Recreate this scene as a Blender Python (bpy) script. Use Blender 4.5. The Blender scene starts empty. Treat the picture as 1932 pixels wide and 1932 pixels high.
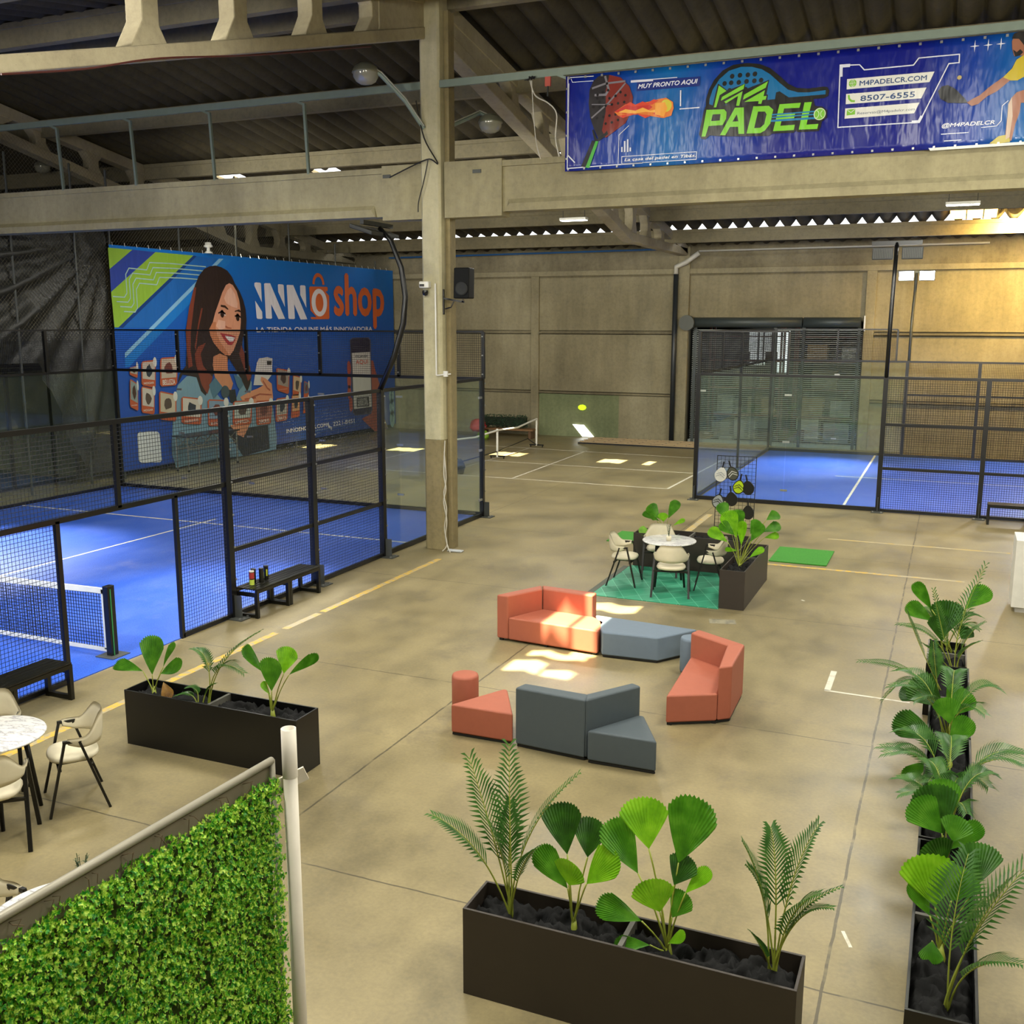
import bpy, bmesh, math, random
from mathutils import Vector, Matrix, noise
random.seed(7)
sc = bpy.context.scene
COL = sc.collection
PI = math.pi
R = math.radians
# ------------------------------------------------------------------ camera, world, sun, exposure
cam_d = bpy.data.cameras.new('camera')
cam_d.sensor_width = 36; cam_d.lens = 36 * 1925 / 1932
cam_d.clip_start = .05; cam_d.clip_end = 300
cam = bpy.data.objects.new('camera', cam_d); COL.objects.link(cam)
yaw, pit, rol = R(23.3), R(10.5), R(.08)
fw = Vector((-math.sin(yaw) * math.cos(pit), math.cos(yaw) * math.cos(pit), -math.sin(pit)))
rt = Vector((math.cos(yaw), math.sin(yaw), 0)); upv = rt.cross(fw)
r2 = rt * math.cos(rol) + upv * math.sin(rol); u2 = upv * math.cos(rol) - rt * math.sin(rol)
mw = Matrix((r2, u2, -fw)).transposed().to_4x4(); mw.translation = (0, 0, 4.25)
cam.matrix_world = mw
sc.camera = cam
sc.view_settings.view_transform = 'Standard'; sc.view_settings.look = 'None'
sc.view_settings.exposure = 0.12; sc.view_settings.gamma = 1.0
sc.view_settings.use_curve_mapping = False
sc.cycles.use_denoising = True
sc.cycles.max_bounces = 8; sc.cycles.diffuse_bounces = 3; sc.cycles.glossy_bounces = 3
sc.cycles.transmission_bounces = 6; sc.cycles.transparent_max_bounces = 16
sc.cycles.sample_clamp_indirect = 4.0; sc.cycles.caustics_reflective = False; sc.cycles.caustics_refractive = False
w = bpy.data.worlds.new('daylight'); sc.world = w; w.use_nodes = True
w.node_tree.nodes['Background'].inputs[0].default_value = (.93, .95, 1, 1)
w.node_tree.nodes['Background'].inputs[1].default_value = 3.0
def light(kind, name, loc, energy, color=(1, 1, 1), size=.2, to=None, sy=None, spot=None, blend=.5):
    d = bpy.data.lights.new(name, kind); d.energy = energy; d.color = color
    if kind == 'AREA':
        d.size = size
        if sy: d.shape = 'RECTANGLE'; d.size_y = sy
    elif kind == 'SUN': d.angle = size
    else: d.shadow_soft_size = size
    if kind == 'SPOT': d.spot_size = R(spot or 90); d.spot_blend = blend
    o = bpy.data.objects.new(name, d); COL.objects.link(o); o.location = loc
    if to is not None:
        o.rotation_euler = (Vector(to) - Vector(loc)).to_track_quat('-Z', 'Y').to_euler()
    return o
light('SUN', 'sun', (0, 0, 30), 42, (1, .88, .6), R(.6), to=(1.2, 12.6, 0))
WARM = (1, .968, .85)
# added fill lamps without fixtures (above the lounge, and behind the main beam)
for (lx, ly, lz, e) in ((-14, 5, 7.6, 260), (-8, 4, 7.6, 260), (-3, 4, 7.6, 330), (3, 5, 7.6, 300),
                        (-11, 11, 8.2, 300), (-5.5, 10, 8.2, 330), (0, 11, 8.2, 330), (5, 12, 8.2, 300),
                        (-16, 20.5, 7.0, 300), (-8, 21.5, 7.0, 330), (-1, 20.5, 7.0, 330), (5, 21, 7.0, 300)):
    light('AREA', 'hall_fill', (lx, ly, lz), e, WARM, 1.3, to=(lx, ly, 0), sy=1.3)
for (lx, e) in ((-17, 1500), (-11, 1300), (-5, 1300), (1, 1100), (6, 900)):
    light('SPOT', 'back_wall_fill', (lx, 18.2, 6.7), e, WARM, .5, to=(lx-.5, 35, 4.2), spot=100, blend=1)  # added spots, hidden behind the beam, to brighten the back wall
for (lx, ly, lz, e, t_) in ((3, -3, 5.5, 2600, (-2, 17, 7.6)), (-6, -3, 5.5, 2600, (-12, 17, 8)), (-16, -2, 5, 2200, (-17, 22, 7)), (6, 2, 5.5, 1200, (3, 20, 8))):
    light('SPOT', 'camera_side_fill', (lx, ly, lz), e, WARM, 1.0, to=t_, spot=75, blend=1)  # unseen spots added on the camera side to brighten beams and roof
light('AREA', 'screen_fill', (.6, 1.2, 7.6), 430, WARM, 1.2, to=(-1.8, 2.2, 1.5), sy=1.2)  # unseen area lamp added to brighten the leafy screen
light('SPOT', 'roof_fill', (5, 5, 5.5), 2600, WARM, .6, to=(1.0, 18.5, 9.6), spot=62, blend=1)  # unseen spot added to lighten the roof at the upper right
# ------------------------------------------------------------------ helpers
class MB:
    def __init__(s): s.v = []; s.f = []
    def add(s, vs, fs):
        b = len(s.v); s.v += [tuple(v) for v in vs]; s.f += [tuple(b + i for i in f) for f in fs]; return s
    def box(s, x0, x1, y0, y1, z0, z1):
        return s.add([(x0,y0,z0),(x1,y0,z0),(x1,y1,z0),(x0,y1,z0),(x0,y0,z1),(x1,y0,z1),(x1,y1,z1),(x0,y1,z1)],
                     [(0,3,2,1),(4,5,6,7),(0,1,5,4),(1,2,6,5),(2,3,7,6),(3,0,4,7)])
    def cbox(s, c, d, rz=0):
        ca, sa = math.cos(rz), math.sin(rz); hx, hy, hz = d[0]/2, d[1]/2, d[2]/2; vs = []
        for z in (-hz, hz):
            for x, y in ((-hx,-hy),(hx,-hy),(hx,hy),(-hx,hy)):
                vs.append((c[0]+x*ca-y*sa, c[1]+x*sa+y*ca, c[2]+z))
        return s.add(vs, [(0,3,2,1),(4,5,6,7),(0,1,5,4),(1,2,6,5),(2,3,7,6),(3,0,4,7)])
    def bar(s, a, b, w, h=None, up=(0,0,1)):
        a = Vector(a); b = Vector(b); h = h or w; d = (b-a).normalized(); u = Vector(up)
        if abs(d.dot(u)) > .98: u = Vector((0,1,0)) if abs(d.y) < .9 else Vector((1,0,0))
        sd = d.cross(u).normalized()*w/2; u = sd.cross(d).normalized()*h/2
        vs = [p+x*sd+y*u for p in (a,b) for x,y in ((-1,-1),(1,-1),(1,1),(-1,1))]
        return s.add(vs, [(0,3,2,1),(4,5,6,7),(0,1,5,4),(1,2,6,5),(2,3,7,6),(3,0,4,7)])
    def tube(s, pts, r, n=8, caps=True):
        pts = [Vector(p) for p in pts]; rs = r if isinstance(r, (list, tuple)) else [r]*len(pts)
        b = len(s.v); pr = None
        for i, p in enumerate(pts):
            d = (pts[min(i+1, len(pts)-1)] - pts[max(i-1, 0)]).normalized()
            if pr is None:
                u = Vector((0,0,1)) if abs(d.z) < .9 else Vector((1,0,0)); pr = d.cross(u).normalized()
            else:
                pr = (pr - d*pr.dot(d)).normalized()
            q = d.cross(pr)
            for k in range(n):
                t = 2*PI*k/n; s.v.append(tuple(p + (pr*math.cos(t)+q*math.sin(t))*rs[i]))
        for i in range(len(pts)-1):
            for k in range(n):
                a0 = b+i*n+k; a1 = b+i*n+(k+1)%n; s.f.append((a0, a1, a1+n, a0+n))
        if caps:
            s.f.append(tuple(b+k for k in reversed(range(n)))); s.f.append(tuple(b+(len(pts)-1)*n+k for k in range(n)))
        return s
    def lathe(s, prof, n=24, c=(0,0,0), caps=True):
        b = len(s.v)
        for r, z in prof:
            for k in range(n):
                t = 2*PI*k/n; s.v.append((c[0]+r*math.cos(t), c[1]+r*math.sin(t), c[2]+z))
        for i in range(len(prof)-1):
            for k in range(n):
                a0 = b+i*n+k; a1 = b+i*n+(k+1)%n; s.f.append((a0, a1, a1+n, a0+n))
        if caps:
            s.f.append(tuple(b+k for k in reversed(range(n)))); s.f.append(tuple(b+(len(prof)-1)*n+k for k in range(n)))
        return s
    def prism(s, poly, z0, z1):
        n = len(poly); ar = sum(poly[i][0]*poly[(i+1)%n][1]-poly[(i+1)%n][0]*poly[i][1] for i in range(n))
        if ar < 0: poly = poly[::-1]
        vs = [(x,y,z0) for x,y in poly]+[(x,y,z1) for x,y in poly]
        return s.add(vs, [tuple(reversed(range(n))), tuple(range(n,2*n))]+[(i,(i+1)%n,n+(i+1)%n,n+i) for i in range(n)])
    def build(s, name, mat, parent=None, smooth=False, bevel=0, seg=2, loc=None):
        me = bpy.data.meshes.new(name); me.from_pydata(s.v, [], s.f); me.update()
        if mat: me.materials.append(mat)
        if smooth: me.polygons.foreach_set('use_smooth', [True]*len(me.polygons))
        o = bpy.data.objects.new(name, me); COL.objects.link(o)
        if loc: o.location = loc
        if parent: o.parent = parent
        if bevel:
            m = o.modifiers.new('bevel', 'BEVEL'); m.width = bevel; m.segments = seg; m.limit_method = 'ANGLE'
            m.angle_limit = R(35)
            for p in me.polygons: p.use_smooth = True
            wn = o.modifiers.new('wn', 'WEIGHTED_NORMAL'); wn.keep_sharp = True
        return o
def tag(o, label=None, cat=None, group=None, kind=None):
    if label: o['label'] = label
    if cat: o['category'] = cat
    if group: o['group'] = group
    if kind: o['kind'] = kind
    return o
def thing(name, label, cat, loc=(0,0,0), rz=0, group=None):
    o = bpy.data.objects.new(name, None); COL.objects.link(o); o.empty_display_size = .1
    o.location = loc; o.rotation_euler = (0,0,rz); return tag(o, label, cat, group)
def struct(o, label=None): return tag(o, label, None, None, 'structure')
def copy_tree(o, parent=None):
    c = o.copy(); COL.objects.link(c)
    if parent: c.parent = parent
    for ch in list(o.children): copy_tree(ch, c)
    return c
def place(o, label, loc, rz=0, group=None):
    o['label'] = label; o.location = loc; o.rotation_euler = (0,0,rz)
    if group: o['group'] = group
    return o
# ------------------------------------------------------------------ materials
def lin(c):
    if isinstance(c, str): c = tuple(int(c[i:i+2], 16)/255 for i in (0,2,4))
    return tuple(x/12.92 if x <= .04045 else ((x+.055)/1.055)**2.4 for x in c)
class N:
    def __init__(s, name):
        s.m = bpy.data.materials.new(name); s.m.use_nodes = True; s.t = s.m.node_tree
        s.b = s.t.nodes['Principled BSDF']; s.tc = None
    def n(s, k, **kw):
        x = s.t.nodes.new(k)
        for a, b in kw.items(): setattr(x, a, b)
        return x
    def l(s, a, b): s.t.links.new(a, b)
    def co(s, scale=(1,1,1), which='Object'):
        if not s.tc: s.tc = s.n('ShaderNodeTexCoord')
        mp = s.n('ShaderNodeMapping'); s.l(s.tc.outputs[which], mp.inputs[0]); mp.inputs['Scale'].default_value = scale
        return mp.outputs[0]
    def noise(s, scale, detail=4, vec=None, rough=.55):
        x = s.n('ShaderNodeTexNoise'); x.inputs['Scale'].default_value = scale; x.inputs['Detail'].default_value = detail
        x.inputs['Roughness'].default_value = rough; s.l(vec or s.co(), x.inputs['Vector']); return x.outputs['Fac']
    def ramp(s, fac, stops):
        x = s.n('ShaderNodeValToRGB'); e = x.color_ramp.elements
        while len(e) < len(stops): e.new(.5)
        for i, (p, c) in enumerate(stops):
            e[i].position = p; e[i].color = (*(lin(c) if not isinstance(c, (int, float)) else (c,c,c)), 1)
        s.l(fac, x.inputs[0]); return x.outputs[0]
    def mix(s, fac, a, b, mode='MIX'):
        x = s.n('ShaderNodeMix'); x.data_type = 'RGBA'; x.blend_type = mode
        for sock, v in ((x.inputs[0], fac), (x.inputs[6], a), (x.inputs[7], b)):
            if isinstance(v, (int, float)): sock.default_value = v
            elif isinstance(v, (str, tuple)): sock.default_value = (*lin(v), 1)
            else: s.l(v, sock)
        return x.outputs[2]
    def math(s, op, a, b=None, c=None):
        x = s.n('ShaderNodeMath'); x.operation = op
        for i, v in enumerate((a, b, c)):
            if v is None: continue
            if isinstance(v, (int, float)): x.inputs[i].default_value = v
            else: s.l(v, x.inputs[i])
        return x.outputs[0]
    def bump(s, h, strength=.3, dist=.02):
        x = s.n('ShaderNodeBump'); x.inputs['Strength'].default_value = strength; x.inputs['Distance'].default_value = dist
        s.l(h, x.inputs['Height']); s.l(x.outputs[0], s.b.inputs['Normal'])
    def set(s, **kw):
        for k, v in kw.items():
            k = {'color': 'Base Color', 'rough': 'Roughness', 'metal': 'Metallic', 'spec': 'Specular IOR Level', 'ecol': 'Emission Color',
                 'emit': 'Emission Strength', 'trans': 'Transmission Weight', 'coat': 'Coat Weight', 'alpha': 'Alpha'}[k]
            i = s.b.inputs[k]
            if isinstance(v, (int, float)): i.default_value = v
            elif isinstance(v, (str, tuple)): i.default_value = (*lin(v), 1)
            else: s.l(v, i)
        return s
def flat(name, col, rough=.5, metal=0, var=.06, spec=.5, bump=0, bs=60, coat=0):
    n = N(name); f = n.noise(7, 3)
    c = lin(col); lo = tuple(x*(1-var*2) for x in c); hi = tuple(min(1, x*(1+var*2)) for x in c)
    x = n.n('ShaderNodeMix'); x.data_type = 'RGBA'; n.l(f, x.inputs[0])
    x.inputs[6].default_value = (*lo, 1); x.inputs[7].default_value = (*hi, 1)
    n.set(color=x.outputs[2], rough=rough, metal=metal, spec=spec, coat=coat)
    if bump: n.bump(n.noise(bs, 3), bump, .01)
    return n.m
def concrete(name, dark, mid, light_, sc_=1.0, streak=True, rough=.85):
    n = N(name); big = n.noise(.35*sc_, 5); fine = n.noise(9*sc_, 6, rough=.7)
    c = n.ramp(big, [(.3, dark), (.52, mid), (.75, light_)])
    c = n.mix(.35, c, n.ramp(fine, [(.3, '5a5244'), (.5, 'b3a88c'), (.75, 'd8cfb4')]), 'SOFT_LIGHT')
    if streak:
        st = n.noise(1.3, 6, n.co((1.6, 1.6, .22)), .7)
        c = n.mix(n.ramp(st, [(.38, .35), (.6, 0.0)]), c, n.mix(.5, c, '2e281e'))
    pits = n.noise(45*sc_, 2)
    c = n.mix(n.ramp(pits, [(.2, .5), (.3, 0.0)]), c, '2a251c')
    n.set(color=c, rough=rough, spec=.3); n.bump(fine, .25, .02); return n.m
M = {}
M['beam'] = concrete('precast_concrete', '89836a', 'a49d80', 'bab392')
M['truss'] = concrete('truss_concrete', '8c8470', 'aaa28a', 'beb69c', streak=False)
M['column'] = concrete('column_concrete', 'aaa488', 'c4bea0', 'd6d0b4')
M['colbase'] = concrete('column_base_concrete', '7c7154', '8f8464', 'a3976f')
M['wall'] = concrete('wall_concrete', '7a745f', '918a72', 'a8a188')
M['wallbeam'] = concrete('wall_beam_concrete', '5c5646', '7b745f', '968f78')
M['wallgreen'] = concrete('greenish_wall_panel', '667055', '7b8464', '8d9475')
M['roof'] = concrete('fibre_cement', '38342a', '4a4536', '625b46')
M['purlin'] = concrete('purlin_concrete', '6f6956', '878069', '9b947b', streak=False)
M['rail'] = flat('grey_green_steel', '7d8a7d', .5, .3)
M['black'] = flat('black_powder_coat', '101010', .32, .2, spec=.6)
M['wire'] = flat('black_wire', '0a0a0a', .6)
M['white'] = flat('white_paint', 'd8d6cc', .5)
M['bench'] = flat('bench_paint', '17160f', .28, .3)
M['steel'] = flat('steel', 'b0b0ac', .3, .8)
M['galv'] = flat('galvanised_steel', '4c4e4a', .5, .3)
M['galvwire'] = flat('galvanised_wire', '8b8470', .5, .4)
def glassmat(name='court_glass', tint=(.93, .965, .945)):
    n = N(name); t = n.t; t.nodes.remove(n.b)
    tr = n.n('ShaderNodeBsdfTransparent'); tr.inputs[0].default_value = (*tint, 1)
    gl = n.n('ShaderNodeBsdfGlossy'); gl.inputs[0].default_value = (.9, .9, .9, 1); gl.inputs['Roughness'].default_value = .02
    lw = n.n('ShaderNodeLayerWeight'); fr = n.n('ShaderNodeMath'); fr.operation = 'POWER'; n.l(lw.outputs['Facing'], fr.inputs[0]); fr.inputs[1].default_value = 5
    f2 = n.n('ShaderNodeMath'); f2.operation = 'MULTIPLY_ADD'; n.l(fr.outputs[0], f2.inputs[0]); f2.inputs[1].default_value = .8; f2.inputs[2].default_value = .035; fr = f2
    df = n.n('ShaderNodeBsdfDiffuse'); df.inputs[0].default_value = (.55, .65, .55, 1)
    m0 = n.n('ShaderNodeMixShader'); m0.inputs[0].default_value = .015; n.l(tr.outputs[0], m0.inputs[1]); n.l(df.outputs[0], m0.inputs[2])
    mx = n.n('ShaderNodeMixShader'); n.l(fr.outputs[0], mx.inputs[0]); n.l(m0.outputs[0], mx.inputs[1]); n.l(gl.outputs[0], mx.inputs[2])
    n.l(mx.outputs[0], t.nodes['Material Output'].inputs[0]); return n.m
M['glass'] = glassmat()

# ------------------------------------------------------------------ floor
def floor_mat():
    n = N('polished_concrete_floor')
    sep = n.n('ShaderNodeSeparateXYZ'); wob = n.noise(3, 3); n.l(n.co(), sep.inputs[0])
    big = n.noise(.22, 6, rough=.65); med = n.noise(1.3, 6, n.co((1, .6, 1)), .65); fine = n.noise(30, 4)
    c = n.ramp(big, [(.3, '767059'), (.5, '918a71'), (.7, 'a39c83')])
    c = n.mix(.58, c, n.ramp(med, [(.3, '70664f'), (.5, 'a89c7e'), (.72, 'c6ba98')]), 'OVERLAY')
    c = n.mix(.22, c, n.ramp(fine, [(.3, '4a4436'), (.7, 'cfc3a4')]), 'SOFT_LIGHT')
    st = n.noise(.9, 7, rough=.75)
    c = n.mix(n.ramp(st, [(.56, 0.0), (.68, .6)]), c, '6c6350')
    jl = None
    xs = (-.5, -5.0, -9.5, -14, 4); ys = (6.24, 10.45, 14.8, 19.2, 23.5, 27.9, 32.2, 2)
    for ax, vals in ((0, xs), (1, ys)):
        p = n.math('ADD', sep.outputs[ax], n.math('MULTIPLY', n.math('SUBTRACT', wob, .5), .03))
        for v in vals:
            wd = .011 if (ax == 0 and v in (-.5, -5.0)) else .008
            k = n.math('LESS_THAN', n.math('ABSOLUTE', n.math('SUBTRACT', p, v)), wd)
            jl = k if jl is None else n.math('MAXIMUM', jl, k)
    brk = n.noise(5, 2)
    jl = n.math('MULTIPLY', jl, n.ramp(brk, [(.3, .25), (.5, .85)]))
    c = n.mix(n.math('MULTIPLY', jl, .9), c, '3a3529')
    n.set(color=c, rough=n.ramp(med, [(.25, .30), (.75, .5)]), spec=.45)
    n.bump(fine, .06, .01)
    return n.m
M['floor'] = floor_mat()
fl_ = struct(MB().box(-34, 9, -4, 37, -.3, 0).build('floor', M['floor']), 'worn beige polished concrete floor of the hall')
yel = N('worn_yellow_paint'); yel.set(color=yel.mix(yel.ramp(yel.noise(12, 5), [(.42, 0.0), (.55, 1.0)]), 'a39676', 'c8a23a'), rough=.6); M['yellow'] = yel.m
yel2 = N('faded_yellow_paint'); yel2.set(color=yel2.mix(yel2.ramp(yel2.noise(4, 6), [(.48, 0.0), (.6, .8)]), 'a99c7b', 'bb9d4c'), rough=.6); M['yellow2'] = yel2.m
wp = N('worn_white_paint'); wp.set(color=wp.mix(wp.ramp(wp.noise(9, 5), [(.3, 0.2), (.5, 1.0)]), 'a39b84', 'cfcab8'), rough=.6); M['wpaint'] = wp.m
def line(a, b, w, mat, z=.002, parent=None, name='painted_line'):
    a = Vector((*a, z)); b = Vector((*b, z)); d = (b-a).normalized(); s = Vector((-d.y, d.x, 0))*w/2
    q = Vector((0, 0, .0015))
    vs = [a-s-q, b-s-q, b+s-q, a+s-q, a-s, b-s, b+s, a+s]
    return MB().add(vs, [(0,3,2,1),(4,5,6,7),(0,1,5,4),(1,2,6,5),(2,3,7,6),(3,0,4,7)]).build(name, mat, parent or fl_)
line((-8.42, 5.5), (-8.42, 11.25), .11, M['yellow']); line((-8.42, 12.4), (-8.42, 16.2), .11, M['yellow'])
line((-8.42, 11.45), (-8.42, 12.3), .11, M['yellow2'])
line((-2.85, 18.2), (-.6, 18.2), .1, M['yellow']); line((-.6, 18.2), (.4, 18.2), .09, M['yellow2'])
line((-2.1, 20.9), (1.2, 20.9), .08, M['yellow2']); line((-4.86, 19.7), (-4.86, 22.6), .14, M['yellow2'])
for a, b, wd in (((-11.1, 25.83), (-11.25, 32.5), .06), ((-16.5, 25.8), (-6.66, 25.72), .05), ((-6.67, 25.7), (-6.55, 32.2), .06),
             ((-15.5, 32.5), (-7.0, 32.1), .05), ((-13.4, 28.9), (-6.7, 28.78), .05), ((-13.3, 25.8), (-13.3, 32.4), .04),
             ((-16.5, 25.8), (-16.5, 32.5), .05)):
    line(a, b, wd, M['wpaint'])
line((-1.11, 12.7), (-1.11, 11.96), .07, M['wpaint']); line((-1.14, 11.96), (-.2, 11.93), .04, M['wpaint'])
for (a, b, wd) in (((-0.443,6.985), (-0.373,6.804), .025), ((-1.947,15.954), (-1.892,15.911), .03), ((-6.703,8.649), (-6.626,8.649), .02)): line(a, b, wd, M['wpaint'], name='paint_scuff')
stm = N('grey_floor_stain'); stm.set(color=stm.mix(stm.ramp(stm.noise(9, 6), [(.45, 0.0), (.6, .9)]), '8f886f', '6e6a5c'), rough=.5)
line((-3.013,14.232), (-2.65,14.332), .22, stm.m, name='floor_stain')
# ------------------------------------------------------------------ roof
HOLES = [(-17.9,-16.9,26.3,27.3),(-14.2,-13.1,26.6,27.6),(-10.4,-9.6,26.2,27.2),(-21.2,-20.2,25.6,27.0),(-9.3,-8.7,26.4,27.2)]+[(-34+.5*k-.2, -34+.5*k+.2, 34.5, 35.6) for k in range(20, 86)]  # eaves row is cut so the sky shows as bright crests
def roofz(y): return 12.964-.16545*y if y >= 17.3 else 10.10-.16545*(17.3-y)
SUNH = [(-5.25,-4.8,7.45,7.9),(-4.75,-4.4,7.25,7.7),(-5.2,-4.45,8.05,8.35),(-5.1,-4.72,8.45,9.15),(-4.66,-4.35,8.4,9.25),(-5.35,-4.5,10.25,10.75)]
def corr(y0, y1, ny, x0=-34, x1=9, holes=()):
    mb = MB(); per = .5; ns = 8; nx = int((x1-x0)/per*ns)
    for j in range(ny+1):
        y = y0+(y1-y0)*j/ny
        for i in range(nx+1):
            x = x0+per*i/ns; z = roofz(y)+.24*(1-abs(math.sin(PI*(i/ns))))**1.0-.02
            mb.v.append((x, y, z))
    for j in range(ny):
        yc = y0+(y1-y0)*(j+.5)/ny
        for i in range(nx):
            xc = x0+per*(i+.5)/ns
            if any(a < xc < b and c < yc < d for a, b, c, d in holes): continue
            a = j*(nx+1)+i; mb.f.append((a, a+1, a+nx+2, a+nx+1))
    return mb
o = corr(17.3, 37.4, 67, holes=HOLES).build('ceiling', M['roof'], smooth=True); struct(o, 'dark corrugated fibre cement roof sloping to the back wall')
o = corr(-4, 17.3, 107, holes=SUNH).build('ceiling', M['roof'], smooth=True); struct(o, 'corrugated fibre cement roof slope above the camera')
o = MB().box(-34, 9, 33.4, 36.2, 8.6, 8.7).build('eaves_sun_blocker', M['roof']); struct(o, 'added unseen slab above the roof blocking sun from the eaves holes')  # added out of view to keep sun through the eaves holes off the wall
# purlins
def purlin(y, name='roof_purlin', x0=-34, x1=9):
    z = roofz(y)-.02; h = .42
    o = MB().box(x0, x1, y-.14, y+.14, z-.1, z).box(x0, x1, y-.09, y+.09, z-h, z-.1).build(name, M['purlin'])
    return struct(o)
for y, lb in ((17.3, 'concrete ridge purlin above the main column'), (21.1, 'concrete roof purlin just behind the ridge'),
              (24.8, 'concrete roof purlin crossing behind the bell lamp'), (28.4, 'concrete roof purlin hidden behind the main beam'),
              (31.5, 'concrete roof purlin showing just under the main beam'), (34.25, 'concrete eaves purlin nearest the back wall'),
              (15.0, 'concrete roof purlin at the top left corner'), (11.2, 'concrete roof purlin over the lounge'), (7.4, 'concrete roof purlin over the planters')):
    purlin(y)['label'] = lb
# purlin hangers: thin steel rods lengthways
# ------------------------------------------------------------------ precast trusses (portal rafters with openings)
def truss(X, label):
    t = thing('roof_truss', label, 'roof truss', (X, 17.3, 0)); t['kind'] = 'structure'
    del t['category']
    w = .17
    def pr(poly, name, th=w):
        mb = MB(); n = len(poly)
        ar = sum(poly[i][0]*poly[(i+1)%n][1]-poly[(i+1)%n][0]*poly[i][1] for i in range(n))
        if ar < 0: poly = poly[::-1]
        vs = [(-th, y-17.3, z) for y, z in poly]+[(th, y-17.3, z) for y, z in poly]
        mb.add(vs, [tuple(reversed(range(n))), tuple(range(n, 2*n))]+[(i, (i+1)%n, n+(i+1)%n, n+i) for i in range(n)])
        return mb.build(name, M['truss'], t, bevel=.02)
    for s in (1, -1):
        def Yc(y): return 17.3+s*(y-17.3)
        top = lambda y: roofz(17.3)-.16545*(y-17.3)-.03
        def bot(y):
            if s < 0 and y <= 28: return 9.27-.272*(y-17.2)
            if s < 0: return 6.33
            if y <= 29.6: return 9.20-(9.20-6.60)*(y-17.9)/(29.6-17.9)
            return 6.60
        pr([(Yc(y), top(y)) for y in (17.3, 36.45)]+[(Yc(y), top(y)-.3) for y in (36.45, 17.3)], 'top_chord')
        if s > 0: pr([(Yc(17.75), bot(17.75)), (Yc(29.6), bot(29.6)), (Yc(36.3), 6.58), (Yc(36.3), 6.85), (Yc(29.6), 6.85), (Yc(17.75), bot(17.75)+.26)], 'bottom_chord')
        else: pr([(Yc(17.4), bot(17.4)), (Yc(28), bot(28)), (Yc(29), 6.33), (Yc(29), 6.5), (Yc(28), bot(28)+.18), (Yc(17.4), bot(17.4)+.2)], 'bottom_chord')
        if s > 0: pr([(Yc(17.45), bot(17.45)), (Yc(20.0), bot(20.0)+.05), (Yc(19.7), bot(19.7)+.35), (Yc(19.8), top(19.8)-.5), (Yc(20.3), top(20.3)-.2), (Yc(17.45), top(17.45)-.02)], 'end_block', w-.02)
        else: pr([(Yc(17.25), bot(17.25)), (Yc(19.35), bot(19.35)+.04), (Yc(19.25), bot(19.25)+.25), (Yc(19.25), top(19.25)-.4), (Yc(19.5), top(19.5)-.2), (Yc(17.25), top(17.25)-.02)], 'end_block', w-.02)
        k = 0
        for y in ((21.0, 22.8, 24.55, 26.3, 28.1, 29.9, 31.5, 33.1, 34.6) if s > 0 else (19.3, 21.0, 22.8, 24.5)):
            b = bot(y)+(.2 if s > 0 else .13) if (y < 29.6 or s < 0) else 6.8
            tp = top(y)-.25
            if tp-b < .12: continue
            h = min(.32 if s > 0 else .3, (tp-b)*.35); a, c = (.17, .36) if s > 0 else (.14, .36)
            pr([(Yc(y-c), b-.02), (Yc(y-a), b+h), (Yc(y-a), tp-h), (Yc(y-c), tp+.03), (Yc(y+c), tp-.06), (Yc(y+a), tp-h), (Yc(y+a), b+h), (Yc(y+c), b-.06)], 'web_post', .13)
    return t
truss(-9.1, 'pale precast concrete roof truss carried by the main column')
light('SPOT', 'truss_fill', (-13.5, 4.5, 5.5), 3600, (1, .95, .86), .3, to=(-9.2, 9.5, 7.6), spot=40, blend=1)  # unseen spot added to brighten the front truss
truss(-22.7, 'precast concrete roof truss behind the chain link fence')
# ------------------------------------------------------------------ main column and main beam
mc = thing('main_column', 'tall pale concrete column between court and lounge', 'column', (-8.85, 17.1, 0)); mc['kind'] = 'structure'; del mc['category']
def colprof(mb, z0, z1, k=0):
    mb.prism([(-.22+.04,-.23),(.14,-.23),(.18,-.19),(.18,.17),(-.22,.17),(-.22,-.19)], z0, z1)
    return mb
colprof(MB(), 2.1, 10.0).build('column_shaft', M['column'], mc, bevel=.01)
colprof(MB(), 0, 2.1).build('column_foot', M['colbase'], mc, bevel=.01)
MB().box(.19, .28, -.05, .17, 0, 9.6).box(.16, .2, -.02, .17, 0, 9.6).build('column_flange', M['colbase'], mc)
mb_ = MB()
def ibeam(x0, x1, rec0, rec1):
    # body with recessed web and bottom flange
    m = MB(); m.box(x0, x1, 17.0, 17.3, 6.17, 7.0)
    m.add([(rec0,16.93,6.17),(rec1,16.93,6.17),(rec1,17.0,6.17),(rec0,17.0,6.17),(rec0+.1,16.93,6.30),(rec1-.1,16.93,6.30),(rec1-.06,17.0,6.38),(rec0+.06,17.0,6.38)],
          [(0,3,2,1),(4,5,6,7),(0,1,5,4),(1,2,6,5),(2,3,7,6),(3,0,4,7)])
    m.box(x0, x1, 16.96, 17.3, 6.93, 7.03)
    return m
bm_ = ibeam(-34, -9.1, -34, -10.05); o = bm_.build('main_beam', M['beam']); struct(o, 'long concrete beam left of the main column')
o = ibeam(-8.6, 9, -7.45, 9).build('main_beam', M['beam']); struct(o, 'long concrete beam under the blue banner')
o = MB().box(-9.9, -9.08, 16.94, 17.3, 6.10, 7.06).build('beam_corbel', M['beam'], mc)
o = MB().box(-8.62, -7.5, 16.94, 17.3, 6.10, 7.06).build('beam_corbel', M['beam'], mc)
for c in mc.children:
    if c.name.startswith('beam_corbel'): c.location = (8.85, -17.1, 0)
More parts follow.
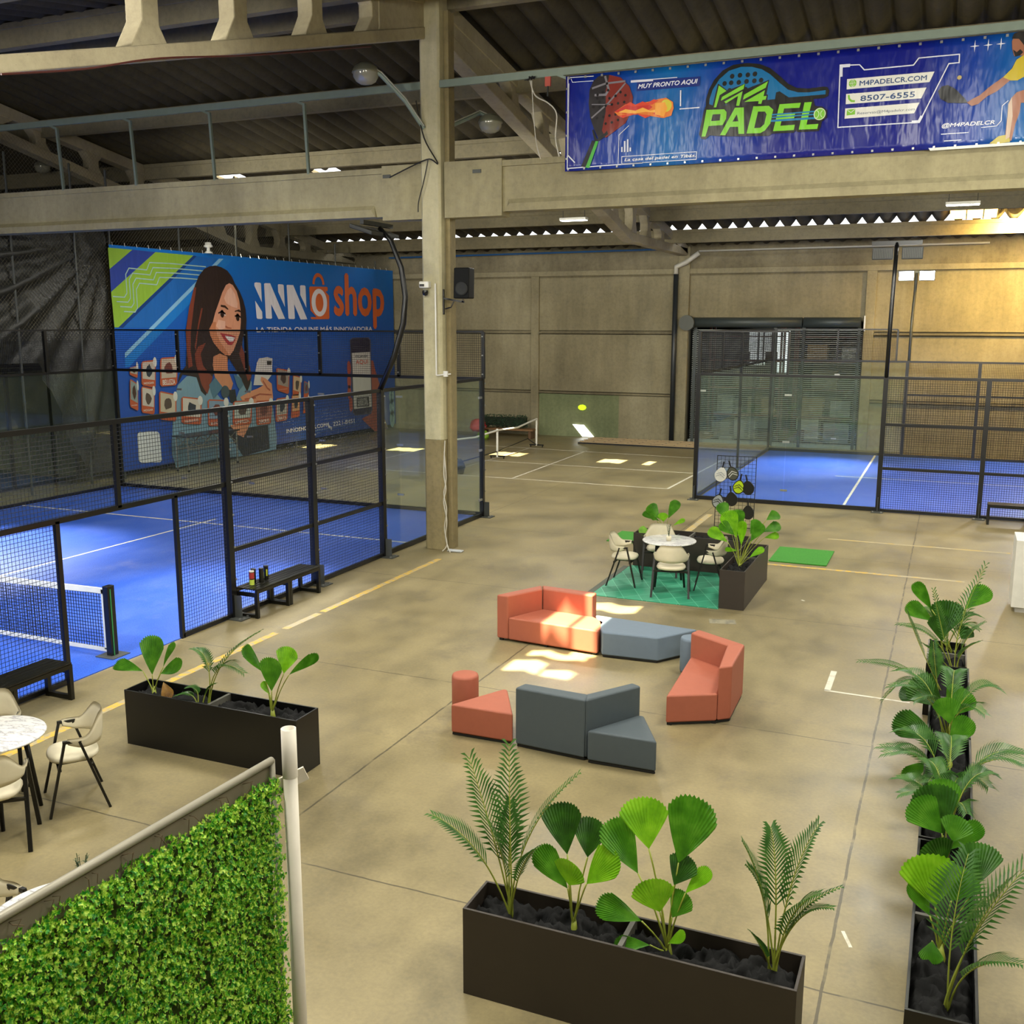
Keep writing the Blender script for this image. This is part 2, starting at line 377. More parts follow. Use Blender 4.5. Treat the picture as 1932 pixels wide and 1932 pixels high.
# steel rail over the beam with hangers
rl = thing('steel_rail', 'grey green steel rail above the main beam', 'rail', (-8, 16.93, 8.37))
MB().box(-26, 17, -.03, .03, -.06, .06).build('rail_channel', M['rail'], rl)
for X in (-17.95, -15.95, -13.95, -11.75, -6.5):
    MB().bar((X+8, 0, -.03), (X+8+.22, 0, -.12), .05, .04).bar((X+8+.22, 0, -.1), (X+8+.24, .05, -1.36), .05, .05).build('rail_post', M['rail'], rl)
# small brackets under purlins
# ------------------------------------------------------------------ back wall
Yw = 36.5
bw = thing('wall_back', 'weathered concrete back wall of stacked precast panels', 'wall', (0, Yw, 0)); bw['kind'] = 'structure'; del bw['category']
pil = [-34, -27.5, -21.6, -14.75, -9.05, -2.75, 3.7, 9]
MB().box(-34, -8.85, .12, .3, 0, 6.05).box(-2.95, 9, .12, .3, 0, 6.05).box(-8.85, -2.95, .12, .3, 4.3, 6.05).build('backing_wall', M['wallbeam'], bw)
mbp = MB()
DOOR = (-8.75, -2.9, 4.35)
for a, b in zip(pil[:-1], pil[1:]):
    rows = ((0, 1.6), (1.72, 3.82), (3.98, 5.9))
    for i, (z0, z1) in enumerate(rows):
        if a == -9.05 and i < 2: continue
        if a == -9.05: z0 = 4.35
        if a == -14.75 and i == 0:
            MB().box(a+.13, -11.4, 0, .2, z0, z1).build('greenish_panel', M['wallgreen'], bw)
            mbp.box(-11.4, b-.13, 0, .2, z0, z1); continue
        mbp.box(a+.13, b-.13, 0, .2, z0, z1)
mbp.build('wall_panels', M['wall'], bw)
mbr = MB()
for a, b in zip(pil[:-1], pil[1:]):
    if a == -9.05: mbr.box(a, b, -.02, .2, 5.9, 5.98); continue
    for z in (1.66, 3.9): mbr.box(a+.1, b-.1, -.08, .2, z-.035, z+.035)
    mbr.box(a+.1, b-.1, -.02, .2, 5.9, 5.98)
mbr.build('panel_ledges', M['wallbeam'], bw)
for x in pil:
    wd = .2 if x == -9.05 else .16
    MB().box(x-wd, x+wd, -.16 if x == -9.05 else -.1, .2, 0, 6.9 if x == -9.05 else 5.98).build('pilaster', M['wall'], bw, bevel=.015)
MB().box(-34, 9, -.05, .25, 6.02, 6.99).build('top_beam', M['wallbeam'], bw)
MB().box(-34, 9, -.12, .25, 5.96, 6.14).build('beam_flange', M['wall'], bw, bevel=.01)
o = MB().box(-34.3, -34, -4, 37, 0, 10.6).build('wall_left', M['wallbeam']); struct(o, 'far dark concrete side wall on the left')
o = MB().box(-34, 9, -4.3, -4, 0, 9).build('wall_front', M['wall']); struct(o, 'concrete wall behind the camera, out of view')
o = MB().box(9, 9.3, -4, 37, 0, 10.6).build('wall_right', M['wall']); struct(o, 'concrete side wall on the right, out of view')
# horizontal blue pipe under left eaves, black downpipe and white pipe
bp = thing('wall_pipe', 'thin blue pipe running along the top of the back wall', 'pipe', (-15, Yw-.12, 6.8))
MB().tube([(-6, 0, -.02), (6, 0, .03)], .035).build('pipe_run', flat('blue_pipe', '1f4f80', .4), bp)
dp = thing('downpipe', 'black downpipe with white offset bend on the wall pilaster', 'pipe', (-9.3, Yw-.3, 0))
MB().tube([(0, 0, 0), (0, 0, 5.95)], .09, 12).build('black_pipe', flat('black_pipe', '25292c', .4), dp, smooth=True)
MB().tube([(0, 0, 5.9), (0, 0, 6.2), (.35, 0, 6.35), (.8, 0, 6.66)], .085, 12).build('white_bend', flat('white_pvc', 'b9b5a8', .4), dp, smooth=True)
MB().tube([(.8, -.02, 6.72), (10, -.02, 6.74)], .03).build('white_run', flat('pale_pvc', 'a5a295', .4), dp)

# ------------------------------------------------------------------ roller shutter door with the store room behind
door = thing('door_1', 'slatted grey roller grille closing the store room opening', 'door', (-5.85, 36.5, 0)); door['kind'] = 'structure'; del door['category']
sl = flat('shutter_slats', '7d827a', .4, .3)
def grille(x0, x1, name):
    mb = MB(); z = .06
    while z < 4.05:
        mb.box(x0, x1, -.02, .0, z, z+.024); z += .068
    return mb.build(name, sl, door)
grille(-2.85, .95, 'roller_grille'); grille(1.05, 2.9, 'roller_grille')
for x in (-2.75, .05, 1.0, 2.8):
    MB().box(x-.05, x+.05, -.08, .03, 0, 4.2).build('guide_rail', flat('guide_steel', '3a3f3d', .45, .4), door)
for a, b in ((-2.9, .95), (1.0, 2.85)):
    MB().tube([(a, -.2, 4.28), (b, -.2, 4.28)], .17, 20).build('shutter_roll', flat('roll_steel', '3c4342', .45, .1), door, smooth=True)
MB().tube([(-2.98, -.5, 4.26), (-2.98, -.28, 4.26)], .27, 28).build('motor_disc', flat('disc_steel', '45473e', .5, .1), door)
MB().box(2.95, 3.0, -.35, -.25, 4.0, 4.5).build('end_bracket', M['white'], door)
MB().box(-2.9, 2.9, -.05, .03, 0, .12).build('bottom_bar', sl, door)
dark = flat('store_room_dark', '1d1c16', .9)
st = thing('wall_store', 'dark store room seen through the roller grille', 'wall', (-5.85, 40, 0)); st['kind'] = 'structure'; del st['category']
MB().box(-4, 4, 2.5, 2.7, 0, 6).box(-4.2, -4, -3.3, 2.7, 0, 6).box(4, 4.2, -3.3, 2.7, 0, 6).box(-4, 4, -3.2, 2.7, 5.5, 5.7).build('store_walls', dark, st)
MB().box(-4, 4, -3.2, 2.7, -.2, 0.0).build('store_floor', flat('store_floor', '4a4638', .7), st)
light('POINT', 'store_lamp', (-5.6, 38.6, 5.0), 34, (.9, 1, .9), .3)
# pale window at the back of the store
wd = thing('window_1', 'bright store room window glimpsed through the grille', 'window', (-6.9, 42.3, 3.2)); wd['kind'] = 'structure'; del wd['category']
em = N('bright_window'); em.set(color='ffffff', emit=1.6, ecol='e4f0ee')
MB().box(-.85, .75, -.02, .02, -.1, .75).box(.3, .75, -.02, .02, -.9, -.1).box(-.8, -.2, -.02, .02, -.6, -.1).build('window_pane', em.m, wd)
MB().box(-.3, -.24, -.05, .0, -.6, .75).box(.2, .26, -.05, .0, -.9, .75).build('window_bar', dark, wd)
rng = random.Random(4)
def shelf(x, y, lx, label):
    t = thing('storage_rack', label, 'rack', (x, y, 0))
    up = MB()
    for a in (-lx/2, lx/2):
        for b in (-.35, .35): up.box(a-.04, a+.04, b-.04, b+.04, 0, 4.1)
    up.build('upright', flat('rack_red', '4f2518', .5), t)
    dk = MB()
    for z in (.9, 1.9, 2.9, 3.8): dk.box(-lx/2, lx/2, -.38, .38, z-.05, z)
    dk.build('rack_shelf', flat('rack_beam', '6a2c1a', .5), t)
    return t
shelf(-7.2, 38.9, 2.6, 'red steel storage rack behind the left half of the grille'); shelf(-4.2, 38.6, 2.3, 'red steel storage rack behind the right half of the grille')
bxm = [flat('carton_a', '8a7350', .8), flat('plastic_wrap', '7e8680', .25), flat('carton_b', '5e5138', .8), flat('pale_sack', 'a5a696', .6)]
nm = [('cardboard_box', 'brown cardboard carton', 'box'), ('wrapped_bale', 'clear plastic wrapped bale', 'bale'), ('cardboard_box', 'dark cardboard carton', 'box'), ('white_sack', 'pale filled sack', 'sack')]
BX_ = [(-8.0,38.8,0,.7,.6,.6,1),(-7.1,38.8,0,.8,.6,.75,3),(-6.3,38.9,.9,.5,.5,.6,0),(-7.9,38.9,.9,.6,.5,.7,1),(-7.2,38.9,1.9,.9,.5,.6,2),
      (-6.4,38.9,1.9,.5,.5,.5,0),(-4.8,38.6,0,.8,.6,.9,3),(-3.8,38.6,0,.9,.6,.7,1),(-4.7,38.6,.9,.8,.5,.7,0),(-3.7,38.6,.9,.7,.5,.6,1),(-4.3,38.6,1.9,.9,.5,.7,2),(-3.5,38.6,2.9,.5,.5,.5,1),(-4.6,38.6,2.9,.7,.5,.6,0),
      (-8.3,37.1,0,.6,.4,.35,0),(-7.5,37.2,0,.5,.4,.25,3),(-5.2,37.3,0,.8,.5,.5,2)]
BX = [(q[0], q[1], q[2]) for q in BX_]
for i, (x, y, z, sx, sy, sz, k) in enumerate(BX_):
    n_, l_, c_ = nm[k]
    o = MB().box(-sx/2, sx/2, -sy/2, sy/2, 0, sz).build(n_, bxm[k], loc=(x, y, z+.001), bevel=.03)
    side = 'left' if x < -5.8 else 'right'
    same = sorted(q for q, yq, zq in BX if zq == z and (q < -5.8) == (x < -5.8) and (yq < 38) == (y < 38)); od = ['first', 'second', 'third', 'fourth'][same.index(x)]
    lv = {0: 'on the floor', .9: 'on the lowest shelf', 1.9: 'on the middle shelf', 2.9: 'on the upper shelf'}[z]
    tag(o, f'{l_} {lv if y > 38 else "in front of the rack"} behind the {side} grille, {od} from left', c_, 'goods stored behind the roller grille')
# ------------------------------------------------------------------ turf of the courts
def turf_mat():
    n = N('blue_court_turf'); a = n.noise(1.2, 6, n.co((1, .5, 1)), .7); b = n.noise(70, 3); s = n.noise(.5, 5, rough=.7)
    c = n.ramp(b, [(.3, '1b3d94'), (.55, '2a55b8'), (.75, '4272cc')])
    c = n.mix(n.ramp(a, [(.45, 0.0), (.75, .22)]), c, '7f92cf')
    c = n.mix(n.ramp(s, [(.6, 0.0), (.72, .25)]), c, '8e8fae')
    n.set(color=c, rough=.42, spec=.55); n.bump(b, .25, .01); return n.m
M['turf'] = turf_mat()
def court_turf(x0, x1, y0, y1, label, lines):
    o = MB().box(x0, x1, y0, y1, 0, .012).build('court_turf', M['turf']); tag(o, label, None, None, 'structure')
    for a, b, wd in lines: line(a, b, wd, M['wpaint'], .0155, o, 'court_line')
    return o
court_turf(-19.95, -9.45, -1.0, 20.3, 'blue sand dressed turf of the left court', [((-19.95, 17.15), (-9.5, 17.15), .055), ((-14.65, 9.6), (-14.65, 17.6), .055)])
court_turf(-5.6, 9, 24.5, 35.1, 'blue sand dressed turf of the right court', [((-2.2, 24.6), (-2.2, 35.05), .06), ((-2.9, 29.8), (9, 29.8), .055)])
court_turf(-33, -22.0, 8, 20.8, 'blue turf of the third court beyond the fence', [])
# ------------------------------------------------------------------ court enclosures
def P3(o, d, s, z): return (o[0]+d[0]*s, o[1]+d[1]*s, z)
def wires(parent, o, d, s0, s1, z0, z1, p=.05, r=.0033, name='mesh_panel', both=True):
    mb = MB(); n = (-d[1]*r, d[0]*r)
    def w4(a, b):
        a = Vector(a); b = Vector(b); dd = (b-a).normalized(); q = Vector((n[0], n[1], 0)); u = dd.cross(q).normalized()*r
        mb.add([a-q, a+u, a+q, a-u, b-q, b+u, b+q, b-u], [(0,1,5,4),(1,2,6,5),(2,3,7,6),(3,0,4,7)])
    s = s0+p/2
    while s < s1: w4(P3(o, d, s, z0), P3(o, d, s, z1)); s += p
    z = z0+p/2
    while z < z1: w4(P3(o, d, s0, z), P3(o, d, s1, z)); z += p
    return mb.build(name, M['wire'], parent)
def post(parent, o, d, s, z0, z1, w=.09, dd=.07, name='fence_post'):
    t = MB(); a = math.atan2(d[1], d[0]); t.cbox((*P3(o, d, s, 0)[:2], (z0+z1)/2), (w, dd, z1-z0), a)
    return t.build(name, M['black'], parent)
def rail(parent, o, d, s0, s1, z, w=.05, h=.06, name='fence_rail'):
    return MB().bar(P3(o, d, s0, z), P3(o, d, s1, z), w, h).build(name, M['black'], parent)
def foot(parent, o, d, s, side):
    nx, ny = -d[1]*side, d[0]*side; c = P3(o, d, s, 0); a = math.atan2(d[1], d[0])
    mb = MB().cbox((c[0]+nx*.1, c[1]+ny*.1, .008), (.26, .3, .016), a)
    mb.cbox((c[0]+nx*.1, c[1]+ny*.1, .17), (.012, .14, .34), a)
    f = mb.build('post_foot', M['galv'], parent)
    b = MB()
    for i in (-1, 1):
        for j in (-1, 1): b.cbox((c[0]+nx*(.1+.1*j)+d[0]*.09*i, c[1]+ny*(.1+.1*j)+d[1]*.09*i, .026), (.03, .03, .02))
    b.build('anchor_bolt', M['steel'], f)
def rivets(parent, o, d, s, z0, z1, side):
    mb = MB(); nx, ny = -d[1]*side, d[0]*side; z = z0+.12
    k = max(2, int((z1-z0)/.5))
    for i in range(k+1):
        c = P3(o, d, s, z0+.1+(z1-z0-.2)*i/k); mb.cbox((c[0]+nx*.045, c[1]+ny*.045, c[2]), (.025, .025, .025))
    return mb.build('post_bolts', M['steel'], parent)
def glasspane(parent, o, d, s0, s1, z0, z1):
    g = MB().bar(P3(o, d, (s0+.008), (z0+z1)/2), P3(o, d, (s1-.008), (z0+z1)/2), .012, z1-z0).build('glass_panel', M['glass'], parent)
    return g
def clamps(parent, o, d, s, zs, side):
    nx, ny = -d[1]*side, d[0]*side; a = math.atan2(d[1], d[0])
    for z in zs:
        c = P3(o, d, s, z); MB().cbox((c[0]+nx*.015, c[1]+ny*.015, z), (.16, .03, .045), a).build('glass_clamp', M['steel'], parent)
H = 3.05; HT = 4.06
LC = thing('padel_court_cage', 'black mesh and glass cage of the left blue court', 'court cage', (-9.45, 9.57, 0))
c0 = (-.0, 0); oL = (0, -9.57); dY = (0, 1); dX = (1, 0)   # local: subtract base in y
ym = 13.75
for y, z0 in ((20.27, 0), (15.96, 0), (ym, 0), (11.62, 0), (7.5, 0), (5.3, 0)):
    post(LC, oL, dY, y, z0, H+.02, .11 if y not in (20.27,) else .09, .09); rivets(LC, oL, dY, y+.055, 0, H, -1)
    if y > 7: foot(LC, oL, dY, y, -1)
for y, z0, z1 in ((10.55, 0, 1.98), (8.57, 0, 1.98), (9.55, 1.98, H)):
    post(LC, oL, dY, y, z0, z1, .06, .05, 'door_post')
rail(LC, oL, dY, 3.2, 20.27, H, .06, .06, 'top_rail')
rail(LC, oL, dY, 7.5, 11.62, 1.98, .05, .06); rail(LC, oL, dY, 10.55, 11.62, .04, .05, .05); rail(LC, oL, dY, 5.3, 8.57, .04, .05, .05)
for z in (1.0, 2.0, .04):
    rail(LC, oL, dY, 11.62, 15.96, z); 
    if z != .04: rail(LC, oL, dY, 5.3, 7.5, z)
rail(LC, oL, dY, 15.96, 20.27, .05, .06, .08)
for s0, s1, z0, z1 in ((11.7, ym-.05, .06, H), (ym+.05, 15.9, .06, H), (10.58, 11.56, .06, 1.96), (7.55, 8.54, .06, 1.96), (7.55, 9.52, 2.0, H), (9.58, 11.56, 2.0, H), (5.35, 7.45, .06, H)):
    wires(LC, oL, dY, s0, s1, z0, z1)
for s0, s1 in ((15.98, 18.1), (18.1, 20.24)): glasspane(LC, oL, dY, s0, s1, .08, H-.02)
clamps(LC, oL, dY, 18.1, (.35, 1.5, 2.6), -1); clamps(LC, oL, dY, 20.16, (.4, 1.5, 2.65), -1)
oe = (0, 20.35-9.57)       # end wall along -X
dmX = (-1, 0)
W_ = 10.5
for s in (0, 2.1, 4.2, 6.3, 8.4, W_): post(LC, oe, dmX, s, H, HT, .07, .06, 'upper_post'); rivets(LC, oe, dmX, s, H, HT, 1)
post(LC, oe, dmX, W_, 0, H, .09, .09)
rail(LC, oe, dmX, 0, W_, H, .06, .07); rail(LC, oe, dmX, 0, W_, HT, .05, .04, 'top_rail'); rail(LC, oe, dmX, 0, W_, .05, .06, .08)
for i in range(5):
    wires(LC, oe, dmX, 2.1*i+.04, 2.1*i+2.06, H+.04, HT-.03); glasspane(LC, oe, dmX, 2.1*i, 2.1*i+2.1, .08, H-.03)
    if i: clamps(LC, oe, dmX, 2.1*i, (.35, 1.5, 2.6), 1)
of = (-W_, -9.57)
for y in (18.2, 16.1, 14.0, 11.9, 9.8, 7.7): post(LC, of, dY, y, 0 if y < 16.2 else H, HT if y > 14 else H, .08, .07, 'fence_post')
rail(LC, of, dY, 3, 20.3, H, .05, .06); rail(LC, of, dY, 16.1, 20.3, HT, .05, .04, 'top_rail'); rail(LC, of, dY, 3, 20.3, .05, .06, .08)
for s0, s1 in ((18.24, 20.3), (16.14, 18.16)): wires(LC, of, dY, s0, s1, H+.04, HT-.03); glasspane(LC, of, dY, s0, s1, .08, H-.03)
wires(LC, of, dY, 10, 16.06, .08, H-.03)
# right court: long side along X
RC = thing('padel_court_cage', 'black mesh and glass cage of the right blue court near the shutter', 'court cage', (-5.66, 24.5, 0))
o0 = (0, 0)
for s in (0, 4.25, 6.36, 8.46, 10.5): post(RC, o0, dX, s, 0, H, .10, .09); foot(RC, o0, dX, s, -1)
rail(RC, o0, dX, 0, 14, H, .06, .06, 'top_rail'); rail(RC, o0, dX, 0, 4.25, .05, .06, .09)
for z in (1.0, 2.0, .04): rail(RC, o0, dX, 4.25, 14, z)
for s0, s1 in ((4.3, 6.3), (6.41, 8.41), (8.5, 10.45)): wires(RC, o0, dX, s0, s1, .06, H-.03)
for s0, s1 in ((.02, 2.12), (2.12, 4.22)): glasspane(RC, o0, dX, s0, s1, .09, H-.02)
clamps(RC, o0, dX, 2.12, (.35, 1.5, 2.6), 1); clamps(RC, o0, dX, .1, (2.65,), 1)
for s in (0, 2.08): post(RC, o0, dX, s, H, HT, .05, .05, 'upper_post')
rail(RC, o0, dX, 0, 2.08, HT, .05, .04, 'top_rail'); wires(RC, o0, dX, .03, 2.05, H+.03, HT-.02)
for s in (0, 5.3, 10.6): post(RC, o0, dY, s, 0 if s else H, HT if s != 5.3 else HT, .07, .07)
for s in (2.65, 7.95): post(RC, o0, dY, s, H, HT, .05, .05, 'upper_post')
rail(RC, o0, dY, 0, 10.6, H, .06, .06); rail(RC, o0, dY, 0, 10.6, HT, .05, .04, 'top_rail'); rail(RC, o0, dY, 0, 10.6, .05, .06, .08)
for i in range(4): wires(RC, o0, dY, 2.65*i+.03, 2.65*i+2.62, H+.03, HT-.02)
for i in range(5): glasspane(RC, o0, dY, 2.12*i, 2.12*i+2.12, .09, H-.03)
o1 = (0, 10.6)
for s in (4.25, 6.36, 8.46, 10.5): post(RC, o1, dX, s, 0, H, .10, .08)
rail(RC, o1, dX, 0, 14, H, .06, .06, 'top_rail'); rail(RC, o1, dX, 0, 4.25, .05, .06, .09)
for z in (1.0, 2.0, .04): rail(RC, o1, dX, 4.25, 14, z)
for s0, s1 in ((4.3, 6.3), (6.41, 8.41), (8.5, 10.45)): wires(RC, o1, dX, s0, s1, .06, H-.03)
for s0, s1 in ((.02, 2.12), (2.12, 4.22)): glasspane(RC, o1, dX, s0, s1, .09, H-.02)
clamps(RC, o1, dX, 2.12, (.5, 2.6), -1)
for s in (0, 2.08, 3.9): post(RC, o1, dX, s, H, HT, .05, .05, 'upper_post')
rail(RC, o1, dX, 0, 3.9, HT, .05, .04, 'top_rail'); wires(RC, o1, dX, .03, 3.87, H+.03, HT-.02)
# third court glimpsed beyond the fence
TC = thing('padel_court_cage', 'glass corner of a third court beyond the black tarp', 'court cage', (-21.95, 20.8, 0))
for s in (0, -2.1, -4.2): post(TC, (0,0), dY, s, 0, H, .09, .08)
for s in (0, 2.1, 4.2, 6.3): post(TC, (0,0), dmX, s, 0 if s == 0 else H, HT, .07, .07, 'upper_post')
rail(TC, (0,0), dY, -6, 0, H); rail(TC, (0,0), dmX, 0, 9, H); rail(TC, (0,0), dmX, 0, 9, HT); rail(TC, (0,0), dmX, 0, 9, .05, .06, .09); rail(TC, (0,0), dY, -6, 0, .05, .06, .09)
for i in range(3): glasspane(TC, (0,0), dmX, 2.1*i, 2.1*i+2.1, .08, H-.03); wires(TC, (0,0), dmX, 2.1*i+.04, 2.1*i+2.06, H+.04, HT-.03)
for i in range(2): glasspane(TC, (0,0), dY, -2.1*i-2.1, -2.1*i, .08, H-.03)
# ------------------------------------------------------------------ net of the left court
net = thing('padel_net', 'white banded net across the left court beside its doorway', 'net', (-9.75, 9.58, 0))
MB().cbox((0, 0, .47), (.09, .12, .94)).build('net_post', M['black'], net, bevel=.008)
MB().tube([(.05, -.02, .02), (.05, -.02, .9)], .008).build('green_strap', flat('green_strap', '2f7a3c', .5), net)
MB().cbox((0, .0, .012), (.3, .3, .02)).build('net_foot', M['galv'], net)
mb = MB(); L_ = 10.0
def sag(s): return .9-.05*math.sin(PI*min(1, s/L_))
s = .12
while s < 8:
    mb.bar((-s, 0, .1), (-s, 0, sag(s)-.03), .006); s += .045
for k in range(18):
    z = .1+.045*k
    for i in range(16):
        a = .1+i*.5; mb.bar((-a, 0, z*sag(a)/.9), (-a-.5, 0, z*sag(a+.5)/.9), .006)
mb.build('net_mesh', M['wire'], net)
def ribbon(z0f, z1f, name):
    m = MB(); pts = [(.07+i*.25) for i in range(33)]
    for i, a in enumerate(pts):
        wv = .008*math.sin(i*1.7)
        m.v += [(-a, -.012, z0f(a)+wv*.4), (-a, -.012, z1f(a)), (-a, .012, z1f(a)), (-a, .012, z0f(a)+wv*.4)]
    for i in range(len(pts)-1):
        b = i*4
        for k in range(4): m.f.append((b+k, b+(k+1)%4, b+4+(k+1)%4, b+4+k))
    return m.build(name, M['white'], net)
ribbon(lambda a: sag(a)-.075, lambda a: sag(a), 'net_band'); ribbon(lambda a: .05, lambda a: .1, 'lower_band')
MB().box(-.12, -.07, -.012, .012, .08, .88).build('side_band', M['white'], net)
# ------------------------------------------------------------------ floodlight poles
flm = flat('floodlight_body', '1a1c1b', .5, .1)
lens = N('flood_lens'); lens.set(color='ffffff', emit=40.0, ecol='f4f8ff')
def flood(parent, c, d, lit, n=(0,-1,0), tilt=0):
    body = thing_c = MB().cbox(c, d); b = body.build('flood_head', flm, parent, bevel=.01)
    return b
pts = [(-9.455,3.061), (-9.147,3.667), (-8.954,4.24), (-8.902,4.695), (-8.976,5.191), (-9.166,5.643), (-9.394,5.874)]
pl = thing('floodlight_pole', 'curved black lamp pole rising from the left court cage', 'lamp pole', (-9.45, 15.96, 3.05))
MB().tube([(x+9.45, 0, z-3.05) for x, z in pts], [.05,.055,.055,.05,.05,.045,.045], 8).build('curved_pole', M['black'], pl, smooth=True)
hx, hz = pts[-1][0]+9.45, pts[-1][1]-3.05
MB().cbox((hx-.05, 0, hz+.06), (.07, 1.0, .07)).build('cross_bar', flm, pl)
for s_ in (-.27, .27):
    mb = MB(); v = []
    for a, b, z in ((-.32,-.2,.0),(.12,-.2,-.14),(.12,.2,-.14),(-.32,.2,.0)):
        v.append((hx+a, s_+b, hz+z-.02))
    v += [(x, y, z+.07) for x, y, z in v]
    mb.add(v, [(0,3,2,1),(4,5,6,7),(0,1,5,4),(1,2,6,5),(2,3,7,6),(3,0,4,7)]); mb.build('flood_head', flm, pl, bevel=.01)
light('SPOT', 'flood_left_court', (-9.85, 15.96, 5.75), 4200, (.95, .96, 1), .2, to=(-10.5, 12.4, 0), spot=48, blend=1)
light('SPOT', 'flood_left_court', (-9.9, 5.5, 5.75), 1900, (.86, .92, 1), .3, to=(-13.2, 7.5, 0), spot=105, blend=.7)
light('SPOT', 'flood_left_court', (-19.6, 15.5, 5.75), 7000, (.95, .96, 1), .2, to=(-16.4, 13.6, 0), spot=45, blend=1)
light('SPOT', 'flood_left_court', (-19.6, 6, 5.75), 1500, (.86, .92, 1), .3, to=(-13, 8.0, 0), spot=100, blend=.7)
pr_ = thing('floodlight_pole', 'straight black lamp pole of the right court, nearer one', 'lamp pole', (-1.41, 24.5, 3.05))
MB().tube([(0, 0, 0), (.01, -.06, 1.2), (.02, 0, 2.2), (.02, .25, 2.95)], .045, 8).build('curved_pole', M['black'], pr_, smooth=True)
MB().cbox((.02, .25, 2.95), (1.05, .07, .09)).build('cross_bar', M['black'], pr_)
for s_ in (-.29, .33):
    h_ = MB().cbox((s_+.02, .3, 2.73), (.44, .09, .26)).build('flood_head', flm, pr_, bevel=.012)
    mb = MB()
    for i in range(11): mb.cbox((s_+.02-.18+i*.036, .245, 2.73), (.008, .03, .2))
    mb.build('cooling_fins', flat('fins', '55564e', .5, .3), h_)
pf = thing('floodlight_pole', 'lamp pole with two glowing floodlights on the far side of the right court', 'lamp pole', (-1.38, 35.13, 3.05))
MB().tube([(0, 0, 0), (0, .1, 1.2), (.03, .1, 2.2), (.05, -.2, 2.75)], .045, 8).build('curved_pole', flat('grey_pole', '5a5a4c', .4, .3), pf, smooth=True)
MB().cbox((.05, -.2, 2.78), (1.1, .07, .07)).build('cross_bar', flat('grey_bar', '5a5a4c', .4, .3), pf)
for s_ in (-.24, .36):
    h_ = MB().cbox((s_, -.25, 2.66), (.46, .08, .3)).build('flood_head', flm, pf, bevel=.01)
    MB().cbox((s_, -.295, 2.66), (.42, .01, .26)).build('glowing_lens', lens.m, h_)
light('SPOT', 'flood_right_court', (-1.3, 34.7, 5.65), 6000, (.9, .94, 1), .2, to=(-3.9, 31.6, 0), spot=46, blend=1)
light('SPOT', 'flood_right_court', (3.5, 34.7, 5.65), 1500, (.9, .94, 1), .3, to=(3, 30.5, 0), spot=110, blend=.7)
light('SPOT', 'flood_right_court', (-1.3, 24.9, 5.8), 1500, (.9, .94, 1), .3, to=(-2.2, 29, 0), spot=110, blend=.7)
# ------------------------------------------------------------------ chain link fence, tarp
def chain(parent, y0, y1, z0, z1, p=.075, r=.0035, name='chain_mesh', clip=None):
    mb = MB()
    for sgn in (1, -1):
        lo = z0-(y1-y0) if sgn > 0 else z0
        c = lo
        hi = z1 if sgn > 0 else z1+(y1-y0)
        while c < hi:
            # z = c + sgn*(y-y0)
            pts = []
            ya, yb = y0, y1
            if sgn > 0: ya = max(y0, y0+(z0-c)); yb = min(y1, y0+(z1-c))
            else: ya = max(y0, y0+(c-z1)); yb = min(y1, y0+(c-z0))
            if yb-ya > .01:
                za, zb = c+sgn*(ya-y0), c+sgn*(yb-y0)
                o_ = .002*sgn
                mb.add([(o_-r, ya, za), (o_, ya, za+r*1.3), (o_+r, ya, za), (o_-r, yb, zb), (o_, yb, zb+r*1.3), (o_+r, yb, zb)], [(0,1,4,3),(1,2,5,4),(2,0,3,5)])
            c += p*1.4142
    return mb.build(name, M['galvwire'], parent)
fn = thing('chain_link_fence', 'tall chain link fence carrying the large shop banner', 'fence', (-20.95, 17.2, 0))
chain(fn, 0, 4.2, 3.8, 8.6, name='chain_mesh'); chain(fn, 4.2, 9, 6.25, 8.3); chain(fn, 9, 14, 6.25, 7.5); chain(fn, 14, 19.0, 6.25, 6.8); chain(fn, -4, 0, 7.1, 9.2)
for y in (18.35, 20.3, 21.5, 24.2, 26.8, 29.6, 32.4, 35.2): 
    MB().tube([(0, y-17.2, 0), (0, y-17.2, min(8.2, roofz(y)-.55))], .03).build('fence_post', M['galv'], fn)
MB().tube([(0, 4.3, 6.28), (0, 19.1, 6.28)], .012).build('tension_wire', M['galv'], fn)
tp_ = N('black_tarp'); tp_.set(color=tp_.mix(tp_.noise(3, 4), '0c0d0b', '23241f'), rough=.42, spec=.6); tp_.bump(tp_.noise(55, 3, tp_.co((1, 1, .5))), .55, .02)
def tarp():
    mb = MB(); ny, nz = 70, 60; y0, y1 = 13.0, 21.42
    for i in range(ny+1):
        u = i/ny; y = y0+(y1-y0)*u
        bot = .25 if y > 20.2 else .25+min(3.0, (20.2-y)*2.4)
        tz = 6.9
        for j in range(nz+1):
            v = j/nz; z = tz+(bot-tz)*v
            # swagged folds hanging from the upper right corner
            dx = y1-y; dz = max(.0, 6.6-z); rad = math.hypot(dx, dz); ang = math.atan2(dz, dx+.001)
            fold = .10*math.sin(ang*26+rad*.7)*min(1, rad/1.2)*(1 if z < 6.1 else .2)
            fold += .04*math.sin(ang*57+2*rad)
            fold += .03*noise.noise(Vector((y*2, z*3, 0)))
            mb.v.append((.12+fold, y-17.2, z))
    for i in range(ny):
        for j in range(nz):
            a = i*(nz+1)+j; mb.f.append((a, a+1, a+nz+2, a+nz+1))
    return mb
t_ = tarp().build('shade_tarp', tp_.m, smooth=True, loc=(-21.15, 17.2, 0)); tag(t_, 'black shade tarp hanging in swagged folds left of the shop banner', 'tarp')

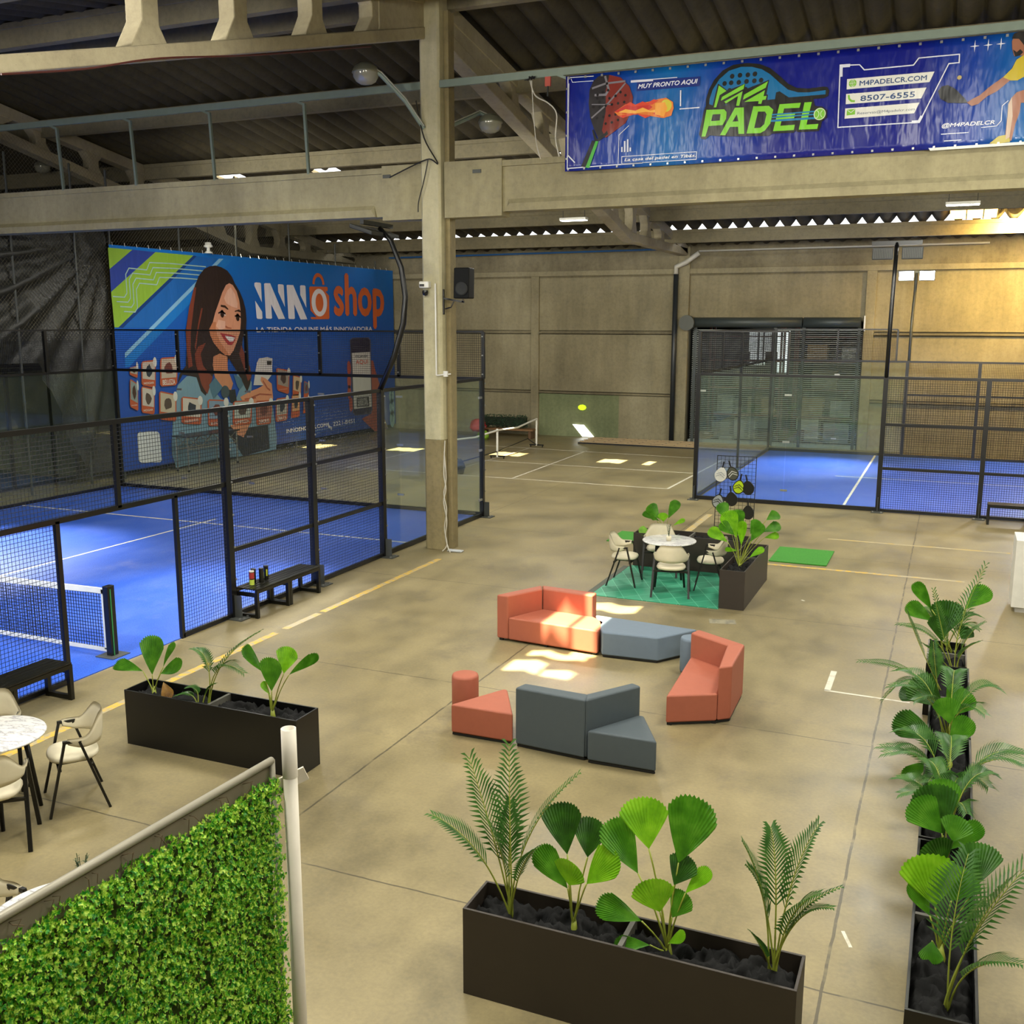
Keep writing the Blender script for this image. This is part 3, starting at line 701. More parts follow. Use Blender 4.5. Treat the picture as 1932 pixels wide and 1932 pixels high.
# ------------------------------------------------------------------ printed banners
_pm = {}
def pmat(col, gloss=.3, wr=.16):
    k = (col, gloss)
    if k not in _pm:
        n = N('print_'+col); n.set(color=col, rough=gloss, spec=.5)
        a = n.noise(1.1, 3, n.co((1.6, 1.6, .55)), .5); b = n.noise(3.5, 2, n.co((2.2, 2.2, .7)), .4)
        n.bump(n.math('ADD', a, n.math('MULTIPLY', b, .35)), wr, .25); _pm[k] = n.m
    return _pm[k]
def plane_m4(k): return lambda u, v: (u, 16.84-.0025*k, v)
def plane_inno(k): return lambda u, v: (-20.85+.004*k, u, v)
def layer(polys, fn, col, parent, name, gloss=.3, flip=False, sub=None):
    if name in ('racket_holes', 'letter_counters', 'auburn_locks', 'white_bars', 'logo_holes', 'social_circles', 'printed_fingers') and len(polys) > 1:
        for p in polys: layer([p], fn, col, parent, name[:-1] if name != 'auburn_locks' else 'auburn_lock', gloss)
        return
    mb = MB()
    for p in polys:
        ar = sum(p[i][0]*p[(i+1)%len(p)][1]-p[(i+1)%len(p)][0]*p[i][1] for i in range(len(p)))
        q = p if ar > 0 else p[::-1]
        mb.add([fn(*a) for a in q], [tuple(range(len(q)))])
    return mb.build(name, pmat(col, gloss), parent)
def stroke(pts, w):
    if len(pts) > 2:
        n = len(pts); sh = []; cl = pts[0] == pts[-1]
        for i, p in enumerate(pts):
            a = pts[i-1] if i else (pts[-2] if cl else None); c = pts[i+1] if i < n-1 else (pts[1] if cl else None); ds = []
            for u, v in ((a, p), (p, c)):
                if u and v:
                    L = math.hypot(v[0]-u[0], v[1]-u[1]) or 1; ds.append(((v[0]-u[0])/L, (v[1]-u[1])/L))
            dx = sum(d[0] for d in ds); dy = sum(d[1] for d in ds); L = math.hypot(dx, dy) or 1; dx /= L; dy /= L
            k = w/2/max(.4, dx*ds[0][0]+dy*ds[0][1]); sh.append(((p[0]-dy*k, p[1]+dx*k), (p[0]+dy*k, p[1]-dx*k)))
        return [[sh[i][1], sh[i+1][1], sh[i+1][0], sh[i][0]] for i in range(n-1)]
    out = []
    for a, b in zip(pts[:-1], pts[1:]):
        dx, dy = b[0]-a[0], b[1]-a[1]; L = math.hypot(dx, dy) or 1; nx, ny = -dy/L*w/2, dx/L*w/2; ex, ey = dx/L*w/2, dy/L*w/2
        out.append([(a[0]-nx-ex, a[1]-ny-ey), (b[0]-nx+ex, b[1]-ny+ey), (b[0]+nx+ex, b[1]+ny+ey), (a[0]+nx-ex, a[1]+ny-ey)])
    return out
def ell(c, rx, ry, n=20): return [(c[0]+rx*math.cos(2*PI*i/n), c[1]+ry*math.sin(2*PI*i/n)) for i in range(n)]
def text(s, lb, rt_, fn, col, parent, name='lettering', shear=0, bold=.0, gloss=.3):
    cu = bpy.data.curves.new('t', 'FONT'); cu.body = s; cu.offset = 0; cu.shear = shear; cu.resolution_u = 3
    o = bpy.data.objects.new('t', cu); COL.objects.link(o)
    dg = bpy.context.evaluated_depsgraph_get(); me = bpy.data.meshes.new_from_object(o.evaluated_get(dg))
    bpy.data.objects.remove(o); bpy.data.curves.remove(cu)
    xs = [v.co.x for v in me.vertices]; ys = [v.co.y for v in me.vertices]
    x0, x1, y0, y1 = min(xs), max(xs), min(ys), max(ys)
    for v in me.vertices:
        u = lb[0]+(v.co.x-x0)/(x1-x0)*(rt_[0]-lb[0]); w_ = lb[1]+(v.co.y-y0)/(y1-y0)*(rt_[1]-lb[1]); v.co = fn(u, w_)
    if bold:
        vs = [v.co.copy() for v in me.vertices]; fs = [tuple(q.vertices) for q in me.polygons]; nv = len(vs); m4 = fn(0, 0)[1] > 10
        t_ = abs(rt_[1]-lb[1])*bold*1.6; A = list(vs); Fq = list(fs)
        for k_, (du, dv) in enumerate(((t_, 0), (-t_, 0), (0, t_), (0, -t_))):
            e_ = .0003*(k_+1); A += [q+(Vector((du, -e_, dv)) if m4 else Vector((e_, du, dv))) for q in vs]; Fq += [tuple(i+nv*(k_+1) for i in q) for q in fs]
        me = bpy.data.meshes.new(name); me.from_pydata(A, [], Fq)
    me.materials.clear(); me.materials.append(pmat(col, gloss)); me.name = name
    o = bpy.data.objects.new(name, me); COL.objects.link(o); o.parent = parent; return o
# ---- the padel banner hanging from the rail
bn = thing('hanging_banner', 'long blue padel club banner hanging above the main beam', 'banner', (0, 0, 0))
gb = N('navy_print'); sx_ = gb.n('ShaderNodeSeparateXYZ'); gb.l(gb.co(), sx_.inputs[0])
def blob(cx, r): return gb.math('SUBTRACT', 1, gb.math('MINIMUM', 1, gb.math('MULTIPLY', gb.math('ABSOLUTE', gb.math('SUBTRACT', sx_.outputs[0], cx)), 1/r)))
f_ = gb.math('MAXIMUM', blob(-4.55, 1.7), blob(.7, 1.5))
gb.set(color=gb.ramp(f_, [(0, '10187a'), (.5, '113a96'), (1, '1466a8')]), rough=.28)
a_ = gb.noise(1.1, 3, gb.co((1.6, 1.6, .55)), .5); b_ = gb.noise(3.5, 2, gb.co((2.2, 2.2, .7)), .4); gb.bump(gb.math('ADD', a_, gb.math('MULTIPLY', b_, .35)), .3, .25)
mb = MB(); nx_, nz_ = 120, 14
BX0, BX1, BZ0, BZ1 = -6.29, 2.6, 6.76, 8.27
for i in range(nx_+1):
    for j in range(nz_+1):
        u, v = i/nx_, j/nz_; x = BX0+(BX1-BX0)*u; z = BZ0+(BZ1-BZ0)*v
        mb.v.append((x, 16.845+.004*math.sin(x*7)*math.sin(z*4), z))
for i in range(nx_):
    for j in range(nz_):
        a = i*(nz_+1)+j; mb.f.append((a, a+nz_+1, a+nz_+2, a+1))
o = mb.build('banner_sheet', gb.m, bn, smooth=True); m_ = o.modifiers.new('th', 'SOLIDIFY'); m_.thickness = .004; m_.offset = -1
def p4(k): return plane_m4(k+3)
gm = MB()
x = BX0+.06
while x < BX1:
    gm.cbox((x, 16.832, BZ1-.035), (.035, .01, .035)); gm.cbox((x, 16.832, BZ0+.03), (.03, .01, .03)); x += .285
for i in range(4): gm.cbox((BX0+.03, 16.832, BZ0+.2+.37*i), (.03, .01, .03))
gm.build('eyelets', M['steel'], bn)
W = 'd9dbe6'
layer(stroke([(-6.249,8.26),(-6.246,6.805),(-5.61,6.815),(-4.934,6.821)], .016)+stroke([(-6.205,8.243),(-5.806,8.231)], .012)+stroke([(-6.194,8.223),(-6.171,8.167),(-5.805,8.158)], .01)+stroke([(-6.236,8.153),(-6.24,7.019),(-6.111,6.892)], .02), p4(1), W, bn, 'border_lines')
layer([[(-5.721,8.22),(-5.636,8.231),(-5.531,8.226),(-5.52,7.672),(-5.533,7.268),(-5.704,7.25),(-5.771,7.381),(-5.849,7.581),(-5.881,7.815),(-5.867,8.026),(-5.805,8.155)]], p4(1), '2a2628', bn, 'printed_racket')
layer([[(-5.531,8.226),(-5.341,8.171),(-5.192,8.026),(-5.125,7.851),(-5.141,7.643),(-5.241,7.46),(-5.408,7.356),(-5.575,7.251),(-5.642,7.372),(-5.583,7.657),(-5.589,7.984)]], p4(1.2), '7d2a20', bn, 'printed_racket_face')
layer([[(-5.792,7.402),(-5.725,7.242),(-5.577,7.339),(-5.556,7.366),(-5.534,7.307),(-5.692,7.21),(-5.768,7.215),(-5.814,7.384)], [(-5.811,7.228),(-5.699,7.205),(-5.865,6.792),(-6,6.823)]], p4(1.4), '1a1c20', bn, 'printed_grip')
layer([[(-5.75,7.212),(-5.699,7.205),(-5.856,6.789),(-5.921,6.803)]], p4(1.6), '46a83e', bn, 'printed_green_tape')
layer(stroke([(-5.825,8.041),(-5.592,8.098),(-5.256,8.107)], .03)+stroke([(-5.828,7.579),(-5.543,7.789),(-5.255,8.079)], .025)+stroke([(-5.604,8.213),(-5.537,7.998),(-5.588,7.926),(-5.78,7.932)], .035)+stroke([(-5.82,7.791),(-5.479,7.765)], .015), p4(1.8), '7d7a80', bn, 'racket_swooshes')
hp = [(-5.57,8.096),(-5.727,7.934),(-5.638,7.965),(-5.547,7.99),(-5.736,7.881),(-5.63,7.882),(-5.524,7.864),(-5.419,7.893),(-5.336,7.944),(-5.798,7.751),(-5.691,7.743),(-5.585,7.754),(-5.479,7.765),(-5.374,7.775),(-5.27,7.786),(-5.731,7.572),(-5.624,7.583),(-5.518,7.595),(-5.413,7.606),(-5.308,7.627),(-5.58,7.474),(-5.474,7.486),(-5.369,7.517),(-5.693,7.82),(-5.251,7.889)]
layer([ell(c, .022, .022, 10) for c in hp], p4(2), '141012', bn, 'racket_holes')
layer([[(-5.435,7.646),(-5.248,7.747),(-5.08,7.715),(-4.957,7.752),(-4.834,7.762),(-4.692,7.788),(-4.571,7.797),(-4.457,7.723),(-4.444,7.628),(-4.481,7.518),(-4.602,7.49),(-4.746,7.519),(-4.87,7.547),(-5.036,7.588),(-5.243,7.556),(-5.37,7.584)]], p4(2.2), 'e07a2c', bn, 'printed_flame')
layer([[(-5.435,7.646),(-5.248,7.737),(-5.039,7.73),(-4.875,7.736),(-4.791,7.673),(-4.892,7.606),(-5.058,7.637),(-5.245,7.603)], [(-4.788,7.579),(-4.626,7.604),(-4.664,7.513)]], p4(2.4), 'c8342c', bn, 'printed_red_flame')
layer([[(-5.371,7.632),(-5.246,7.674),(-5.079,7.639),(-4.955,7.677),(-4.83,7.62),(-4.688,7.637),(-4.748,7.585),(-4.912,7.607),(-5.078,7.597)]], p4(2.45), 'f2b04a', bn, 'printed_flame_core')
layer([[(-5.248,7.743),(-5.165,7.778),(-5.081,7.73),(-4.958,7.771),(-4.885,7.741),(-4.774,7.789),(-4.691,7.767),(-4.792,7.711),(-4.956,7.705),(-5.122,7.706)], [(-5.37,7.58),(-5.285,7.539),(-5.16,7.576),(-5.036,7.575),(-4.91,7.512),(-4.808,7.543),(-4.911,7.565),(-5.161,7.599)]], p4(2.45), 'd8482c', bn, 'flame_tongues')
layer([ell([(-4.571,7.675)][0], .095, .095)], p4(2.6), 'd3c53a', bn, 'printed_ball'); layer([[(-4.751,7.727),(-4.589,7.733),(-4.545,7.636),(-4.603,7.509),(-4.747,7.557)]], p4(2.8), 'f0a23a', bn, 'flame_tongue')
layer([[(-5.059,8.091),(-4.031,8.072),(-4.036,7.929),(-5.065,7.937)]], p4(1), '162a78', bn, 'dark_strip')
text('MUY PRONTO AQUI', *[(-5.041,7.961),(-4.069,8.039)], p4(1.5), 'e6e8ee', bn, shear=.25, bold=.018)
layer(stroke([(-5.148,8.091),(-4.812,8.084)], .035), p4(2), W, bn, 'title_bar')
layer(stroke([(-4.802,8.095),(-4.408,8.089)], .012)+stroke([(-4.338,7.881),(-4.335,7.661)], .02)+stroke([(-4.339,7.609),(-4.035,7.608)], .016)+
      stroke([(-5.294,7.078),(-5.293,7.024)], .025)+stroke([(-5.249,7.168),(-5.246,7.021)], .025)+stroke([(-5.197,7.192),(-5.193,7.018)], .025)+stroke([(-5.15,7.06),(-5.15,7.025)], .025)+
      stroke([(-5.293,6.939),(-4.049,6.94),(-4.051,6.824),(-5.29,6.826),(-5.293,6.939)], .01)+stroke([(-5.354,6.83),(-5.347,7.283),(-5.182,7.417)], .01), p4(1), W, bn, 'white_marks')
text('La casa del padel en Tibás.', *[(-5.244,6.851),(-4.064,6.907)], p4(1.5), 'e6e8ee', bn, shear=.2, bold=.018)
LG = lambda *a: None
layer([[(-3.926,7.624),(-3.924,7.727),(-3.886,7.861),(-3.806,8.002),(-3.679,8.127),(-3.514,8.197),(-3.301,8.205),(-3.112,8.171),(-2.946,8.095),(-2.801,7.971),(-2.669,7.849),(-2.539,7.777),(-2.368,7.752),(-2.155,7.762),(-2.087,7.751),(-2.053,7.699),(-2.066,7.623),(-2.123,7.595),(-2.28,7.594),(-2.252,7.495),(-2.139,7.475),(-2.068,7.414),(-2.068,7.315),(-2.138,7.259),(-2.148,7.188),(-2.176,7.125),(-2.484,7.131),(-2.519,7.156),(-2.547,7.128),(-2.877,7.135),(-2.923,7.106),(-3.398,7.129),(-3.665,7.15),(-3.849,7.174),(-3.914,7.12),(-3.982,7.133),(-4.018,7.202),(-3.954,7.557)]], p4(1), '1b1a14', bn, 'logo_outline')
layer([[(-3.872,7.645),(-3.869,7.722),(-3.825,7.856),(-3.722,8.006),(-3.582,8.113),(-3.394,8.155),(-3.228,8.14),(-3.073,8.09),(-2.942,8.006),(-2.796,7.871),(-2.664,7.762),(-2.513,7.709),(-2.353,7.696),(-2.107,7.708),(-2.106,7.648),(-2.647,7.648),(-2.719,7.698),(-2.79,7.748),(-2.842,7.736),(-2.855,7.64),(-3.779,7.607)]], p4(1.4), '136a9e', bn, 'logo_racket')
layer([ell(c, .036, .036, 14) for c in [(-3.527,8.029),(-3.406,8.033),(-3.285,8.028),(-3.176,8.032),(-3.641,7.932),(-3.539,7.934),(-3.42,7.93),(-3.301,7.934),(-3.181,7.932),(-3.078,7.932),(-3.314,7.819),(-3.196,7.821),(-3.559,7.823)]], p4(1.8), '1b1a14', bn, 'logo_holes')
G_ = '7cc82e'
layer([[(-3.744,7.94),(-3.595,7.826),(-3.318,7.904),(-3.326,7.815),(-2.955,7.929),(-2.986,7.72),(-2.963,7.712),(-2.971,7.629),(-3.041,7.628),(-3.056,7.568),(-3.465,7.577),(-3.611,7.622),(-3.742,7.581),(-3.827,7.582)]], p4(2), '1b1a14', bn, 'letter_shadow')
layer([[(-3.73,7.911),(-3.606,7.821),(-3.71,7.767),(-3.758,7.588),(-3.797,7.591)], [(-3.691,7.68),(-3.675,7.736),(-3.329,7.899),(-3.341,7.827)], [(-3.636,7.664),(-3.355,7.795),(-3.399,7.583),(-3.447,7.587),(-3.423,7.732),(-3.611,7.634)],
       [(-3.343,7.669),(-3.329,7.742),(-2.972,7.908),(-3.003,7.816)], [(-3.324,7.634),(-3.013,7.783),(-3.03,7.695),(-2.983,7.697),(-2.995,7.642),(-3.044,7.64),(-3.06,7.585),(-3.106,7.589),(-3.102,7.63)]], p4(2.4), G_, bn, 'logo_letters')
layer([[(-3.912,7.563),(-3.632,7.55),(-3.592,7.506),(-3.596,7.404),(-3.647,7.316),(-3.869,7.317),(-3.916,7.161),(-3.977,7.165)], [(-3.464,7.56),(-3.327,7.555),(-3.304,7.16),(-3.394,7.166),(-3.404,7.273),(-3.531,7.279),(-3.598,7.16),(-3.684,7.168)],
       [(-3.179,7.558),(-2.944,7.548),(-2.871,7.486),(-2.908,7.286),(-2.985,7.19),(-3.055,7.155),(-3.268,7.163)], [(-2.781,7.558),(-2.465,7.555),(-2.479,7.484),(-2.709,7.491),(-2.722,7.419),(-2.538,7.411),(-2.552,7.339),(-2.736,7.336),(-2.754,7.242),(-2.535,7.243),(-2.549,7.165),(-2.862,7.17)],
       [(-2.409,7.556),(-2.301,7.554),(-2.363,7.231),(-2.187,7.23),(-2.2,7.158),(-2.474,7.166)]], p4(2.4), G_, bn, 'logo_letters')
layer([[(-3.809,7.486),(-3.687,7.483),(-3.696,7.388),(-3.834,7.387)], [(-3.43,7.46),(-3.402,7.355),(-3.494,7.356)], [(-3.104,7.476),(-2.998,7.468),(-2.971,7.426),(-3.001,7.282),(-3.058,7.235),(-3.153,7.235)]], p4(2.8), '1b1a14', bn, 'letter_counters')
layer(stroke([(-2.879,7.413),(-2.237,7.414)], .02)+stroke([(-2.877,7.374),(-2.235,7.372)], .02)+stroke([(-2.886,7.324),(-2.232,7.318)], .03), p4(3), '1f78a8', bn, 'speed_lines')
cb = [(-2.176,7.371)][0]
layer([ell(cb, .088, .088, 24)], p4(3.2), 'cfe2b8', bn, 'logo_ball_ring'); layer([ell(cb, .076, .076, 24)], p4(3.6), '79bb3a', bn, 'logo_ball')
layer(stroke(ell((cb[0]-.07, cb[1]), .06, .06, 20)[-4:]+ell((cb[0]-.07, cb[1]), .06, .06, 20)[:5], .009)+stroke(ell((cb[0]+.075, cb[1]), .06, .06, 20)[7:14], .009), p4(4), 'cfe2b8', bn, 'ball_seam')
layer(stroke([(-1.916,8.04),(-1.64,8.027),(-1.568,7.948),(-0.887,7.952),(-0.821,8.043),(-0.278,8.043),(-0.274,7.931),(-0.411,7.928),(-0.752,7.157),(-0.873,7.153),(-1.899,7.16),(-1.916,8.04)], .016)+
      stroke([(-0.44,6.963),(-0.084,6.963)], .012)+stroke([(-0.393,6.866),(-0.171,6.866)], .012)+stroke([(0.083,7.02),(0.283,7.027),(0.339,7.095),(0.335,7.296),(0.409,7.362)], .01), p4(1), W, bn, 'frame_lines')
layer(stroke([(-1.896,7.88),(-1.901,8.031),(-1.774,8.029)], .045)+stroke([(-0.858,7.162),(-0.76,7.161),(-0.725,7.238)], .04), p4(1.5), W, bn, 'frame_corners')
layer([[(-1.806,7.839),(-0.594,7.839),(-0.653,7.699),(-1.804,7.693)], [(-1.807,7.629),(-0.688,7.628),(-0.75,7.483),(-1.805,7.483)], [(-1.807,7.422),(-0.77,7.426),(-0.833,7.282),(-1.81,7.277)], [(-0.604,6.78),(1.35,6.795),(1.354,6.753),(-0.577,6.742)]], p4(1), 'dcdbd2', bn, 'white_bars')
text('M4PADELCR.COM', *[(-1.622,7.73),(-0.695,7.798)], p4(1.6), '2c4a78', bn, bold=.018)
text('8507-6555', *[(-1.597,7.51),(-0.841,7.585)], p4(1.6), '2c4a78', bn, bold=.018)
text('Reservas@M4padelcr.com', *[(-1.63,7.311),(-0.827,7.361)], p4(1.6), '3a4a66', bn)
text('@M4PADELCR', *[(-0.441,7.04),(0.254,7.111)], p4(1.6), 'dcdde6', bn, shear=.2, bold=.018)
gc = [(-1.722,7.773),(-1.725,7.561),(-1.723,7.359)]
layer([ell(gc[0], .055, .055)], p4(1.6), '7cb83a', bn, 'globe_icon')
layer(stroke([(gc[0][0]-.05, gc[0][1]), (gc[0][0]+.05, gc[0][1])], .006)+stroke([(gc[0][0], gc[0][1]-.05), (gc[0][0], gc[0][1]+.05)], .006)+stroke(ell(gc[0], .025, .052, 16), .006), p4(2), 'dcdbd2', bn, 'globe_lines')
layer(stroke([(gc[1][0]-.045, gc[1][1]+.05), (gc[1][0]-.035, gc[1][1]-.005), (gc[1][0], gc[1][1]-.04), (gc[1][0]+.05, gc[1][1]-.045)], .028), p4(1.6), '7cb83a', bn, 'phone_icon')
e0 = gc[2]; layer([[(e0[0]-.06, e0[1]-.038), (e0[0]+.06, e0[1]-.032), (e0[0]+.06, e0[1]+.05), (e0[0]-.06, e0[1]+.044)]], p4(1.6), '7cb83a', bn, 'envelope_icon')
layer(stroke([(e0[0]-.055, e0[1]+.04), (e0[0], e0[1]-.002), (e0[0]+.055, e0[1]+.044)], .008), p4(2), 'dcdbd2', bn, 'envelope_fold')
st_ = []
for c in [(-0.085,8.133),(0.089,8.131),(0.253,8.131)]:
    st_.append([(c[0]+(.062 if i%2 == 0 else .011)*math.sin(PI*i/4)*(1), c[1]+(.085 if i%2 == 0 else .011)*math.cos(PI*i/4)) for i in range(8)])
layer(st_, p4(1), 'e0e2ea', bn, 'printed_stars'); layer([ell([(-0.256,7.727)][0], .03, .03, 12)], p4(1), 'b8a468', bn, 'printed_ball')
layer([[(-0.527,7.566),(-0.48,7.627),(-0.402,7.637),(-0.303,7.58),(-0.184,7.457),(-0.112,7.371),(-0.209,7.375),(-0.384,7.392),(-0.492,7.458)]], p4(1), '1c1c1e', bn, 'player_racket')
layer([[(-0.131,7.376),(-0.057,7.423),(0.033,7.464),(0.149,7.566),(0.322,7.687),(0.41,7.632),(0.253,7.499),(0.128,7.44),(0.019,7.344),(-0.065,7.322)], [(0.402,8.049),(0.39,8.152),(0.429,8.226),(0.536,8.231),(0.671,8.186),(0.699,8.028),(0.647,7.94),(0.527,7.951),(0.437,7.95)],
       [(0.445,7.391),(0.507,7.465),(0.598,7.489),(0.822,7.455),(0.834,7.313),(0.572,7.317),(0.567,7.191),(0.524,7.034),(0.492,6.812),(0.405,6.817),(0.413,7.122)]], p4(1.2), '9c6448', bn, 'player_skin')
layer([[(0.315,7.679),(0.42,7.788),(0.471,7.902),(0.559,7.956),(0.779,7.958),(0.877,7.498),(0.672,7.468),(0.583,7.664),(0.501,7.621),(0.418,7.628)]], p4(1.6), 'c4ae28', bn, 'player_shirt')
layer([[(0.385,8.184),(0.412,8.251),(0.485,8.27),(0.591,8.256),(0.699,8.199),(0.715,8.011),(0.597,8.007),(0.537,8.098),(0.478,8.174)], [(0.411,8.04),(0.463,8.001),(0.505,8.034),(0.546,7.993),(0.512,7.953),(0.449,7.943)]], p4(2), '1c1512', bn, 'player_hair')
layer([[(0.209,6.794),(0.318,6.884),(0.447,6.903),(0.478,6.796),(0.303,6.782)]], p4(2), 'b5a52c', bn, 'player_shoe')
layer([[(0.413,7.314),(0.451,7.406),(0.48,7.149),(0.465,6.862),(0.414,6.833),(0.416,7.09)]], p4(2.2), 'c2a890', bn, 'player_leg_light')
# ---- the big shop banner on the fence
bi = thing('shop_banner', 'huge blue online shop banner with smiling woman on the fence', 'banner', (0, 0, 0))
gi = N('blue_print'); sx_ = gi.n('ShaderNodeSeparateXYZ'); gi.l(gi.co(), sx_.inputs[0])
gi.set(color=gi.ramp(gi.math('ADD', gi.math('MULTIPLY', sx_.outputs[2], .16), 0), [(.2, '1d47a0'), (.62, '0f55b4'), (1, '0872cc')]), rough=.45)
gi.bump(gi.noise(1.5, 3), .15, .2)
MB().box(-20.856, -20.852, 21.37, 36.38, .2, 6.28).build('banner_sheet', gi.m, bi)
pi_ = plane_inno
# frayed tie edge
tm = MB(); y = 21.5
while y < 36.3: tm.bar((-20.85, y, 6.26), (-20.9, y+.03, 6.36), .012); y += .45
tm.build('cable_ties', M['white'], bi)
def li(polys, k, col, name, gloss=.5): return layer(polys, pi_(k), col, bi, name, gloss)
li([[(21.33,6.198),(22.212,6.197),(21.336,5.64)], [(23.1,6.19),(24.667,6.188),(21.513,4.117),(21.37,4.118),(21.333,5.047)]], 1, '8db53a', 'green_stripe')
li([[(22.212,6.197),(23.1,6.19),(21.333,5.047),(21.342,5.64)]], 1, '2b429a', 'violet_stripe')
li([[(24.667,6.188),(24.809,6.177),(21.676,4.101),(21.513,4.117)]], 1, '0f3b7c', 'navy_stripe')
li([[(24.809,6.177),(25.742,6.163),(22.787,4.097),(21.676,4.101)]], 1, '1a64b4', 'mid_blue_stripe')
li([[(26.003,6.168),(26.432,6.147),(21.974,3.166),(21.84,3.059),(21.661,3.043),(21.669,3.266)]], 1, '1678cc', 'bright_blue_stripe')
li([[(25.81,6.162),(26.023,6.169),(21.671,3.288),(21.671,3.421)]], 2, '86b9dc', 'pale_stripe')
for k in range(4):
    d = k*17
    li([q for q in stroke([ (u, v) for u, v in ([(21.381,4.93),(21.797,4.918),(21.898,5.03),(21.898,5.532),(22.035,5.701),(22.702,5.682),(22.832,5.889),(23.705,5.907),(25.187,5.888)])], .03)] if k == 0 else
       stroke([(u+.12*k, v-.13*k) for u, v in ([(21.381,4.93),(21.797,4.918),(21.898,5.03),(21.898,5.532),(22.035,5.701),(22.702,5.682),(22.832,5.889),(23.705,5.907),(25.187,5.888)])], .03), 3, '9fc0b8', 'thin_line')
wm = dict(
 hair=(['2c1d1b'], [[(25.624,5.948),(25.87,5.914),(26.153,5.824),(26.36,5.648),(26.493,5.443),(26.702,5.215),(26.871,4.935),(26.966,4.65),(26.982,4.338),(26.936,3.978),(26.768,3.787),(26.708,3.499),(26.858,3.182),(27.032,2.884),(27.13,2.61),(27.007,2.272),(26.854,2.06),(26.576,2.49),(26.298,2.839),(26.023,3.159),(25.849,2.809),(25.261,2.693),(24.859,2.064),(24.663,2.215),(24.492,2.637),(23.9,2.754),(23.647,2.454),(23.77,2.76),(24.052,2.994),(24.131,3.551),(24.119,3.997),(24.275,4.485),(24.481,4.976),(24.644,5.335),(24.835,5.609),(25.091,5.821),(25.34,5.911)]]))
li([[(23.259,0.492),(23.367,1.392),(23.518,2.07),(23.674,2.448),(24.074,2.688),(24.661,2.705),(25.165,2.277),(25.554,1.936),(26.18,1.708),(26.511,2.201),(26.335,2.791),(26.772,2.727),(27.123,2.356),(27.047,1.837),(28.171,1.566),(28.225,1.166),(28.341,0.458),(28.273,0.054),(26.499,0.022),(25.412,0.104),(23.409,0.045)]], 4, '7898aa', 'printed_denim_jacket')
li([[(26.565,0.923),(27.882,0.899),(27.908,0.104),(26.499,0.022),(25.89,0.752),(25.698,1.049)], [(25.91,2.164),(26.267,2.18),(26.329,1.747),(26.01,1.77)]], 5, '26282b', 'printed_black_top')
li([[(25.295,3.574),(25.602,3.382),(25.955,3.232),(25.941,2.806),(26.168,2.366),(26.059,2.168),(25.659,2.25),(25.325,2.597),(25.246,2.95)]], 5, 'c98560', 'printed_neck')
li(wm['hair'][1], 6, wm['hair'][0][0], 'printed_hair')
li([[(25.248,2.973),(25.303,3.227),(25.596,3.312),(25.953,3.208),(25.941,2.806),(26.168,2.366),(26.059,2.168),(25.659,2.25),(25.325,2.597)]], 7, 'c98560', 'printed_neck')
li([[(24.589,5.267),(24.69,5.27),(24.523,4.665),(24.351,3.995),(24.288,3.436),(24.351,2.983),(24.162,2.923),(24.131,3.551),(24.146,4.041),(24.323,4.662)], [(26.662,3.548),(26.79,3.305),(27.065,2.809),(27.091,2.514),(26.918,2.399),(26.702,2.896),(26.538,3.263)],
    [(24.633,3.541),(24.986,3.649),(24.717,3.312),(24.81,2.966),(25.054,2.749),(25.219,2.602),(24.932,2.106),(24.695,2.397),(24.503,2.978),(24.463,3.319)], [(24.861,4.67),(24.93,4.671),(24.67,3.993),(24.523,3.43),(24.481,3.544),(24.688,4.218)]], 7, '7c3a2a', 'auburn_locks')
li([[(26.216,5.445),(26.378,5.393),(26.551,5.211),(26.662,4.93),(26.698,4.647),(26.688,4.266),(26.627,3.956),(26.475,3.695),(26.264,3.389),(26.065,3.228),(25.847,3.258),(25.604,3.405),(25.336,3.643),(25.212,3.852),(25.156,4.035),(25.35,4.264),(25.478,4.54),(25.681,4.865),(25.847,5.145),(26.046,5.382)]], 8, 'dd9a7b', 'printed_face')
li([[(25.35,4.264),(25.156,4.035),(25.212,3.852),(25.336,3.643),(25.604,3.405),(25.847,3.258),(26.047,3.229),(25.861,3.446),(25.658,3.637),(25.514,3.872),(25.459,4.08),(25.492,4.264)]], 9, 'c67d58', 'face_shading_print')
li([[(26.261,5.319),(26.469,5.114),(26.568,4.834),(26.531,4.692),(26.291,4.736),(26.022,4.825),(25.925,4.985),(26.089,5.221)], [(25.604,4.334),(25.926,4.288),(25.91,4.078),(25.651,4.01),(25.483,4.149)]], 9, 'edb8a0', 'face_highlight_print')
li([[(25.747,4.785),(25.963,4.766),(26.108,4.658),(26.062,4.639),(25.921,4.702),(25.742,4.723)], [(26.401,4.608),(26.623,4.658),(26.694,4.599),(26.691,4.563),(26.523,4.593),(26.409,4.573)]], 10, '3a221a', 'printed_eyebrows')
li([[(25.619,4.53),(25.785,4.585),(25.926,4.521),(25.982,4.452),(25.776,4.462)], [(26.399,4.443),(26.552,4.474),(26.68,4.404),(26.638,4.356),(26.451,4.384)]], 10, 'e6cfc8', 'printed_eyes')
li([ell(c, .09, .12, 12) for c in [(25.791,4.515),(26.529,4.413)]]+stroke([(25.612,4.53),(25.785,4.585),(25.943,4.51)], .05)+stroke([(26.388,4.443),(26.553,4.479),(26.687,4.404)], .05), 11, '2e1814', 'printed_irises')
li([[(25.934,4.16),(26.041,4.113),(26.205,4.089),(26.202,4.053),(25.982,4.066),(25.905,4.113)]], 10, 'b4674c', 'printed_nostrils')
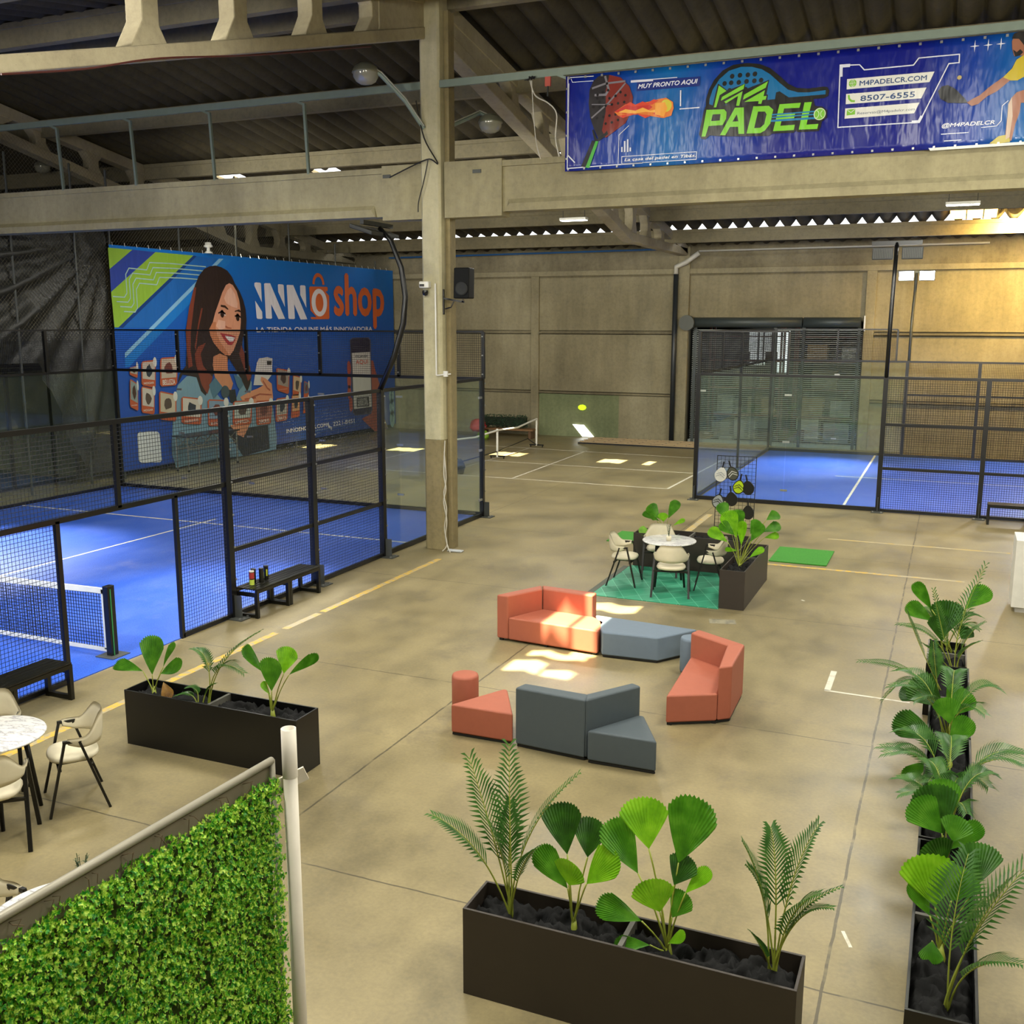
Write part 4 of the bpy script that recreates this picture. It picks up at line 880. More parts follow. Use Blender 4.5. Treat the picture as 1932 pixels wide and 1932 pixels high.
li([[(25.645,3.94),(25.933,3.903),(26.151,3.87),(26.39,3.815),(26.342,3.685),(26.183,3.553),(25.981,3.58),(25.828,3.728)]], 10, 'b0383e', 'printed_lips')
li([[(25.874,3.849),(26.147,3.818),(26.338,3.78),(26.255,3.67),(26.08,3.666),(25.93,3.769)]], 11, 'ece4e6', 'printed_teeth')
li([[(25.024,2.379),(25.325,2.597),(25.661,2.274),(25.203,1.948)], [(26.208,2.651),(26.578,2.514),(26.657,2.291),(26.474,2.155),(26.368,2.258)]], 8, '4f7388', 'printed_collar')
li([ell([(25.76,2.126)][0], .2, .2, 16)], 9, '3f4d54', 'printed_button')
li([[(27.523,3.102),(27.957,3.136),(28.241,3.08),(28.199,2.57),(27.735,2.228),(27.177,2.258),(27.248,2.493),(27.397,2.963)]], 9, 'd3cdcd', 'printed_phone'); li([[(27.933,3.012),(28.188,3.003),(28.163,2.868),(27.939,2.876)]], 10, '222022', 'phone_camera_print')
li([[(27.598,2.515),(27.829,2.441),(28.137,2.255),(28.184,1.762),(27.93,1.583),(26.996,1.65),(26.556,1.813),(26.475,1.922),(27.027,2.077),(27.416,2.149),(27.696,2.23),(27.55,2.383)], [(25.915,1.076),(26.954,1.079),(26.543,0.629),(26.183,0.77)]], 10, 'd8906a', 'printed_hand')
li(stroke([(27.011,1.863),(27.48,1.953),(28.112,1.889)], .05)+stroke([(27.667,2.377),(27.887,2.123),(28.041,2.041)], .06)+stroke([(26.707,1.836),(27.24,1.848)], .05), 11, 'a95840', 'finger_lines')
cards = [[(21.785,3.036),(22.084,3.065),(22.054,2.732),(21.767,2.835)], [(22.236,3.182),(22.8,3.213),(22.73,2.416),(22.188,2.529)], [(22.981,3.261),(23.713,3.269),(23.612,2.452),(22.91,2.448)], [(21.758,2.734),(22.051,2.577),(22,1.821),(21.699,1.967)],
 [(22.175,2.509),(22.687,2.397),(22.623,1.676),(22.12,1.771)], [(22.859,2.333),(23.559,2.188),(23.492,1.403),(22.8,1.526)], [(23.76,2.119),(24.637,1.996),(24.574,1.219),(23.705,1.319)], [(24.902,1.956),(25.832,1.871),(25.783,1.042),(24.858,1.149)],
 [(26.101,1.816),(27.082,1.787),(26.949,1.007),(26.023,1.067)], [(27.233,1.753),(28.116,1.717),(28.006,0.937),(27.215,0.959)], [(28.415,2.771),(29.157,2.652),(29.062,1.845),(28.405,2.019)], [(29.334,2.494),(29.833,2.395),(29.742,1.659),(29.272,1.791)],
 [(29.983,2.26),(30.281,2.142),(30.218,1.705),(29.918,1.637)], [(28.33,1.752),(29.014,1.757),(28.921,0.983),(28.252,0.965)], [(29.231,1.819),(29.726,1.814),(29.642,1.05),(29.136,1.015)], [(29.918,1.637),(30.234,1.678),(30.158,1.164),(29.841,1.111)]]
words = ['', 'HOGAR', 'BELLEZA', 'COCINA', 'HOGAR', 'BELLEZA', 'CUIDADO\nPERSONAL', 'ELECTRO', 'LIMPIEZA', 'DEPORTE', 'ORGANIZACION', '', '', 'ZAPATOS', '', '']
inn = ['a9a59a', 'c3b5a8', 'bfae9c', '8f9894', 'c9bdb2', 'c2b29b', 'd0c4b8', '7f95ac', 'b9bdb6', 'a0685a', '9d8c84', 'c9a98c', '5a6478', 'b4aca4', 'cf9a72', '8a6a60']
def lerp(a, b, t): return (a[0]+(b[0]-a[0])*t, a[1]+(b[1]-a[1])*t)
def bil(q, u, v): return lerp(lerp(q[0], q[1], u), lerp(q[3], q[2], u), v)
crng = random.Random(9)
for q, wd_, ic in zip(cards, words, inn):
    sm = []
    rr = .1
    for (a, b) in ((rr, 0), (1-rr, 0), (1, rr*.7), (1, 1-rr*.7), (1-rr, 1), (rr, 1), (0, 1-rr*.7), (0, rr*.7)): sm.append(bil(q, a, b))
    c_ = li([sm], 12, 'b9552f', 'category_card')
    li([[bil(q, .07, .05), bil(q, .93, .05), bil(q, .93, .72), bil(q, .07, .72)]], 13, ic, 'card_picture')
    pts_ = [bil(q, .5+.3*math.cos(t)*(.6+.4*crng.random()), .4+.28*math.sin(t)*(.6+.4*crng.random())) for t in [2*PI*i/9 for i in range(9)]]
    li([pts_], 14, ['4a2e28', '6d3a34', '54443c', '2e3440'][crng.randrange(4)], 'card_motif')
    ec = bil(q, .92, .08); wq = abs(q[1][0]-q[0][0])
    li([ell(ec, wq*.13, .14, 12)], 15, 'd6d2cc', 'price_tag')
    if wd_:
        a = bil(q, .15, .95); b = bil(q, .85, .78); text(wd_, a, b, pi_(14), 'e8d8cc', bi, 'card_lettering', bold=.018, gloss=.5)
li([[(21.929,1.17),(22.017,1.236),(22.722,1.183),(22.802,1.115),(22.843,0.344),(22.752,0.293),(22.021,0.368),(21.925,0.44)]], 4, 'd2d2d4', 'blank_white_card')
WH = 'e9e4ee'
li([[(27.48,5.496),(27.56,5.519),(27.775,5.516),(27.822,5.489),(27.828,4.895),(27.473,5.41)], [(27.48,4.947),(27.823,4.592),(27.825,4.395),(27.774,4.361),(27.558,4.37),(27.521,4.404)], [(27.983,5.485),(28.041,5.511),(28.312,5.516),(29.055,4.376),(28.686,4.364),(28.316,4.845),(28.335,4.398),(28.283,4.373),(28.036,4.381),(28.005,4.406)],
    [(28.727,5.48),(28.779,5.502),(29,5.5),(29.05,5.471),(29.072,4.766),(28.729,5.251)], [(29.214,5.477),(29.259,5.498),(29.592,5.499),(30.353,4.365),(29.949,4.353),(29.605,4.866),(29.619,4.394),(29.564,4.368),(29.29,4.372),(29.249,4.402)], [(29.983,5.481),(30.039,5.509),(30.258,5.511),(30.311,5.482),(30.321,4.753),(29.983,5.183)]], 4, WH, 'logo_letters')
li([[(30.53,5.447),(30.588,5.485),(31.61,5.507),(31.678,5.483),(31.671,5.364),(31.532,5.339),(31.76,5.2),(31.736,4.414),(31.674,4.376),(30.633,4.366),(30.542,4.408),(30.59,4.44),(30.921,4.442),(30.558,4.672)]], 4, 'd9662e', 'logo_bag')
oc = [(31.123,4.945),(31.608,4.954),(31.151,5.424)]; rx = abs(oc[1][0]-oc[0][0]); ry = abs(oc[2][1]-oc[0][1])
li([ell(oc[0], rx, ry, 28)], 5, WH, 'logo_ring'); li([ell(oc[0], rx*.5, ry*.66, 28)], 6, 'd9662e', 'logo_ring_hole')
hc = [(31.102,5.57),(31.41,5.581),(31.121,5.899)]; hx_ = abs(hc[1][0]-hc[0][0]); hy_ = abs(hc[2][1]-hc[0][1])
li(stroke([(hc[0][0]+hx_*math.cos(PI*i/14), hc[0][1]+hy_*math.sin(PI*i/14)) for i in range(15)], .13), 5, 'd9662e', 'bag_handle')
text('shop', *[(32.098,4.075),(35.575,5.98)], pi_(4), 'd9662e', bi, 'shop_lettering', bold=.0185, gloss=.5)
text('LA TIENDA ONLINE MÁS INNOVADORA', *[(27.488,3.945),(34.681,4.136)], pi_(4), WH, bi, 'tagline', bold=.018, gloss=.5)
text('INNOSHOPCR.COM-', *[(28.887,0.534),(31.431,0.666)], pi_(4), WH, bi, 'web_address', bold=.018, gloss=.5)
text('2221-8451', *[(31.76,0.516),(33.221,0.664)], pi_(4), WH, bi, 'phone_number', bold=.018, gloss=.5)
hs = [(31.576,0.557)][0]; li(stroke([(hs[0]-.16, hs[1]+.1), (hs[0]-.08, hs[1]-.05), (hs[0]+.1, hs[1]-.12)], .1), 4, WH, 'handset_icon')
li(stroke([(30.495,0.443),(33.259,0.48),(33.549,0.631)], .03)+stroke([(30.49,0.349),(33.394,0.367),(33.736,0.565)], .02), 4, '4f74b0', 'thin_line')
li([[(34.496,2.821),(34.715,2.789),(34.802,2.506),(35.219,1.715),(35.328,0.665),(35.717,0.05),(34.691,0.042),(33.739,0.615),(34.475,0.759)]], 4, 'a95846', 'printed_hand')
li([ell(c, .13, .28, 16) for c in [(32.94,2.579),(32.933,2.09),(32.925,1.673),(33.008,1.223)]], 4, 'b8503e', 'printed_fingers')
li([[(33.189,3.688),(34.366,3.698),(34.531,3.6),(34.54,0.882),(34.376,0.746),(33.273,0.774),(33.117,0.904),(33.048,3.617)]], 5, '5a5a72', 'phone_edge')
li([[(33.21,3.663),(34.34,3.671),(34.477,3.589),(34.482,0.912),(34.352,0.774),(33.298,0.802),(33.164,0.918),(33.093,3.601)]], 6, '26203e', 'phone_body_print')
li([[(33.152,3.14),(34.461,3.137),(34.477,1.028),(33.192,1.023)]], 7, 'd6d3d2', 'phone_screen_print')
text('ESCANEA', *[(33.391,2.955),(34.262,3.034)], pi_(8), '2b2a30', bi, 'phone_lettering', bold=.018, gloss=.5)
text('AQUI', *[(33.406,2.679),(34.288,2.858)], pi_(8), 'd06a5c', bi, 'phone_lettering', bold=.018, gloss=.5)
li([[(33.391,1.44),(34.285,1.437),(34.297,1.054),(33.392,1.08)]], 8, '33323a', 'dark_label')
text('Y CONOCE\nTODOS LOS\nPRODUCTOS', *[(33.459,1.111),(34.229,1.39)], pi_(9), 'c9c7c4', bi, 'label_lettering', bold=.018, gloss=.5)
sc3 = [(36.06,1.35),(36.079,0.897),(36.091,0.417)]
li([ell(c, .2, .34, 20) for c in sc3], 4, '8fb0b4', 'social_circles')
text('f', (sc3[0][0]-.07, sc3[0][1]-.2), (sc3[0][0]+.07, sc3[0][1]+.2), pi_(5), '2c5a78', bi, 'social_icon', bold=.018, gloss=.5)
li(stroke(ell(sc3[1], .09, .15, 12), .04), 5, '2c5a78', 'social_icon'); li(stroke([(sc3[2][0]-.04, sc3[2][1]-.12), (sc3[2][0]+.02, sc3[2][1]+.16), (sc3[2][0]+.08, sc3[2][1]+.1)], .05), 5, '2c5a78', 'social_icon')
li([[(35.29,0.746),(35.744,0.061),(35.302,0.062)]], 4, 'bd9a70', 'tan_corner')

# ------------------------------------------------------------------ benches
def slat_bench():
    t = thing('slatted_bench', '', 'bench', (0,0,0), 0, 'black slatted benches beside the courts')
    L, Wd, Hh = 1.62, .40, .44
    for i in range(5):
        x = -Wd/2+.04+i*.08; MB().box(x-.034, x+.034, -L/2, L/2, Hh-.02, Hh).build('seat_slat', M['bench'], t, bevel=.004)
    fr = MB(); fr.box(-Wd/2, -Wd/2+.04, -L/2, L/2, Hh-.07, Hh-.022).box(Wd/2-.04, Wd/2, -L/2, L/2, Hh-.07, Hh-.022); fr.build('seat_frame', M['bench'], t)
    for y in (-L/2+.025, -.03, .03, L/2-.025):
        m = MB()
        for x in (-Wd/2+.025, Wd/2-.025): m.box(x-.025, x+.025, y-.025, y+.025, 0, Hh-.07)
        m.box(-Wd/2+.05, Wd/2-.05, y-.025, y+.025, 0.01, .055).box(-Wd/2+.05, Wd/2-.05, y-.025, y+.025, Hh-.12, Hh-.07)
        m.build('leg_frame', M['bench'], t)
    return t
b0 = slat_bench()
place(b0, 'black slatted bench with ball tubes on it, beside the left court', (-9.27, 12.52, 0), 0)
b1 = copy_tree(b0); place(b1, 'black slatted bench at the left edge of the photo, beside the net', (-9.2, 7.42, 0), 0)
b2 = copy_tree(b0); place(b2, 'black slatted bench by the right court at the right edge', (1.66, 24.0, 0), PI/2)
def ball_tube(loc, label, mat, half=False):
    t = thing('ball_tube', label, 'ball tube', loc, rng.random()*6, 'tennis ball tubes on the bench')
    MB().lathe([(.036, 0), (.036, .2)], 16).build('tube_body', mat, t, smooth=False)
    MB().lathe([(.038, .2), (.038, .215), (.03, .216)], 16).build('tube_lid', M['white'] if half else M['black'], t)
    if half: MB().lathe([(.0365, .005), (.0365, .085)], 16, caps=False).build('visible_balls', flat('ball_felt', 'b9cc4a', .8), t); MB().lathe([(.037, .1), (.037, .19)], 16, caps=False).build('red_label', flat('red_label', 'a0302c', .4), t)
    else: MB().cbox((.0, -.0365, .11), (.02, .002, .1)).build('printed_label', flat('lime_print', 'b7c43b', .5), t)
tbk = flat('tube_black', '15140f', .25)
ball_tube((-9.30, 11.90, .441), 'clear ball tube showing yellow balls and a red label, nearest on the bench', tbk, True)
ball_tube((-9.36, 12.02, .441), 'black ball tube with pale lid just behind the red labelled one', tbk)
ball_tube((-9.28, 12.10, .441), 'black ball tube with lime lettering in the middle of the group', tbk)
ball_tube((-9.32, 12.27, .441), 'black ball tube with lime lettering, furthest along the bench', tbk)
# ------------------------------------------------------------------ modular sofas
def fabric(name, c):
    n = N(name); f = n.noise(14, 4); n.set(color=n.mix(f, tuple(int(c[i:i+2],16)/255*.94 for i in (0,2,4)), c), rough=.6, spec=.35); n.bump(n.noise(220, 2), .12, .004); return n.m
M['coral'] = fabric('coral_vinyl', 'a85f49'); M['slate'] = fabric('slate_vinyl', '4d565b'); M['bluegrey'] = fabric('blue_grey_vinyl', '6c7b8a')
M['feet'] = flat('sofa_feet', '0c0c0b', .6)
def pad(poly, z0, z1, mat, parent, name, b=.022):
    return MB().prism(poly, z0, z1).build(name, mat, parent, bevel=b, seg=3)
def feet(pts, parent):
    for x, y in pts: MB().cbox((x, y, .015), (.05, .05, .03)).build('foot', M['feet'], parent)
def plinth(poly, parent):
    cx = sum(p[0] for p in poly)/len(poly); cy = sum(p[1] for p in poly)/len(poly)
    MB().prism([(cx+(x-cx)*.96, cy+(y-cy)*.96) for x, y in poly], .006, .03).build('plinth', M['feet'], parent)
def rel(pts, c): return [(x-c[0], y-c[1]) for x, y in pts]
# coral corner sofa at the back
c = (-4.7, 12.45)
s1 = thing('corner_sofa', 'coral sofa with arm and back, sunlit, at the back left of the circle', 'sofa', (*c, 0))
seat = rel([(-5.29, 12.18), (-3.99, 12.08), (-4.25, 12.55), (-5.0, 12.62)], c)
pad(rel([(-5.30, 12.18), (-3.99, 12.08), (-4.04, 12.50), (-4.28, 12.70), (-5.02, 12.78)], c), .03, .34, M['coral'], s1, 'seat')
pad(rel([(-5.48, 12.20), (-5.31, 12.185), (-5.02, 12.72), (-5.11, 12.92)], c), .03, .635, M['coral'], s1, 'arm')
pad(rel([(-5.10, 12.92), (-5.02, 12.74), (-4.27, 12.66), (-4.27, 12.85)], c), .03, .635, M['coral'], s1, 'backrest')
feet(rel([(-5.42, 12.24), (-4.05, 12.14), (-4.75, 12.19), (-4.35, 12.78), (-5.05, 12.84)], c), s1)
# blue grey trapezoid bench
c = (-3.5, 12.4)
s2 = thing('trapezoid_bench', 'blue grey backless trapezoid bench beside the sunlit coral sofa', 'bench', (*c, 0))
tz = rel([(-3.93, 12.06), (-3.20, 12.10), (-2.83, 12.66), (-4.26, 12.78)], c)
pad(tz, .03, .34, M['bluegrey'], s2, 'seat'); plinth(tz, s2)
# round stools
def stool(loc, mat, label):
    t = thing('round_stool', label, 'stool', loc)
    MB().lathe([(.14, .02), (.148, .05), (.148, .43), (.14, .455), (.12, .462), (0.001, .464)], 32).build('seat', mat, t, smooth=True)
    MB().lathe([(.12, 0), (.12, .02)], 20).build('base', M['feet'], t)
stool((-4.70, 9.62, 0), M['coral'], 'coral round drum stool at the left of the seating circle')
stool((-2.72, 11.93, 0), M['bluegrey'], 'blue grey round drum stool half hidden by the right coral sofa')
# right coral sofa
c = (-2.25, 10.9)
s3 = thing('angled_sofa', 'coral sofa turned left, at the right side of the seating circle', 'sofa', (*c, 0))
pad(rel([(-2.58, 10.16), (-2.09, 10.43), (-2.17, 11.35), (-2.65, 11.55)], c), .03, .34, M['coral'], s3, 'seat')
pad(rel([(-2.09, 10.44), (-1.965, 10.545), (-1.985, 11.36), (-2.17, 11.30)], c), .03, .635, M['coral'], s3, 'arm')
pad(rel([(-2.16, 11.25), (-1.985, 11.35), (-2.60, 11.72), (-2.66, 11.55)], c), .03, .635, M['coral'], s3, 'backrest')
feet(rel([(-2.55, 10.22), (-2.12, 10.45), (-2.0, 10.6), (-2.03, 11.3)], c), s3); plinth(rel([(-2.58, 10.16), (-2.09, 10.43), (-1.965, 10.545), (-1.985, 11.36), (-2.6, 11.7)], c), s3)
# coral wedge
c = (-4.2, 9.2)
s4 = thing('wedge_ottoman', 'coral triangular ottoman beside the coral round stool', 'ottoman', (*c, 0))
wl = rel([(-4.58, 9.02), (-3.875, 9.03), (-4.21, 9.66), (-4.26, 9.66)], c); pad(wl, .03, .34, M['coral'], s4, 'seat'); plinth(wl, s4)
c = (-3.4, 9.2)
s5 = thing('corner_sofa', 'dark slate sofa seen from behind at the front of the circle', 'sofa', (*c, 0))
pad(rel([(-3.845, 9.01), (-3.075, 8.955), (-3.10, 9.13), (-3.80, 9.17)], c), .03, .635, M['slate'], s5, 'backrest')
pad(rel([(-3.075, 8.96), (-2.69, 9.56), (-2.80, 9.62), (-3.13, 9.12)], c), .03, .635, M['slate'], s5, 'arm')
pad(rel([(-3.82, 9.16), (-3.11, 9.12), (-2.80, 9.62), (-3.3, 9.85), (-3.95, 9.62)], c), .03, .34, M['bluegrey'], s5, 'seat')
plinth(rel([(-3.845, 9.01), (-3.075, 8.955), (-2.75, 9.5), (-3.3, 9.8), (-3.85, 9.5)], c), s5)
c = (-2.7, 9.1)
s6 = thing('wedge_ottoman', 'dark slate triangular ottoman at the front right of the circle', 'ottoman', (*c, 0))
wr = rel([(-3.045, 8.925), (-2.345, 8.935), (-2.64, 9.52), (-2.70, 9.52)], c); pad(wr, .03, .34, M['slate'], s6, 'seat'); plinth(wr, s6)
# ------------------------------------------------------------------ tables and chairs
def marble():
    n = N('white_marble'); v = n.noise(3.2, 8, n.co((1, 3.2, 1)), .62)
    band = n.math('ABSOLUTE', n.math('SUBTRACT', v, .5))
    n.set(color=n.ramp(band, [(.0, '9a979c'), (.012, 'c5c3c4'), (.045, 'e2e0dc')]), rough=.22, coat=.3); return n.m
M['marble'] = marble(); M['cream'] = fabric('cream_leather', 'dad1b6'); M['chairmetal'] = flat('chair_legs', '1b1a17', .35, .3)
def table(label, loc, rz):
    t = thing('round_table', label, 'table', loc, rz, 'round marble tables')
    MB().lathe([(.0, .722), (.41, .722), (.435, .73), (.44, .74), (.436, .748), (.43, .75), (.0, .75)], 48, caps=False).build('tabletop', M['marble'], t, smooth=True)
    for a in range(4):
        th = PI/4+a*PI/2; x, y = math.cos(th), math.sin(th)
        MB().tube([(x*.25, y*.25, .722), (x*.34, y*.34, 0)], [.026, .018], 10).build('leg', M['chairmetal'], t, smooth=True)
    MB().box(-.2, .2, -.02, .02, .69, .722).box(-.02, .02, -.2, .2, .69, .722).build('top_brace', M['chairmetal'], t)
    return t
def mkchair():
    t = thing('leather_armchair', '', 'chair', (0,0,0), 0, 'cream armchairs at the marble tables')
    # local: sitter faces -Y
    m = MB(); prof = [(.0,.43),(.17,.43),(.215,.445),(.228,.47),(.215,.495),(.17,.51),(.0,.512)]
    n = 28
    for r, z in prof:
        for k in range(n):
            th = 2*PI*k/n; ex = 2.8; ca, sa = math.cos(th), math.sin(th)
            rr = r/((abs(ca)**ex+abs(sa)**ex)**(1/ex)); m.v.append((rr*ca*1.0, rr*sa*.95-.01, z))
    for i in range(len(prof)-1):
        for k in range(n): m.f.append((i*n+k, i*n+(k+1)%n, (i+1)*n+(k+1)%n, (i+1)*n+k))
    m.build('seat', M['cream'], t, smooth=True)
    m = MB(); nt, nz = 30, 6
    def P(th, v, off):
        a = abs(th)/R(105); q_ = min(1, max(0, (a-.28)/.42)); top = .85-.165*(q_*q_*(3-2*q_)); botz = .565+.02*a
        if a > .75: botz += (a-.75)*.15
        z = botz+(top-botz)*v; r = .255+off+.02*(v-.5)
        return (math.sin(th)*r*1.03, math.cos(th)*r*.95+.0, z)
    for side in (0, 1):
        for i in range(nt+1):
            th = R(-105)+R(210)*i/nt
            for j in range(nz+1):
                v = j/nz; rnd = .014*math.sqrt(max(0, 1-(2*v-1)**4)); m.v.append(P(th, v, rnd if side else -rnd))
    b = (nt+1)*(nz+1)
    for i in range(nt):
        for j in range(nz):
            a = i*(nz+1)+j; m.f.append((a, a+1, a+nz+2, a+nz+1)); m.f.append((b+a, b+a+nz+1, b+a+nz+2, b+a+1))
    for i in range(nt):
        for j in (0, nz):
            a = i*(nz+1)+j; q = (a, a+nz+1, b+a+nz+1, b+a); m.f.append(q if j == 0 else q[::-1])
    for i in (0, nt):
        for j in range(nz):
            a = i*(nz+1)+j; q = (a, b+a, b+a+1, a+1); m.f.append(q if i == 0 else q[::-1])
    m.build('backrest', M['cream'], t, smooth=True)
    for sx in (-1, 1):
        x = sx*.262
        MB().bar((x, -.09, .655), (x+sx*.03, -.25, 0), .022, .034, (1,0,0)).build('leg', M['chairmetal'], t)
        MB().bar((x, .03, .655), (x+sx*.03, .24, 0), .022, .034, (1,0,0)).build('leg', M['chairmetal'], t)
        MB().box(x-.014, x+.014, -.105, .05, .645, .672).build('armrest', M['chairmetal'], t, bevel=.003)
    MB().box(-.27, .27, -.16, -.13, .40, .425).box(-.27, .27, .1, .13, .40, .425).box(-.15, .15, -.16, .13, .415, .43).build('seat_frame', M['chairmetal'], t)
    return t
TA = (-4.11, 16.08)
table('round white marble table with small potted plant, inside the planter corner', (*TA, 0), R(20))
ch0 = mkchair()
def chair(first, label, x, y, ang):
    o = first or copy_tree(ch0); place(o, label, (x, y, 0), ang)
chair(ch0, 'cream armchair at the near side of the planter corner table, back to the camera', -3.90, 15.42, PI+R(12))
chair(None, 'cream armchair left of the planter corner table', -4.80, 15.85, R(90)+R(5))
chair(None, 'cream armchair right of the planter corner table', -3.42, 16.12, R(-90)+R(10))
chair(None, 'cream armchair behind the planter corner table, against the planter', -4.42, 16.66, R(14))
TB = (-7.42, 5.86)
table('round marble table cut by the left edge, beside the black planter', (*TB, 0), R(10))
chair(None, 'cream armchair right of the left edge table, seen side on', -7.02, 6.36, R(-38))
chair(None, 'cream armchair near side of the left edge table, seen from behind', -7.02, 5.50, R(-140))
chair(None, 'cream armchair beyond the left edge table, only its back showing', -7.98, 6.28, R(40))
TC_ = (-4.68, 4.06)
table('round marble table lowest in the photo, half hidden by the leafy panel', (*TC_, 0), R(5))
chair(None, 'cream armchair at the bottom left corner beside the lowest table', -5.36, 4.02, R(88))
# little pots
def pot(loc, label, small=1.0):
    t = thing('potted_plant', label, 'plant', loc)
    MB().lathe([(.03, 0), (.038, .005), (.042, .08), (.036, .08), (.034, .07), (.0, .07)], 20, caps=False).build('pot', M['cream'], t, smooth=True)
    m = MB(); rg = random.Random(3)
    for s in range(7):
        a = rg.random()*6.28; ln = .16*small+rg.random()*.06; dx, dy = math.cos(a)*.04, math.sin(a)*.04
        m.bar((0, 0, .07), (dx, dy, .07+ln), .003)
        for k in range(9):
            f = .2+.8*k/9; px, py, pz = dx*f, dy*f, .07+ln*f; b = rg.random()*6.28
            q = Vector((math.cos(b), math.sin(b), .5))*.022; w_ = Vector((-math.sin(b), math.cos(b), 0))*.006; c = Vector((px, py, pz))
            m.add([c, c+q*.5+w_, c+q, c+q*.5-w_], [(0,1,2,3)])
    m.build('foliage', flat('herb_green', '2f4526', .6), t)
pot((-4.10, 16.0, .751), 'small cream pot with dark sprigs on the planter corner table')
pot((-4.72, 4.26, .751), 'dark sprig pot on the lowest table behind the leafy panel')
# ------------------------------------------------------------------ rug and turf strips
rn = N('green_tile_rug'); sx_ = rn.n('ShaderNodeSeparateXYZ'); rn.l(rn.co(), sx_.inputs[0])
u_ = rn.math('ADD', rn.math('MULTIPLY', sx_.outputs[0], 2.0), sx_.outputs[1]); v_ = rn.math('SUBTRACT', sx_.outputs[0], rn.math('MULTIPLY', sx_.outputs[1], 1.0))
g1 = rn.math('LESS_THAN', rn.math('FRACT', rn.math('MULTIPLY', u_, 1.7)), .035); g2 = rn.math('LESS_THAN', rn.math('FRACT', rn.math('MULTIPLY', v_, 2.1)), .03)
tile = rn.n('ShaderNodeTexWhiteNoise'); cmb = rn.n('ShaderNodeCombineXYZ'); rn.l(rn.math('FLOOR', rn.math('MULTIPLY', u_, 1.7)), cmb.inputs[0]); rn.l(rn.math('FLOOR', rn.math('MULTIPLY', v_, 2.1)), cmb.inputs[1]); rn.l(cmb.outputs[0], tile.inputs[0])
rn.set(color=rn.mix(rn.math('MAXIMUM', g1, g2), rn.ramp(tile.outputs['Value'], [(0, '277f60'), (.5, '31916e'), (1, '41a580')]), '72c2a0'), rough=.45)
rg_ = MB().box(-5.06, -3.03, 14.9, 17.1, .002, .012).build('floor_mat', rn.m); tag(rg_, 'teal green tiled mat under the planter corner table', 'mat')
MB().box(-5.16, -5.062, 14.98, 17.0, .002, .014).build('mat_edge', flat('mat_edge', '4f5246', .6), rg_)
tg = N('artificial_grass'); tg.set(color=tg.ramp(tg.noise(120, 3), [(.3, '1e6410'), (.6, '3b8f22'), (.8, '57a834')]), rough=.8); tg.bump(tg.noise(150, 2), .6, .01)
for nm_, x0, x1, y0, y1 in (('bright artificial grass strip left of the planter corner', -6.1, -5.05, 18.9, 19.92), ('bright artificial grass strip right of the planter corner', -2.86, -1.85, 18.42, 19.7)):
    tag(MB().box(x0, x1, y0, y1, .002, .02).build('grass_mat', tg.m), nm_, 'mat')

# ------------------------------------------------------------------ planters
M['planter'] = flat('planter_laminate', '322b24', .5, bump=.05, bs=80)
M['planterblk'] = flat('black_planter', '0d0d0d', .35)
M['planteredge'] = flat('worn_planter_edge', '55534b', .6)
ln_ = N('black_liner_cloth'); ln_.set(color=ln_.mix(ln_.noise(6, 4), '030303', '0d0d0c'), rough=.8, spec=.25); ln_.bump(ln_.noise(160, 2), .3, .004); M['liner'] = ln_.m
def planter(x0, x1, y0, y1, z, label, mat, seed, group=None, wob=0):
    cx, cy = (x0+x1)/2, (y0+y1)/2; lx, ly = x1-x0, y1-y0; th = .018
    t = thing('planter_box', label, 'planter', (cx, cy, 0), 0, group)
    MB().box(-lx/2, lx/2, -ly/2, -ly/2+th, 0, z).build('side_panel', mat, t, bevel=.002)
    MB().box(-lx/2, lx/2, ly/2-th, ly/2, 0, z).build('side_panel', mat, t, bevel=.002)
    MB().box(-lx/2, -lx/2+th, -ly/2+th, ly/2-th, 0, z).build('end_panel', mat, t, bevel=.002)
    MB().box(lx/2-th, lx/2, -ly/2+th, ly/2-th, 0, z).build('end_panel', mat, t, bevel=.002)
    e = MB()
    if lx > ly: e.box(-.015, .015, -ly/2+th, ly/2-th, z-.12, z-.004)
    else: e.box(-lx/2+th, lx/2-th, -.015, .015, z-.12, z-.004)
    e.build('divider', M['planteredge'], t)
    r_ = random.Random(seed); n = 100; nn = 22; mb = MB(); a, b = (n, nn) if lx > ly else (nn, n)
    off = Vector((r_.random()*50, r_.random()*50, 0))
    for i in range(a+1):
        for j in range(b+1):
            x = -lx/2+th+(lx-2*th)*i/a; y = -ly/2+th+(ly-2*th)*j/b
            q = Vector((x*7, y*7, 0))+off
            h = .07*(1-abs(noise.noise(q)*2))+.05*(1-abs(noise.noise(q*2.3)*2))+.02*(1-abs(noise.noise(q*5)*2))+.05*noise.noise(q*.5)
            ed = min(1, min(x+lx/2, lx/2-x, y+ly/2, ly/2-y)/.05)
            mb.v.append((x, y, z-.19+h*ed+.03))
    for i in range(a):
        for j in range(b): k = i*(b+1)+j; mb.f.append((k, k+b+1, k+b+2, k+1))
    mb.build('liner_cloth', M['liner'], t, smooth=True)
    return t
planter(-7.52, -5.43, 7.50, 7.87, .58, 'black planter trough with three plants beside the left court', M['planterblk'], 1)
planter(-2.62, -.556, 5.30, 5.66, .60, 'dark brown planter trough with four plants at the bottom of the photo', M['planter'], 2)
planter(-3.04, -2.66, 14.97, 17.04, .60, 'dark planter trough forming the right side of the table corner', M['planter'], 3)
planter(-5.03, -3.05, 17.13, 17.62, .60, 'dark planter trough behind the corner table', M['planter'], 4)
planter(0.0, .37, 5.38, 7.42, .60, 'dark planter trough nearest the camera in the right hand row', M['planterblk'], 5, 'planter troughs in the right hand row')
